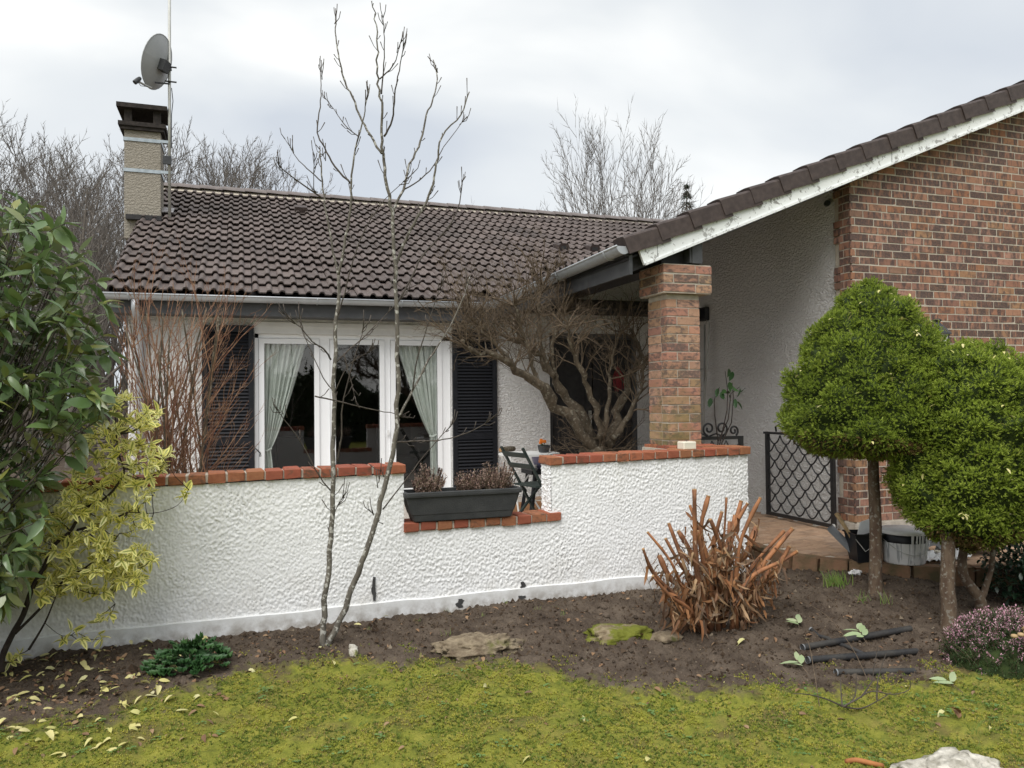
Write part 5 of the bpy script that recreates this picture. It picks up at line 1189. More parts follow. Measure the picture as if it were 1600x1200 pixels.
paths += [('branch', A1, .0085, .003, .02, .10), ('branch', A2, .0095, .0025, .02, -.15)]
for p, r0, y0, y1 in (
    (Z3([(635, 1000), (690, 890), (720, 770), (770, 660), (800, 540), (830, 460), (850, 370), (830, 280)]), .007, -.05, .15),
    ([(616, 420)]+Z3([(690, 1150), (740, 1050), (800, 940), (830, 860), (850, 740), (870, 640), (960, 540), (1000, 430)]), .008, -.03, -.2),
    (Z3([(690, 890), (760, 850), (830, 780), (880, 690), (990, 545)]), .004, .0, .2),
    (Z3([(590, 720), (540, 640), (500, 570), (450, 450), (415, 380), (385, 250), (370, 150), (375, 80)]), .0065, -.1, .1),
    (Z3([(600, 640), (640, 560), (650, 450), (670, 330), (695, 200)]), .005, -.1, -.3),
    (Z3([(580, 370), (640, 310), (665, 250), (680, 190)]), .0035, -.13, -.2),
    (Z3([(588, 440), (598, 300), (602, 180), (595, 80)]), .004, -.13, -.05),
    (Z3([(480, 640), (420, 590), (370, 520), (318, 450)]), .003, -.05, .1),
    (Z3([(443, 860), (370, 780), (320, 690), (287, 620), (300, 500), (305, 400), (298, 305)]), .005, .0, .1),
    (Z3([(312, 930), (200, 850), (130, 800), (95, 750)]), .004, .06, -.1), (Z3([(306, 850), (240, 790), (190, 740), (135, 650)]), .0035, .06, .2), (Z3([(290, 900), (270, 880), (275, 720)]), .0032, .05, 0),
    ([(525, 500), (535, 470), (548, 420)]+Z3([(500, 1100), (600, 940), (740, 810)]), .004, .02, -.2),
    ([(616, 480), (640, 440), (660, 400)]+Z3([(870, 1100), (940, 1000), (962, 900), (965, 840)]), .0055, -.03, .15),
    ([(517, 562), (506, 546), (488, 533), (470, 512), (445, 490)], .0045, .01, -.15), ([(524, 566), (542, 550), (571, 524), (605, 490), (640, 450)], .0045, .01, .2),
    ([(520, 610), (505, 590), (478, 530), (468, 494)], .0030, .01, .15), ([(522, 615), (545, 570), (580, 548), (590, 540)], .0028, .01, -.1),
    ([(527, 720), (533, 680), (535, 634), (546, 587), (560, 540), (569, 512)], .0045, .01, -.1), ([(537, 552), (552, 610), (558, 634)], .0030, -.06, -.08),
    ([(492, 619), (530, 627), (567, 636), (610, 645), (645, 653)], .0042, -.05, -.02), ([(622, 652), (645, 610), (670, 562), (695, 524), (722, 470), (735, 430)], .0065, -.05, .15),
    ([(645, 610), (652, 560), (668, 510), (690, 440)], .004, -.02, -.2), ([(621, 691), (650, 689), (684, 688), (720, 680), (755, 664), (772, 650)], .0045, -.05, -.25),
    ([(598, 796), (630, 755), (660, 716), (690, 680), (706, 664)], .0038, -.03, -.1), ([(516, 766), (500, 745), (470, 690), (440, 650), (430, 637)], .0034, .0, -.15),
    ([(523, 800), (530, 785), (537, 775)], .0025, 0, 0), ([(584, 805), (580, 800)], .0025, 0, 0), ([(600, 745), (597, 738), (595, 733)], .003, 0, 0)):
    paths.append(('branch', p, r0*1.3, r0*.45, y0, y1))
tw = MB()
for nm, px, r0, r1, y0, y1 in paths:
    pts = smoothpath(trace(px, TY+y0, TY+y1), 4); n = len(pts); pts = [p+(rng.normal(0, r0*.25, 3) if 0 < i < n-1 else 0) for i, p in enumerate(pts)]
    if nm == 'stem': pts[0] = pts[0]-np.array([0, 0, .05])
    b = MB(); b.tube(pts, np.linspace(r0, r1, n), 8 if nm == 'stem' else 6); b.build(nm, M['bark_young'] if r0 > .0075 else M['twig_dark'], yt, smooth=True)
    # spur shoots and buds
    if nm == 'branch' or True:
        start = int(n*.35) if nm == 'stem' else 1
        for i in range(start, n-1):
            if rng.random() < (.30 if nm == 'stem' else .36):
                d = unit(pts[i+1]-pts[i]); q = rotv(d, rng.uniform(.35, .9), rng.random()*6.28); L_ = rng.uniform(.02, .09)
                tw.tube([pts[i], pts[i]+q*L_*.5, pts[i]+(q+np.array([0, 0, .3]))*L_], [.0022, .002, .0032], 4)
        if r0 < .01:
            e = pts[-1]; d = unit(pts[-1]-pts[-2])
            for _ in range(5):
                q = rotv(d, rng.uniform(.1, .6), rng.random()*6.28); s_ = e-d*rng.random()*.12; L_ = rng.uniform(.04, .11); tw.tube([s_, s_+q*L_*.6, s_+(q*.8+np.array([0, 0, .35]))*L_], [.003, .0022, .0026], 4)
tw.build('twigs', M['twig_dark'], yt, smooth=True, kind='stuff')

# --- leaf clusters
def poly_inside(P, x, y): return inside((x, y), P)
def sample_poly(P, n, ylo, yhi):
    P = [tuple(q) for q in P]; xs = [q[0] for q in P]; ys = [q[1] for q in P]; out_ = []
    while len(out_) < n:
        x = rng.uniform(min(xs), max(xs)); y = rng.uniform(min(ys), max(ys))
        if inside((x, y), P): out_.append(atY(x, y, rng.uniform(ylo, yhi)))
    return out_
def leafy(root, T, D_, S_, tmpl, mat, nobj, upv=None, roll=None, name='leaf'):
    """T positions, D_ directions, S_ scales: the nearest become leaf objects, the rest one mass"""
    T = np.array(T); D_ = np.array(D_); S_ = np.array(S_); n = len(T); lt_, lf2, le_ = tmpl
    ro = rng.normal(0, .5, n) if roll is None else roll
    Mx = rotmats(n, D_, roll=ro)
    dist = np.linalg.norm(T-CAM, axis=1); px_ = 800+FPX*((T-CAM)@_r)/((T-CAM)@_f)
    order = np.argsort(dist+np.where(px_ < -10, 9, 0)); ob = order[:nobj]; rs = order[nobj:]
    vs = []
    for fo_, cu_, tw_, nar in ((1, 1, 0, 1), (1.8, 2.2, .25, .85), (.4, -.5, -.2, 1.1), (1.4, 3.2, -.35, .75)):
        v_ = lt_.copy(); L0 = lt_[:, 1].max(); v_[:, 0] *= nar; v_[:, 2] = (lt_[:, 2]-lt_[:, 2].min()*0)*1.; base_ = -np.abs(lt_[-1, 2])*(lt_[:, 1]/L0)**2; v_[:, 2] = (lt_[:, 2]-base_)*fo_+base_*cu_; v_[:, 0] += tw_*.25*L0*(lt_[:, 1]/L0)**2*(.5); vs.append(v_)
    mes = []
    for v_ in vs: mm = MB(); mm.add(v_, lf2, 0., le_); mes.append(mm.mesh(name, mat, True))
    for i in ob: link(name, mes[rng.integers(4)], root, loc=tuple(T[i]), rot=Matrix(Mx[i].tolist()), scale=float(S_[i]))
    if len(rs):
        bb = MB()
        for k_ in range(4): r4 = rs[k_::4]; bb.scatter(vs[k_], lf2, Mx[r4]*S_[r4][:, None, None], T[r4], edge=le_)
        bb.build(name+'s', mat, root, smooth=True, kind='stuff')
# --- big evergreen shrub on the left
ph = thing('evergreen_shrub', 'tall glossy broad-leaved evergreen shrub at the left end of the low wall', 'shrub', (-1.75, 4.75, float(gz(-1.75, 4.75))))
crown = [(-330, 230), (-60, 250), (20, 300), (62, 320), (110, 345), (150, 385), (178, 430), (180, 500), (190, 560), (175, 640), (150, 700), (110, 750), (85, 820), (55, 900), (10, 960), (-330, 980)]
ctrs = sample_poly(crown, 560, 4.35, 5.25); br_ = [MB(), MB()]
hub = np.array([-1.75, 4.8, .5])
T, D_, S_ = [], [], []
for c in ctrs:
    ax = unit(c-(hub+np.array([0, 0, .6])))*.8+rng.normal(0, .35, 3)+np.array([0, 0, .15]); ax = unit(ax)
    n = rng.integers(6, 11); az = rng.random()*6.28
    for j in range(n):
        t_ = j/n; az += 2.4; d = rotv(ax, R(75)-R(35)*t_+rng.normal(0, .2), az); d = d+np.array([0, 0, -.34]); T.append(c-ax*.11*(1-t_)); D_.append(d); S_.append(rng.uniform(.55, 1.25))
    m0 = hub+(c-hub)*.35+rng.normal(0, .08, 3); br_[1].tube([m0, (m0+c)/2+np.array([0, 0, -.05]), c-ax*.1, c], [.005, .0035, .0022, .0016], 4, cap=False)
for k_ in range(7):
    c = ctrs[k_*40]; br_[0].tube(smoothpath([np.array([-1.75+rng.normal()*.12, 4.8+rng.normal()*.1, .0]), hub+rng.normal(0, .12, 3), hub+(c-hub)*.4+rng.normal(0, .06, 3), hub+(c-hub)*.8]), np.linspace(.022, .006, 13), 6)
br_[0].build('trunk', M['bark_dark'], ph, smooth=True); br_[1].build('branches', M['twig_dark'], ph, kind='stuff')
leafy(ph, T, D_, S_, leaf_t(.128, .052, .24, .18), M['photinia'], 300)
# dense inside of the shrub
inn = sample_poly([(-330, 330), (0, 370), (90, 410), (140, 470), (150, 600), (110, 680), (60, 780), (0, 900), (-330, 940)], 1500, 4.75, 5.35); n = len(inn)
bb = MB(); lt_, lf2, le_ = leaf_t(.10, .042); bb.scatter(lt_, lf2, rotmats(n, rsphere(n)), np.array(inn), edge=le_); bb.build('inner_leaves', M['photinia'], ph, smooth=True, kind='stuff')
# --- variegated shrub
eb = atZ(5, 1045, .08); EYv = 5.0
eu = thing('variegated_shrub', 'bright yellow and green variegated shrub leaning out over the low wall', 'shrub', (eb[0], EYv, float(gz(eb[0], EYv))))
z3 = lambda L_: [(x/3, 700+y/3) for x, y in L_]
stems = [([(2, 1050)]+z3([(10, 980), (60, 870), (110, 780), (150, 660), (210, 550), (250, 460), (330, 390), (390, 290), (500, 230), (580, 120), (560, 40), (545, -60)]), .019, .004), (z3([(70, 870), (200, 740), (300, 620), (400, 560), (500, 480), (560, 400)]), .009, .003), (z3([(360, 385), (480, 350), (600, 300), (720, 220), (700, 150)]), .008, .002), (z3([(600, 300), (720, 305), (830, 270), (885, 195)]), .003, .0012), ([(45, 1015)]+z3([(210, 820), (260, 700)]), .008, .003), (z3([(390, 380), (440, 420), (520, 500), (600, 560)]), .004, .002), (z3([(300, 640), (420, 680), (500, 690), (540, 730)]), .003, .0012), (z3([(210, 820), (290, 880), (370, 870)]), .002, .001), (z3([(330, 390), (270, 330), (200, 280)]), .004, .002), (z3([(500, 230), (420, 150), (390, 60)]), .004, .002), (z3([(390, 290), (500, 340), (620, 330)]), .004, .002)]
b = MB(); sp_pts = []
for px, r0, r1 in stems:
    pts = smoothpath(trace(px, EYv, EYv+rng.uniform(-.12, .12)), 4); b.tube(pts, np.linspace(r0, r1, len(pts)), 6); sp_pts += pts
b.build('stems', M['bark_dark'], eu, smooth=True)
sp_pts = np.array(sp_pts)
cr2 = [(150, 640), (205, 612), (250, 645), (272, 725), (245, 765), (232, 800), (240, 850), (236, 905), (205, 930), (160, 935), (125, 915), (95, 940), (58, 935), (48, 880), (60, 810), (95, 775), (110, 720)]
cl_ = sample_poly(cr2, 250, 4.82, 5.18)+[atY(x, y, EYv) for x, y in ((120, 985), (172, 962), (128, 1000), (30, 1022), (292, 762), (285, 775), (98, 1000), (155, 962), (20, 1035), (160, 1000))]
T, D_, S_ = [], [], []; b = MB()
for c in cl_:
    k_ = np.argmin(np.linalg.norm(sp_pts-c, axis=1)); s0 = sp_pts[k_]; L_ = np.linalg.norm(c-s0)
    if L_ < .5: b.tube([s0, s0+(c-s0)*.5+np.array([0, 0, -.08*L_]), c], [.003, .0022, .0015], 4, cap=False)
    ax = unit((c-s0)/(L_+.01)*.5+np.array([.1, -.75, .45])+rng.normal(0, .4, 3)); az = rng.random()*6.28; n = rng.integers(7, 11)
    for j in range(n):
        az += 2.4; t_ = j/n; T.append(c-ax*.05*(1-t_)); D_.append(rotv(ax, R(80)-R(45)*t_+rng.normal(0, .2), az)+np.array([0, 0, .10])); S_.append(rng.uniform(.6, 1.3))
b.build('twigs', M['bark_dark'], eu, kind='stuff')
leafy(eu, T, D_, S_, leaf_t(.060, .029, .2, .12), M['varieg'], 300)
# --- bare red-stemmed shrub behind the wall
rb = np.array([atY(268, 735, 6.35)[0], 6.35, FLOOR]); rs_ = thing('red_stemmed_shrub', 'bare bushy shrub of red-brown stems behind the wall, left of the window', 'shrub', tuple(rb))
mb3 = [MB(), MB(), MB()]
for k_ in range(15):
    tgt = atY(rng.uniform(190, 350), rng.uniform(470, 560), 6.35+rng.uniform(-.4, .4)); p0 = rb+np.array([rng.uniform(-.22, .22), rng.uniform(-.2, .2), 0]); mid = p0+(tgt-p0)*.5+np.array([rng.uniform(-.06, .06), 0, .05])
    pts = smoothpath([p0, p0+(mid-p0)*.5+rng.normal(0, .03, 3), mid, tgt], 4); mb3[0].tube(pts, np.linspace(.013, .006, len(pts)), 6)
    for j in range(10):
        i = rng.integers(4, len(pts)-1); grow([mb3[1], mb3[2]], pts[i], unit(unit(pts[i+1]-pts[i])+np.array([rng.normal(.10, .55), rng.normal(0, .4), .10])), rng.uniform(.35, .75), .0042, 0, dict(seg=5, wob=.09, up=.07, n=[4, 2], ang=.45, lf=.5, rf=.62, sides=4, rmin=.0016))
for k_ in range(30):
    p0 = rb+np.array([rng.uniform(-.42, .35), rng.uniform(-.3, .3), rng.uniform(0, .5)]); tgt = atY(rng.uniform(165, 330), rng.uniform(450, 560), 6.35+rng.uniform(-.4, .4)); mid = (p0+tgt)/2+rng.normal(0, .06, 3); pts = smoothpath([p0, mid, tgt], 4); mb3[1].tube(pts, np.linspace(.006, .002, len(pts)), 4, cap=False)
mb3[0].build('main_stems', M['bark_shrub'], rs_, smooth=True); mb3[1].build('stems', M['twig_red'], rs_, smooth=True); mb3[2].build('twigs', M['twig_red'], rs_, smooth=True)
# --- pruned spreading shrub before the door
HY = 7.0; hb = atY(935, 760, HY); hs = thing('spreading_shrub', 'gnarled bare spreading shrub with a dense crown of tan twigs in front of the door', 'shrub', (hb[0], HY, FLOOR))
limbs = [([(935, 830), (936, 740), (930, 690)], .10, .075, 0, 0), ([(930, 700), (885, 645), (840, 600), (800, 572), (760, 552), (720, 540)], .055, .016, 0, -.35), ([(930, 690), (890, 625), (865, 590), (842, 560), (815, 540), (780, 520)], .045, .014, .1, .2), ([(940, 680), (925, 620), (908, 575), (892, 540), (888, 505)], .034, .012, -.1, -.3), ([(950, 700), (968, 640), (985, 585), (1002, 560), (990, 520)], .042, .014, 0, .15), ([(868, 590), (862, 550), (870, 515), (885, 480)], .022, .009, .15, .2), ([(955, 690), (982, 650), (1000, 610), (1008, 560)], .03, .010, -.1, -.25), ([(840, 600), (830, 560), (815, 510), (800, 470)], .022, .008, -.1, -.2), ([(865, 590), (845, 540), (840, 490), (850, 440)], .024, .008, .1, .3), ([(940, 690), (950, 620), (955, 570), (970, 520)], .024, .008, -.1, -.1), ([(800, 572), (775, 540), (745, 510), (730, 480)], .018, .007, -.2, -.25)]
mh = [MB(), MB(), MB()]
for li, (px, r0, r1, y0, y1) in enumerate(limbs):
    pts = smoothpath(trace(px, HY+y0, HY+y1), 4); n = len(pts); pts = [p+rng.normal(0, r0*.38, 3) for p in pts]
    b = MB(); b.tube(pts, np.linspace(r0, r1, n)*(1.15+.16*rng.normal(size=n)), 8); b.build('limb', M['bark_shrub'], hs, smooth=True)
    if li == 0: 
        nt_ = 34; idx = rng.integers(n//2, n-1, nt_)
    else: nt_ = 36 if li in (1, 2, 5, 7, 8, 10) else 20; idx = np.clip((n*rng.uniform(.25, 1.0, nt_)**.7).astype(int), 1, n-2)
    for i in idx:
        out_ = np.array([rng.normal(0, .6), rng.normal(0, .55), rng.uniform(.15, .9)])+unit(pts[i+1]-pts[i])*.35
        if li == 0: out_ = np.array([rng.normal(0, .9), rng.normal(0, .6), rng.uniform(0, .6)])
        grow([mh[0], mh[1], mh[2]], pts[i], out_, rng.uniform(.26, .60), rng.uniform(.004, .010), 0, dict(seg=5, wob=.24, up=.05, n=[5, 3], ang=.65, lf=.55, rf=.6, sides=4, rmin=.0015))
mh[0].build('branches', M['twig_tan'], hs, smooth=True); mh[1].build('twigs', M['twig_tan'], hs, smooth=True); mh[2].build('fine_twigs', M['twig_tan'], hs, smooth=True)
# --- cut-down canes
kb_ = atZ(1122, 968, .09); kb_[2] = float(gz(kb_[0], kb_[1])); KY = kb_[1]
cc_ = thing('cut_canes', 'clump of cut-down orange-brown canes with shaggy dry husks in the flower bed', 'shrub', tuple(kb_))
canes = [((1090, 900), (1085, 765), .013), ((1108, 900), (1078, 790), .008), ((1105, 880), (1107, 775), .014), ((1125, 900), (1158, 783), .015), ((1130, 890), (1168, 787), .013), ((1080, 920), (1045, 818), .012), ((1070, 930), (1012, 832), .008), ((1065, 940), (1005, 858), .009), ((1150, 900), (1188, 778), .011), ((1150, 895), (1182, 823), .015), ((1165, 920), (1238, 826), .016), ((1165, 930), (1233, 855), .015), ((1170, 935), (1245, 862), .013), ((1160, 910), (1225, 830), .011), ((1085, 930), (1030, 868), .014), ((1100, 910), (1060, 830), .013), ((1115, 900), (1128, 800), .012), ((1140, 920), (1140, 815), .014), ((1120, 910), (1148, 805), .012), ((1095, 920), (1040, 842), .010), ((1155, 930), (1215, 880), .012), ((1075, 950), (1020, 900), .009), ((1135, 900), (1110, 812), .011), ((1110, 930), (1090, 830), .013), ((1150, 940), (1200, 905), .011), ((1125, 905), (1135, 778), .007)]
for i, (a, c, r_) in enumerate(canes):
    dy = rng.uniform(-.16, .16); p0 = kb_+np.array([(a[0]-1120)/230*.55+rng.normal(0, .03), dy*.6, -.02]); p3 = atY(c[0], c[1], KY+dy*1.3); p1 = atY(a[0], a[1], KY+dy); pts = smoothpath([p0, p1, p1+(p3-p1)*.5+rng.normal(0, .022, 3), p3], 3); n = len(pts)
    r_ *= 1.3; b = MB(); b.tube(pts, np.linspace(r_*1.2, r_*.8, n)*(1+.14*rng.normal(size=n)), 6); cn_ = b.build('cane', M['cane'], cc_, smooth=True)
    b = MB(); d = unit(pts[-1]-pts[-2]); b.tube([pts[-1]-d*.004, pts[-1]+d*.003], r_*.82, 7); b.build('cut_end', M['canetip'], cn_)
hu = MB(); n = 1500; lt_, lf2, le_ = leaf_t(.105, .026, .6, .8, shape=(0, .9, .6, .8, 0)); T = []; D_ = []
for i in range(n):
    a, c, r_ = canes[rng.integers(len(canes))]; t_ = rng.beta(1.0, 2.2); x = a[0]+(c[0]-a[0])*t_*.8+rng.normal(0, 8); y = a[1]+(c[1]-a[1])*t_*.8+rng.normal(0, 8)+rng.uniform(0, 70)*(1-t_)
    T.append(atY(x, min(y, 968), KY+rng.uniform(-.2, .18))); D_.append(np.array([rng.normal(0, .45), rng.normal(0, .4)-.1, rng.choice([-1, 1], p=[.85, .15])*rng.uniform(.3, 1)]))
Sx = rng.uniform(.25, 1.15, n)
hu.scatter(lt_, lf2, rotmats(n, np.array(D_), roll=rng.normal(0, 1.2, n))*Sx[:, None, None], np.array(T), edge=le_); hu.build('dry_husks', M['husk'], cc_, smooth=True, kind='stuff')
tw = MB()
for k_ in range(46):
    p0 = kb_+np.array([rng.normal(0, .16), rng.normal(0, .1), .05]); d = np.array([rng.normal(0, .45), rng.normal(0, .3), 1.]); grow([tw], p0, d, rng.uniform(.25, .52), .0028, 0, dict(seg=4, wob=.07, up=.02, n=[1], ang=.4, lf=.4, rf=.6, sides=4))
tw.build('thin_stems', M['twig_dark'], cc_)
# --- two clipped spruces
def spruce(label, base, prof, seed, trunks, nsp, squash=(1, 1), brown=()):
    """prof: (z, radius) outline; crown is a lumpy shell of needle sprays"""
    t_ = thing('clipped_spruce', label, 'tree', tuple(base)); r_ = np.random.default_rng(seed)
    zs = np.array([q[0] for q in prof]); rs = np.array([q[1] for q in prof]); nl = 330
    # pads: bumps over the shell
    lz = r_.uniform(zs[0], zs[-1], nl); la = r_.uniform(0, 6.283, nl); ls_ = r_.uniform(.07, .155, nl); lh = r_.uniform(.03, .135, nl); lt__ = r_.normal(0, .13, nl)
    lp = np.stack([np.interp(lz, zs, rs)*np.cos(la), np.interp(lz, zs, rs)*np.sin(la), lz], 1)
    def surf(z, a):
        rr = np.interp(z, zs, rs); p = np.stack([rr*np.cos(a), rr*np.sin(a), z], -1); sh = p.shape[:-1]; q = p.reshape(-1, 3); out_ = np.zeros(len(q))
        for i in range(0, len(q), 4000): d2 = (((q[i:i+4000, None]-lp[None])*np.array([1, 1, 1.55]))**2).sum(-1); out_[i:i+4000] = (lh*np.sqrt(np.clip(1-d2/ls_**2, 0, 1))).max(-1)-.06
        out_ = np.clip(out_-.03, -.11, .09).reshape(sh); k_ = (1+out_/np.maximum(rr, .08)); p[..., 0] *= k_*squash[0]; p[..., 1] *= k_*squash[1]; p[..., 2] += out_*.5; return p
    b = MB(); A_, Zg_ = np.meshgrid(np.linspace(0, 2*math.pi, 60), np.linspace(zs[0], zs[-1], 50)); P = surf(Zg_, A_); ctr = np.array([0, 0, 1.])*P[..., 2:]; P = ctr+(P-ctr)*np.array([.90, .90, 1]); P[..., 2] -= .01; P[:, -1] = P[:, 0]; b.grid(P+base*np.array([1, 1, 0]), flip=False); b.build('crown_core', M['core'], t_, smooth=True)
    # sprays
    w = rs+.05; cdf = np.cumsum((w[1:]+w[:-1])/2*np.hypot(np.diff(zs), np.diff(rs))); u = r_.random(nsp)*cdf[-1]; k_ = np.searchsorted(cdf, u); f = r_.random(nsp); z = zs[k_]*(1-f)+zs[k_+1]*f; a = r_.uniform(0, 6.283, nsp)
    p = surf(z, a); e = .015; pa_ = surf(z, a+e); pz_ = surf(np.clip(z+e, zs[0], zs[-1]-1e-4)+1e-4, a); nr = np.cross(pa_-p, pz_-p); nr /= np.linalg.norm(nr, axis=1)[:, None]+1e-9; out_ = np.stack([np.cos(a), np.sin(a), 0*a], 1); nr[(nr*out_).sum(1) < 0] *= -1
    d = nr*.9+np.array([0, 0, .42])+r_.normal(0, .38, p.shape); d /= np.linalg.norm(d, axis=1)[:, None]
    depth = r_.uniform(-.055, .014, nsp); p = p+nr*depth[:, None]+base*np.array([1, 1, 0])
    # one spray: narrow needles round a short shoot
    V = []; F = []
    for j in range(7):
        az = j*2.4; t0 = .1+.8*j/7; tilt = .75-.35*t0; dx, dz = math.cos(az)*math.sin(tilt), math.sin(az)*math.sin(tilt); dy = math.cos(tilt); L_ = .0145; bx_, by_, bz_ = 0, t0*.020, 0
        sx_, sz_ = -math.sin(az)*.0026, math.cos(az)*.0026; i = len(V); V += [(bx_+sx_, by_, bz_+sz_), (bx_-sx_, by_, bz_-sz_), (bx_+dx*L_, by_+dy*L_, bz_+dz*L_)]; F.append((i, i+1, i+2))
    V, F = np.array(V), np.array(F); sc_ = r_.uniform(.7, 1.3, nsp)*np.where(r_.random(nsp) < .03, 1.7, 1.); Mx = rotmats(nsp, d, roll=r_.random(nsp)*6.28)*sc_[:, None, None]
    br = np.zeros(nsp, bool)
    for (bz, ba, bs) in brown: br |= (np.abs(z-bz) < bs) & (np.abs((a-ba+math.pi) % 6.283-math.pi)*np.interp(z, zs, rs) < bs*1.5) & (r_.random(nsp) < .75)
    br |= (z < zs[0]+.10*(zs[-1]-zs[0])) & (r_.random(nsp) < .35)
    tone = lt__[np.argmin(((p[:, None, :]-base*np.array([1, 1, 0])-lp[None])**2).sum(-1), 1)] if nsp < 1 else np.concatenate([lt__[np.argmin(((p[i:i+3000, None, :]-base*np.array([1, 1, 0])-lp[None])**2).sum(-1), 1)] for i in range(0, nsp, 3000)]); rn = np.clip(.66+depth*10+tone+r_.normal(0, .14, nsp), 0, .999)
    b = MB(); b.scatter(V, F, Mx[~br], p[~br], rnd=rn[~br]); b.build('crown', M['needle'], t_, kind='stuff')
    if br.any(): b = MB(); b.scatter(V, F, Mx[br], p[br]); b.build('brown_needles', M['needle_brown'], t_, kind='stuff')
    for tr_ in trunks:
        b = MB(); pts = smoothpath([np.array(q[:3]) for q in tr_], 3); rad = np.interp(np.linspace(0, 1, len(pts)), np.linspace(0, 1, len(tr_)), [q[3] for q in tr_]); b.tube([q_+r_.normal(0, .003, 3) for q_ in pts], rad, 10); b.build('trunk', M['bark_spruce'], t_, smooth=True)
    # dead leaves caught on the sprays
    cand_ = np.where((nr[:, 1] < .1) & (nr[:, 2] > -.1))[0]; n = 110; i = cand_[r_.integers(0, len(cand_), n)]; i[:40] = i[:8].repeat(5); lt_, lf2, le_ = leaf_t(.045, .017, .3, .3); b = MB(); b.scatter(lt_, lf2, rotmats(n, rsphere(n)*np.array([1, 1, .4])), p[i]+nr[i]*(.03-np.minimum(depth[i], 0))[:, None]+r_.normal(0, .012, (n, 3)), edge=le_); b.build('caught_leaves', M['fallen'], t_)
    return t_
s1 = atZ(1368, 917, .17); s1[2] = float(gz(s1[0], s1[1])); zA = lambda y: atY(1368, y, s1[1])[2]
k1 = 191.
p1_ = [(703, .02), (700, .40), (694, .57), (680, .67), (655, .70), (620, .675), (600, .645), (560, .57), (525, .475), (500, .395), (480, .30), (464, .20), (452, .10), (443, .015)]
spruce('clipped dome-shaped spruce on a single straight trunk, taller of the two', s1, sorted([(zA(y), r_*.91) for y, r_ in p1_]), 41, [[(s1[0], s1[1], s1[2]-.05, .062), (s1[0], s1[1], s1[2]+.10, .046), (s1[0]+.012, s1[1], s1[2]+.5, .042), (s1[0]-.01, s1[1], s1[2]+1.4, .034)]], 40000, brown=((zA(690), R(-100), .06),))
s2 = atZ(1505, 945, .15); s2[2] = float(gz(s2[0], s2[1])); zB = lambda y: atY(1515, y, s2[1]+.05)[2]
cx2 = atY(1512, 700, s2[1]+.05)[0]; c2_ = np.array([cx2, s2[1]+.05, s2[2]])
p2_ = [(850, .02), (846, .20), (834, .33), (812, .45), (780, .54), (735, .59), (690, .60), (650, .59), (615, .54), (585, .46), (562, .36), (545, .22), (537, .08), (534, .02)]
tA_ = atY(1482, 945, s2[1]-.02); tB_ = atY(1535, 930, s2[1]+.12); gA = float(gz(tA_[0], tA_[1])); gB = float(gz(tB_[0], tB_[1]))
spruce('lower clipped spruce with a forked, leaning trunk next to the heather', c2_, sorted([(zB(y), r_*.86) for y, r_ in p2_]), 42, [[(tA_[0], tA_[1], gA-.05, .062), (tA_[0], tA_[1], gA+.1, .05), (tA_[0]-.005, tA_[1], gA+.4, .045), (tA_[0]+.02, tA_[1], gA+.9, .035)], [(tB_[0], tB_[1], gB-.05, .045), (tB_[0]-.02, tB_[1], gB+.09, .038), (tB_[0]-.17, tB_[1], gB+.28, .032), (tB_[0]-.16, tB_[1], gB+.45, .028), (tB_[0]-.02, tB_[1], gB+.72, .022)], [(tB_[0]-.02, tB_[1], gB+.09, .025), (tB_[0]+.09, tB_[1], gB+.30, .018), (tB_[0]+.11, tB_[1], gB+.7, .014)]], 40000, brown=((zB(590), R(-40), .07), (zB(655), R(-55), .08), (zB(840), R(-150), .08)))
# --- flowering heather and the dark shrub at the right
q = atZ(1560, 1010, .10); q[2] = float(gz(q[0], q[1]))
def mound(name, label, c, rx, ry, h, nst, cat='shrub'):
    t_ = thing(name, label, cat, tuple(c)); st_ = MB(); fo = MB(); fl = MB(); lv = np.array([(0, 0, 0), (-.0035, .007, 0), (0, .016, 0), (.0035, .007, 0)]); lf_ = np.array([(0, 1, 2), (0, 2, 3)])
    for i in range(nst):
        a = rng.random()*6.283; q_ = math.sqrt(rng.random()); top = c+np.array([rx*q_*math.cos(a), ry*q_*math.sin(a), h*math.sqrt(max(.03, 1-q_**2.2))*rng.uniform(.82, 1.08)]); b0 = c+(top-c)*.35; d = unit(top-b0)*.55+np.array([0, 0, .5])+rng.normal(0, .15, 3); d = unit(d); s0 = top-d*.14
        st_.tube([s0, s0+d*.07+rng.normal(0, .004, 3), top], [.0016, .0013, .001], 3, cap=False)
        m_ = 22; tt = rng.uniform(0, .9, m_); fo.scatter(lv, lf_, rotmats(m_, rsphere(m_)+d*.6), s0+d*(.14*tt)[:, None]+rng.normal(0, .006, (m_, 3)))
        if rng.random() < (.55 if top[2] > c[2]+h*.5 else .12): m_ = 11; tt = rng.uniform(.55, 1, m_); fl.scatter(lv*1.05, lf_, rotmats(m_, rsphere(m_)+d*.4), s0+d*(.14*tt)[:, None]+rng.normal(0, .005, (m_, 3)))
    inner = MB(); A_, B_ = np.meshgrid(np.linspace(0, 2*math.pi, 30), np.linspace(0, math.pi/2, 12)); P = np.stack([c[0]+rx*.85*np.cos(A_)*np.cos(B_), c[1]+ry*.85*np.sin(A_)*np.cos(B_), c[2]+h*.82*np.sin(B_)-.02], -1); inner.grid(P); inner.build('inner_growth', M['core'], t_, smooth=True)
    st_.build('stems', M['twig_tan'], t_); fo.build('foliage', M['heath_g'], t_, kind='stuff'); fl.build('flowers', M['heath_p'], t_, kind='stuff'); return t_
mound('heather_bush', 'rounded heather bush with small pink flowers at the lawn edge', q+np.array([.10, .0, 0]), .44, .34, .30, 1150)
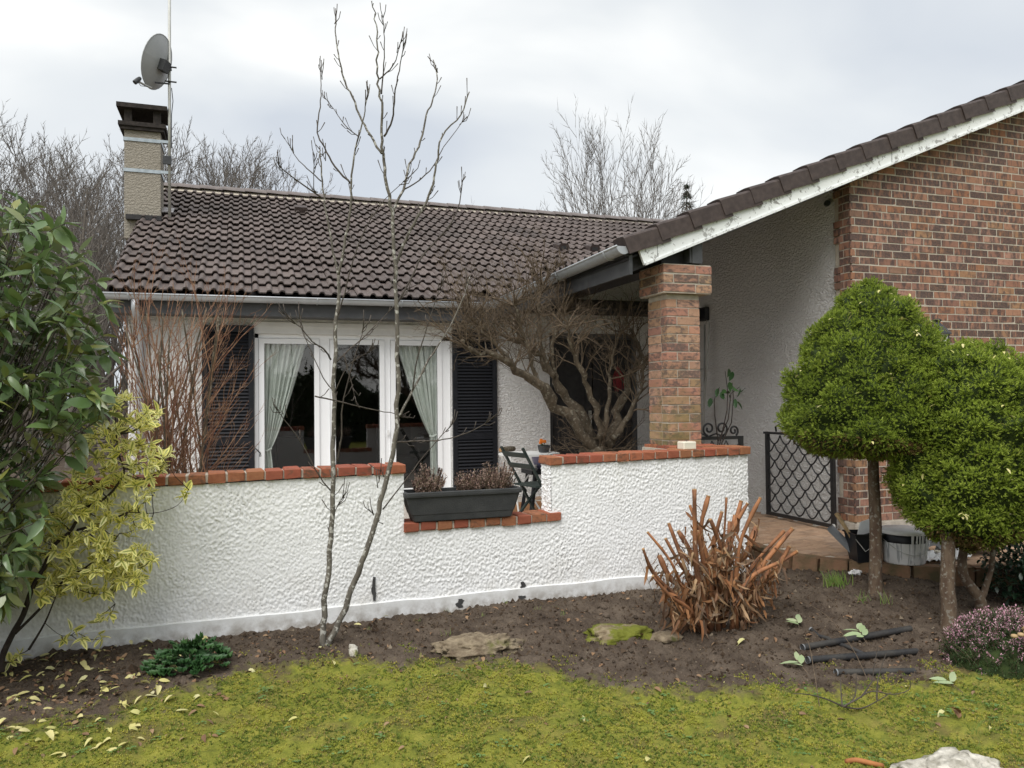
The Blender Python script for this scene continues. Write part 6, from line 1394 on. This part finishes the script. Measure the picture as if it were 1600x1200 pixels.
mus = atZ(1533, 977, .30); pt_ = thing('fungus_cluster', 'small cluster of tan bracket fungi caught in the pink heather', 'fungus', (q[0]-.10, q[1]-.20, q[2]+.23)); c_ = np.array([q[0]-.10, q[1]-.235, q[2]+.235])
for k_ in range(7):
    b = MB(); o_ = c_+np.array([rng.normal(0, .03), rng.normal(0, .012), rng.normal(0, .028)]); b.lathe([(0, .016), (.014, .012), (.02, .002), (.012, -.004), (0, -.006)], tuple(o_), 9); b.build('cap', M['wood'], pt_, smooth=True)
dsq = atZ(1600, 925, .15); dk = thing('dark_shrub', 'low dark-leaved evergreen shrub behind the pink heather', 'shrub', (dsq[0], dsq[1], float(gz(dsq[0], dsq[1])))); n = 1500; T = np.array([dsq[0]+.10, dsq[1]+.02, .32])+rsphere(n)*np.array([.38, .28, .34])*(rng.random((n, 1))**.45); lt_, lf2, le_ = leaf_t(.055, .026, .2, .2); b = MB(); b.scatter(lt_, lf2, rotmats(n, rsphere(n)+np.array([0, 0, .3])), T, edge=le_); b.build('foliage', M['darkleaf'], dk, smooth=True, kind='stuff'); b = MB()
for k_ in range(24): b.tube([(dsq[0]+.1, dsq[1], .05), T[k_*10]*.5+np.array([dsq[0]+.1, dsq[1], .1])*.5, T[k_*10]], [.008, .005, .002], 4)
b.build('stems', M['bark_dark'], dk)
# --- dark green leafy clump in the bed
lq = atZ(298, 1052, .06); lq[2] = float(gz(lq[0], lq[1])); lpn = thing('leafy_clump', 'dark green clump of lobed leaves growing near the foot of the low wall', 'plant', tuple(lq))
n = 120; a = rng.random(n)*6.283; r_ = np.sqrt(rng.random(n)); T = np.stack([lq[0]+.20*r_*np.cos(a), lq[1]+.15*r_*np.sin(a), lq[2]+.16*(1-.7*r_**2)*rng.uniform(.5, 1.05, n)], 1); D_ = np.stack([np.cos(a)*r_, np.sin(a)*r_-.3, rng.uniform(-.35, .35, n)], 1)
V = [(0, 0, 0)]; F = []; m_ = 15
for j in range(m_): th = R(-150)+R(300)*j/(m_-1); rr = .048*(1.0 if j % 2 else .66)*(1-.25*abs(j-(m_-1)/2)/(m_/2)); V.append((rr*math.sin(th), .02+rr*math.cos(th), .012*(1 if j % 2 else -1)))
F = np.array([(0, j, j+1) for j in range(1, m_)]); mm = MB(); mm.add(np.array(V), F); lm_ = mm.mesh('leaf', M['lowplant']); Mx = rotmats(n, D_)
for i in range(n): link('leaf', lm_, lpn, loc=tuple(T[i]), rot=Matrix(Mx[i].tolist()), scale=float(rng.uniform(.5, 1.0)))
b = MB()
for i in range(0, n, 2): b.tube([lq+np.array([0, 0, -.01]), (lq+T[i])/2+np.array([0, 0, .02]), T[i]], [.003, .0025, .002], 4, cap=False)
b.build('stalks', M['lowplant'], lpn)
# ------------------------------------------------------------------ ground cover and litter
def inview(x, y):
    p = np.stack([x, y, 0*x], -1)-CAM; z = p@_f; u = 800+FPX*(p@_r)/z; w = 600-FPX*(p@_u)/z
    return (z > .5) & (u > -120) & (u < 1720) & (w < 1280)
def spots(n, x0, x1, y0, y1):
    n = int(n); x = rng.uniform(x0, x1, n); y = rng.uniform(y0, y1, n); k_ = inview(x, y); return x[k_], y[k_]
# moss: short dense tufts
x, y = spots(420000, -2.4, 5.6, 2.1, 4.9)
mkv = (lawn_edge(x)-y)/.4+.35+.4*samp(_gn, x, y, .9); keep = (mkv > rng.random(len(x))) & ((x > -.2+.25*samp(_gn, x, y, .5)) | (rng.random(len(x)) < .55)); patch = samp(_gn, x*1.3+4, y*1.3, .45); keep &= patch > -.75+rng.normal(0, .35, len(x)); x, y = x[keep], y[keep]; n = len(x)
V = []; F = []
for j in range(4):
    az = j*1.57+.4; L_ = .011; sx_, sy_ = math.cos(az), math.sin(az); i = len(V); V += [(-sy_*.0022, 0, sx_*.0022), (sy_*.0022, 0, -sx_*.0022), (sx_*L_*.55, L_*.75, sy_*L_*.55)]; F.append((i, i+1, i+2))
V, F = np.array(V), np.array(F); sc_ = rng.uniform(.6, 1.35, n); d = rng.normal(0, .3, (n, 3))+np.array([0, 0, 1.]); rn = np.clip(.46+.20*samp(_gn, x, y, .8)+.14*samp(_gf, x, y, .3)+rng.normal(0, .15, n), 0, .999)
b = MB(); b.scatter(V, F, rotmats(n, d, up=np.tile([1., 0, 0], (n, 1)))*sc_[:, None, None], np.stack([x, y, gz(x, y)-.001], 1), rnd=rn); b.build('moss', M['moss'], None, kind='stuff', label='yellow-green moss carpet covering the lawn', cat='moss')
# grass blades
cx0, cy0 = spots(1500, -2.4, 5.6, 2.1, 4.9); kk = rng.integers(0, len(cx0), 26000); x = cx0[kk]+rng.normal(0, .022, 26000); y = cy0[kk]+rng.normal(0, .022, 26000); keep = ((lawn_edge(x)-y)/.3+.1 > rng.random(len(x))) & ((samp(_gf, x, y, .18) > .0) | (x > 3.2)); x, y = x[keep], y[keep]; n = len(x)
gv = np.array([(-.0012, 0, 0), (.0012, 0, 0), (-.001, .018, .002), (.001, .018, .002), (0, .036, .009)]); gf = np.array([(0, 1, 3), (0, 3, 2), (2, 3, 4)]); d = rng.normal(0, .55, (n, 3))+np.array([0, 0, .8]); d[:, 2] = np.abs(d[:, 2]); sc_ = rng.uniform(.4, 1.0, n)
b = MB(); b.scatter(gv, gf, rotmats(n, d, up=np.tile([1., .2, 0], (n, 1)))*sc_[:, None, None], np.stack([x, y, gz(x, y)], 1)); b.build('grass', M['grass'], None, kind='stuff', label='thin grass blades growing through the moss lawn', cat='grass')
# little clover-like rosettes
x, y = spots(1500, -1.5, 5, 2.1, 4.6); keep = ((lawn_edge(x)-y) > .05) & (samp(_gn, x+7, y, .6) > .75); x, y = x[keep], y[keep]; n = len(x); lt_, lf2, le_ = leaf_t(.016, .011, .2, .2); X_, D_ = [], []
for i in range(n):
    for j in range(6): a = rng.random()*6.28; X_.append((x[i]+rng.normal(0, .012), y[i]+rng.normal(0, .012), float(gz(x[i], y[i]))+.010)); D_.append((math.cos(a), math.sin(a), .25))
b = MB(); n = len(X_); b.scatter(lt_, lf2, rotmats(n, np.array(D_))*rng.uniform(.7, 1.4, n)[:, None, None], np.array(X_), edge=le_); b.build('clover', M['clover'], None, kind='stuff', label='small blue-green clover leaves scattered in the moss lawn', cat='clover')
# soil crumbs
x, y = spots(60000, -2.4, 6.2, 2.4, 5.6); keep = ((y-lawn_edge(x))/.3+.35 > rng.random(len(x))) & (y < 5.33+.035*x); keep &= ~((x > 4.2) & (y > 5.0+.0*x) & (x > 4.1+(5.75-y)*.9)); x, y = x[keep], y[keep]; n = len(x)
cv = np.array([(1, 0, -.4), (-.5, .9, -.4), (-.5, -.9, -.4), (.1, 0, .8)]); cf = np.array([(0, 1, 3), (1, 2, 3), (2, 0, 3)]); sc_ = rng.gamma(1.8, .0026, n)
t = NT('soil_crumb'); M['crumb'] = t.fin(t.ramp(t.rnd(), (0, (.040, .027, .018)), (.6, (.075, .053, .036)), (.93, (.12, .09, .06)), (1, (.24, .20, .15))), .95, None, .1)
b = MB(); b.scatter(cv, cf, rotmats(n, rsphere(n)*np.array([1, 1, .3]))*sc_[:, None, None], np.stack([x, y, gz(x, y)+sc_*.2], 1)); b.build('soil_crumbs', M['crumb'], None, kind='stuff', label='crumbs and clods of dark soil over the flower bed', cat='soil')
cl1, cf1 = chamfer(1., .8, .7, .22, .06, 3); cf1 = np.array([q for f_ in cf1 for q in ([f_] if len(f_) == 3 else [(f_[0], f_[1], f_[2]), (f_[0], f_[2], f_[3])])]); x, y = spots(2600, -2.4, 6.2, 2.6, 5.6); keep = ((y-lawn_edge(x))/.3 > rng.random(len(x))) & (y < 5.32+.035*x) & ~((x > 4.15) & (y > 5.1)); x, y = x[keep], y[keep]; n = len(x); sc_ = rng.gamma(2.2, .006, n)+.006
b = MB(); b.scatter(cl1, cf1, rotmats(n, rsphere(n))*sc_[:, None, None], np.stack([x, y, gz(x, y)+sc_*.12], 1)); b.build('soil_clods', M['ground'], None, kind='stuff', label='larger lumps of dark earth lying over the flower bed', cat='soil')
# brown leaf litter, thick at the left corner and thin elsewhere
x, y = spots(9000, -2.4, 6.0, 2.2, 5.6); wgt = np.where(y > lawn_edge(x)-.1, .17, .05)+1.3*np.exp(-(((x+.95)/.75)**2+((y-4.85)/.5)**2))+.25*np.exp(-(((x-4.1)/.4)**2+((y-3.75)/.25)**2)); keep = (wgt > rng.random(len(x))) & (y < 5.32+.035*x) & ~((x > 4.15) & (y > 5.1)); x, y = x[keep], y[keep]; n = len(x); lt_, lf2, le_ = leaf_t(.042, .022, .35, .35)
d = rsphere(n)*np.array([1, 1, .22]); up = rsphere(n)*.5+np.array([0, 0, 1]); b = MB(); b.scatter(lt_, lf2, rotmats(n, d, up=up)*rng.uniform(.35, 1.15, n)[:, None, None], np.stack([x, y, gz(x, y)+.009], 1), edge=le_); b.build('leaf_litter', M['dead'], None, kind='stuff', label='brown dead leaf litter lying on the soil', cat='leaf litter')
# fallen yellow leaves, one by one
lt_, lf2, le_ = leaf_t(.060, .024, .35, .30); fm = []
for k_ in range(3): tt = leaf_t(.060, .022+.004*k_, .25+.2*k_, .2+.2*k_); mm = MB(); mm.add(tt[0], tt[1], 0., tt[2]); fm.append(mm.mesh('fallen_leaf', M['fallen'], True))
cnt = 0
def put(x, y, sc_=1.): 
    global cnt
    d = np.array([[rng.normal(), rng.normal()*.6, rng.normal()*.12]]); up = np.array([[rng.normal()*.35, rng.normal()*.35-.1, 1]]); Mq = rotmats(1, d, up=up)[0]
    link('fallen_leaf', fm[cnt % 3], None, loc=(float(x), float(y), float(gz(x, y))+.014), rot=Matrix(Mq.tolist()), scale=float(sc_*rng.uniform(.7, 1.15)), label='yellow-green fallen leaf lying on the moss lawn' if y < lawn_edge(x) else 'yellow-green fallen leaf lying on the bare soil', cat='leaf', group='fallen yellow leaves on the moss' if y < lawn_edge(x) else 'fallen yellow leaves on the soil'); cnt += 1
pxs = []
for k_ in range(330):
    u = rng.random()
    if u < .78: pxs.append((rng.uniform(-20, 330) , rng.uniform(1005, 1190)))
    else: pxs.append((rng.uniform(150, 420), rng.uniform(1010, 1130)))
for (px, py) in pxs:
    w = math.exp(-((px-120)/150)**2)*math.exp(-((py-1075)/65)**2)
    if rng.random() < w*1.1+.08: q = atZ(px, py, .05); put(q[0], q[1])
for (px, py) in ((465, 1108), (755, 1072), (520, 1045), (497, 1022), (440, 985), (553, 990), (608, 972), (690, 1000), (658, 1030), (1090, 975), (1165, 1000), (1130, 1060), (1545, 1126), (1010, 1180), (910, 1110), (1260, 995), (1415, 1062), (680, 1052), (830, 1170), (1475, 1100)): q = atZ(px, py, .05); put(q[0], q[1], 1.05)
# pale leaf sprigs dropped on the pipes
for i, (px, py, n_, lb_) in enumerate(((1350, 985, 6, 'pale grey-green leaf sprig lying across the black pipes'), (1248, 970, 4, 'pale grey-green leaf sprig lying at the end of a black pipe'), (1255, 1025, 4, 'curled pale leaf sprig standing on the soil before the pipes'), (1490, 1045, 3, 'wide pale fallen leaves at the edge of the lawn'))):
    q = atZ(px, py, .10); t_ = thing('leaf_sprig', lb_, 'leaves', (q[0], q[1], float(gz(q[0], q[1])))); tt = leaf_t(.105, .038, .15, .15); mm = MB(); mm.add(tt[0], tt[1], 0., tt[2]); lm_ = mm.mesh('leaf', M['pale'], True); b = MB(); z0 = float(gz(q[0], q[1]))+.035
    ax = unit(np.array([rng.normal()*.4, .8, .25])); b.tube([np.array([q[0], q[1], z0-.02])-ax*.05, np.array([q[0], q[1], z0])+ax*.09], .002, 4); b.build('stalk', M['twig_tan'], t_)
    for j in range(n_): a = (1 if j % 2 else -1)*rng.uniform(.6, 1.2); d = unit(ax*math.cos(a)+np.array([1, 0, .2])*math.sin(a)); link('leaf', lm_, t_, loc=(q[0]+ax[0]*.02*j, q[1]+ax[1]*.02*j, z0+.004*j), rot=Matrix(rotmats(1, d[None], up=np.array([[rng.normal()*.3, -.5, 1.]]))[0].tolist()), scale=float(rng.uniform(.75, 1.15)))
# sprouts and grass tufts in the bed
def tuft(label, px, py, n, h, mat='grass', spread=.04, name='grass_tuft', cat='grass'):
    q = atZ(px, py, .09); z0 = float(gz(q[0], q[1])); t_ = thing(name, label, cat, (q[0], q[1], z0), None); b = MB(); d = np.c_[rng.normal(0, .35, n), rng.normal(0, .3, n), np.ones(n)]; T = np.c_[q[0]+rng.normal(0, spread, n), q[1]+rng.normal(0, spread*.7, n), np.full(n, z0-.004)]; gv2 = gv*np.array([1.5, 1, 1]); b.scatter(gv2, gf, rotmats(n, d, up=np.tile([.3, 1., 0], (n, 1)))*(h/.036*rng.uniform(.45, 1.1, n))[:, None, None]*np.array([.45, 1, 1])[None, None, :], T); b.build('blades', M[mat], t_, kind='stuff'); b = MB(); b.scatter(cv, cf, rotmats(5, rsphere(5))*.008, T[:5]+np.array([0, 0, .004])); b.build('root_soil', M['crumb'], t_)
tuft('dense green grass tuft on the soil beside the crumpled paper', 1305, 928, 70, .13, spread=.045); tuft('sparse grass tuft with long bent blades at the foot of the taller spruce', 1352, 945, 10, .10); tuft('thin long-bladed grass sprout between the two spruces', 1384, 945, 9, .11, spread=.03)
for (px, py) in ((755, 966), (700, 958), (652, 972), (870, 950), (815, 940), (880, 962), (790, 950), (700, 990), (840, 955), (578, 985)): tuft('small pale green bulb sprout coming through the soil by the wall', px, py, 7, .05, 'grass', .012, 'bulb_sprout', 'sprout')
for o in bpy.data.objects:
    if o.name.startswith('bulb_sprout'): o['group'] = 'bulb sprouts along the foot of the wall'
# bare low twigs on the lawn and the fallen cane
q = atZ(1317, 1104, .03); t_ = thing('dead_sapling', 'dry leafless sapling sprawling low over the moss lawn', 'branch', (q[0], q[1], float(gz(q[0], q[1])))); b0 = np.array([q[0], q[1], float(gz(q[0], q[1]))-.01])
for px in ([(1317, 1104), (1290, 1092), (1262, 1085), (1240, 1084)], [(1317, 1104), (1340, 1092), (1362, 1080), (1395, 1085), (1420, 1078), (1423, 1062)], [(1317, 1104), (1345, 1107), (1375, 1093), (1392, 1082)], [(1316, 1104), (1314, 1080), (1313, 1058)], [(1320, 1104), (1336, 1088), (1338, 1050)], [(1345, 1090), (1362, 1065), (1366, 1040), (1372, 1010)], [(1370, 1094), (1372, 1060), (1385, 1020)]):
    pts = smoothpath(trace(px, q[1], q[1]+rng.uniform(-.1, .12)), 3); b = MB(); b.tube(pts, np.linspace(.0045, .0016, len(pts)), 5); b.build('twig', M['twig_dark'], t_)
for (px, lb_) in (([(1246, 985), (1262, 1000), (1272, 1040), (1280, 1078)], 'long thin dry stalk arching over the black pipes'), ([(1240, 935), (1290, 965), (1330, 1005), (1355, 1040)], 'thin curved dry stalk lying over the soil beside the cut-down canes')):
    A = trace(px, 0, 0) if False else [atZ(x_, y_, .10) for x_, y_ in px]; A = [np.array([p[0], p[1], float(gz(p[0], p[1]))+.03+.05*math.sin(i*1.05)]) for i, p in enumerate(A)]; b = MB(); pts = smoothpath(A, 4); b.tube(pts, .0022, 5); b.build('dry_stalk', M['twig_tan'], None, label=lb_, cat='stalk')
A = [atZ(x_, y_, .02) for x_, y_ in ((1322, 1188), (1338, 1193), (1360, 1195), (1379, 1193))]; A = [np.array([p[0], p[1], float(gz(p[0], p[1]))+.012]) for p in A]; b = MB(); b.tube(smoothpath(A, 3), .011, 8); b.build('fallen_cane', M['fallen_cane'], None, smooth=True, label='short orange cane lying on the moss beside the limestone rock', cat='stick')
for (px, lb_) in (((1498, 1122), 'pair of tan curled dead leaves standing on the lawn'),):
    q = atZ(px[0], px[1], .02); t_ = thing('dead_leaf', lb_, 'leaf', (q[0], q[1], float(gz(q[0], q[1])))); tt = leaf_t(.05, .04, .5, .5); mm = MB(); mm.add(tt[0], tt[1]); me = mm.mesh('blade', M['husk'], True)
    for k_ in range(2): link('blade', me, t_, loc=(q[0]+.008*k_, q[1], float(gz(q[0], q[1]))+.012+.02*k_), rot=(R(60), .2, 1.2*k_))
# ------------------------------------------------------------------ trees beyond the house
def bare_proto(seed, H_, nstem, spread, n, wob=.06, up=.05, lf=.52, r0=.10, ang=.55):
    global rng
    keep = rng; rng = np.random.default_rng(seed); mb = [MB(), MB(), MB(), MB()]
    for k_ in range(nstem):
        a = rng.random()*6.283; d = np.array([math.cos(a)*spread*rng.uniform(.3, 1), math.sin(a)*spread*rng.uniform(.3, 1), 1.]); p0 = np.array([math.cos(a)*.15*(nstem > 1), math.sin(a)*.15*(nstem > 1), 0])
        grow(mb, p0, d, H_*rng.uniform(.75, 1.0), r0*rng.uniform(.7, 1.1), 0, dict(seg=7, drop=2, wob=wob, up=up, n=n, ang=ang, lf=lf, rf=.55, sides=6, rmin=.009, t0=.22, tip=.12))
    tr_ = MB(); tr_.v, tr_.f, tr_.n, tr_.at = mb[0].v, mb[0].f, mb[0].n, mb[0].at
    cr_ = MB()
    for q in mb[1:]:
        off = cr_.n
        for v_, a_ in zip(q.v, q.at): cr_.v.append(v_); cr_.at.append(a_)
        for f_ in q.f: cr_.f.append(f_+off)
        cr_.n += q.n
    rng = keep
    return tr_.mesh('trunk', M['bark_far'], True), cr_.mesh('crown', M['twig_far'], True)
protos = [bare_proto(1, 9.5, 4, .22, [10, 6, 4]), bare_proto(2, 10.0, 1, .05, [17, 7, 4], lf=.40, r0=.14), bare_proto(3, 9.0, 6, .30, [9, 5, 3]), bare_proto(4, 9.8, 2, .14, [13, 7, 4], lf=.44, r0=.12), bare_proto(5, 8.5, 8, .36, [14, 9, 5], lf=.46, r0=.085, ang=.5, wob=.06, up=.03), bare_proto(6, 9.0, 3, .2, [15, 9, 6], lf=.42, r0=.10)]
def far_tree(k_, px, Y_, top_y, label, rz, sxy=1., group=None):
    p = atY(px, 600, Y_); top = atY(px, top_y, Y_); h = top[2]; hp = max(v.co.z for v in protos[k_][1].vertices); s_ = h/hp
    t_ = thing('bare_tree', label, 'tree', (p[0], Y_, -.05), group)
    for nm, me in zip(('trunk', 'crown'), protos[k_]): link(nm, me, t_, loc=(p[0], Y_, -.05), rot=(0, 0, rz), scale=(s_*sxy, s_*sxy, s_))
far_tree(4, 965, 24, 116, 'wide many-stemmed bare tree rising alone behind the middle of the roof ridge', .4, .72)
G_ = 'bare trees behind the chimney end of the house'; LB = 'leafless grey tree in the thicket behind the chimney end of the house'
for i, (k_, px, Y_, ty) in enumerate(((1, 108, 21, 190), (3, 62, 24, 178), (0, 150, 26, 205), (2, 10, 22, 185), (1, -50, 26, 170), (3, 185, 29, 215), (1, 30, 32, 215), (0, 130, 34, 225), (2, 205, 25, 240), (3, 90, 38, 235), (2, 290, 27, 188), (3, 335, 29, 215), (0, 262, 31, 200), (1, 380, 30, 228), (2, 420, 34, 238), (3, 312, 36, 222), (0, -120, 24, 150), (1, 160, 23, 232), (2, 60, 44, 240), (1, -15, 38, 210), (5, 45, 30, 200), (5, 120, 32, 212), (5, 235, 34, 205), (5, 300, 33, 198), (5, 350, 36, 222), (5, 405, 38, 228), (5, 440, 42, 242), (5, -40, 30, 195), (5, 170, 40, 225), (5, 85, 27, 205), (5, 15, 27, 200), (5, 270, 38, 215), (5, 325, 40, 212), (5, 385, 34, 232), (5, 145, 46, 230))): far_tree(k_, px, Y_, ty, LB if px < 240 else 'leafless grey tree rising over the roof ridge beside the antenna mast', i*1.3, .85 if px > 240 else .9, G_ if px < 240 else 'bare trees over the ridge beside the mast')
LB2 = 'low leafless tree whose top just shows over the roof ridge'
for i, (k_, px, Y_, ty) in enumerate(((2, 745, 40, 300), (0, 870, 34, 285), (2, 1055, 30, 270), (3, 800, 46, 312), (0, 905, 30, 265), (2, 1090, 33, 275))): far_tree(k_, px, Y_, ty, LB2, i*2.1+.5, 1.0, 'low trees showing over the roof ridge')
# spruce tip beyond the ridge
p = atY(1077, 600, 31); top = atY(1077, 288, 31); t_ = thing('far_spruce', 'dark pointed spruce top showing where the roof verge meets the sky', 'tree', (p[0], 31, 0)); b = MB(); b.tube([(p[0], 31, 0), (p[0], 31, top[2])], [.16, .01], 6); b.build('trunk', M['bark_far'], t_); b = MB(); n = 3200; z = top[2]*(1-.62*rng.random(n)**1.0); a = rng.random(n)*6.283; r_ = (top[2]-z)*.30*rng.random(n)**.6; whorl = (np.round(z/.45)*.45-z)*.35
T = np.stack([p[0]+r_*np.cos(a), 31+r_*np.sin(a), z+whorl-.25*r_], 1); lv = np.array([(-.03, 0, 0), (.03, 0, 0), (0, .22, -.02)]); b.scatter(lv, np.array([(0, 1, 2)]), rotmats(n, np.stack([np.cos(a), np.sin(a), rng.normal(-.15, .3, n)], 1)), T); b.build('crown', M['darkleaf'], t_, kind='stuff')
# hedge and trees behind the viewer, seen only as dark reflections in the panes
hd = thing('hedge', 'tall dark evergreen hedge reflected in the window panes', 'hedge', (2, -11, 0)); n = 9000; x = rng.uniform(-16, 20, n); z = rng.random(n)*(2.5+.5*np.sin(x*.7)+.3*np.sin(x*1.9+1)); T = np.stack([x, -11+rng.normal(0, .35, n), z], 1); lt_, lf2, le_ = leaf_t(.26, .12); b = MB(); b.scatter(lt_, lf2, rotmats(n, rsphere(n)), T, edge=le_); b.build('foliage', M['hedge'], hd, kind='stuff'); b = MB()
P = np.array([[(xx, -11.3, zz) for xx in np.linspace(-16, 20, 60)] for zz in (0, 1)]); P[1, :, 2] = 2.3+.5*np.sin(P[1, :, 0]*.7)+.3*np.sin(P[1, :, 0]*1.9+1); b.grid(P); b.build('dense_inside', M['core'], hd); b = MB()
for k_ in range(18): b.tube([(-15+k_*2, -11, 0), (-15+k_*2+.1, -11, 2.2)], [.08, .03], 6)
b.build('stems', M['bark_dark'], hd)
for i, (x, Y_) in enumerate(((-6, -16), (1, -18), (7, -15), (13, -17))):
    t_ = thing('bare_tree', 'leafless tree standing beyond the reflected hedge', 'tree', (x, Y_, 0), 'trees beyond the reflected hedge')
    for nm, me in zip(('trunk', 'crown'), protos[i]): link(nm, me, t_, loc=(x, Y_, 0), rot=(0, 0, i*1.1), scale=.8)
p = atY(168, 600, 20); t_ = thing('bare_tree', 'bare tree with a thick trunk leaning away from the house chimney', 'tree', (p[0], 20, -.05))
for nm, me in zip(('trunk', 'crown'), protos[1]): link(nm, me, t_, loc=(p[0], 20, -.05), rot=(0, -.22, .3), scale=(1.2, 1.2, .70))
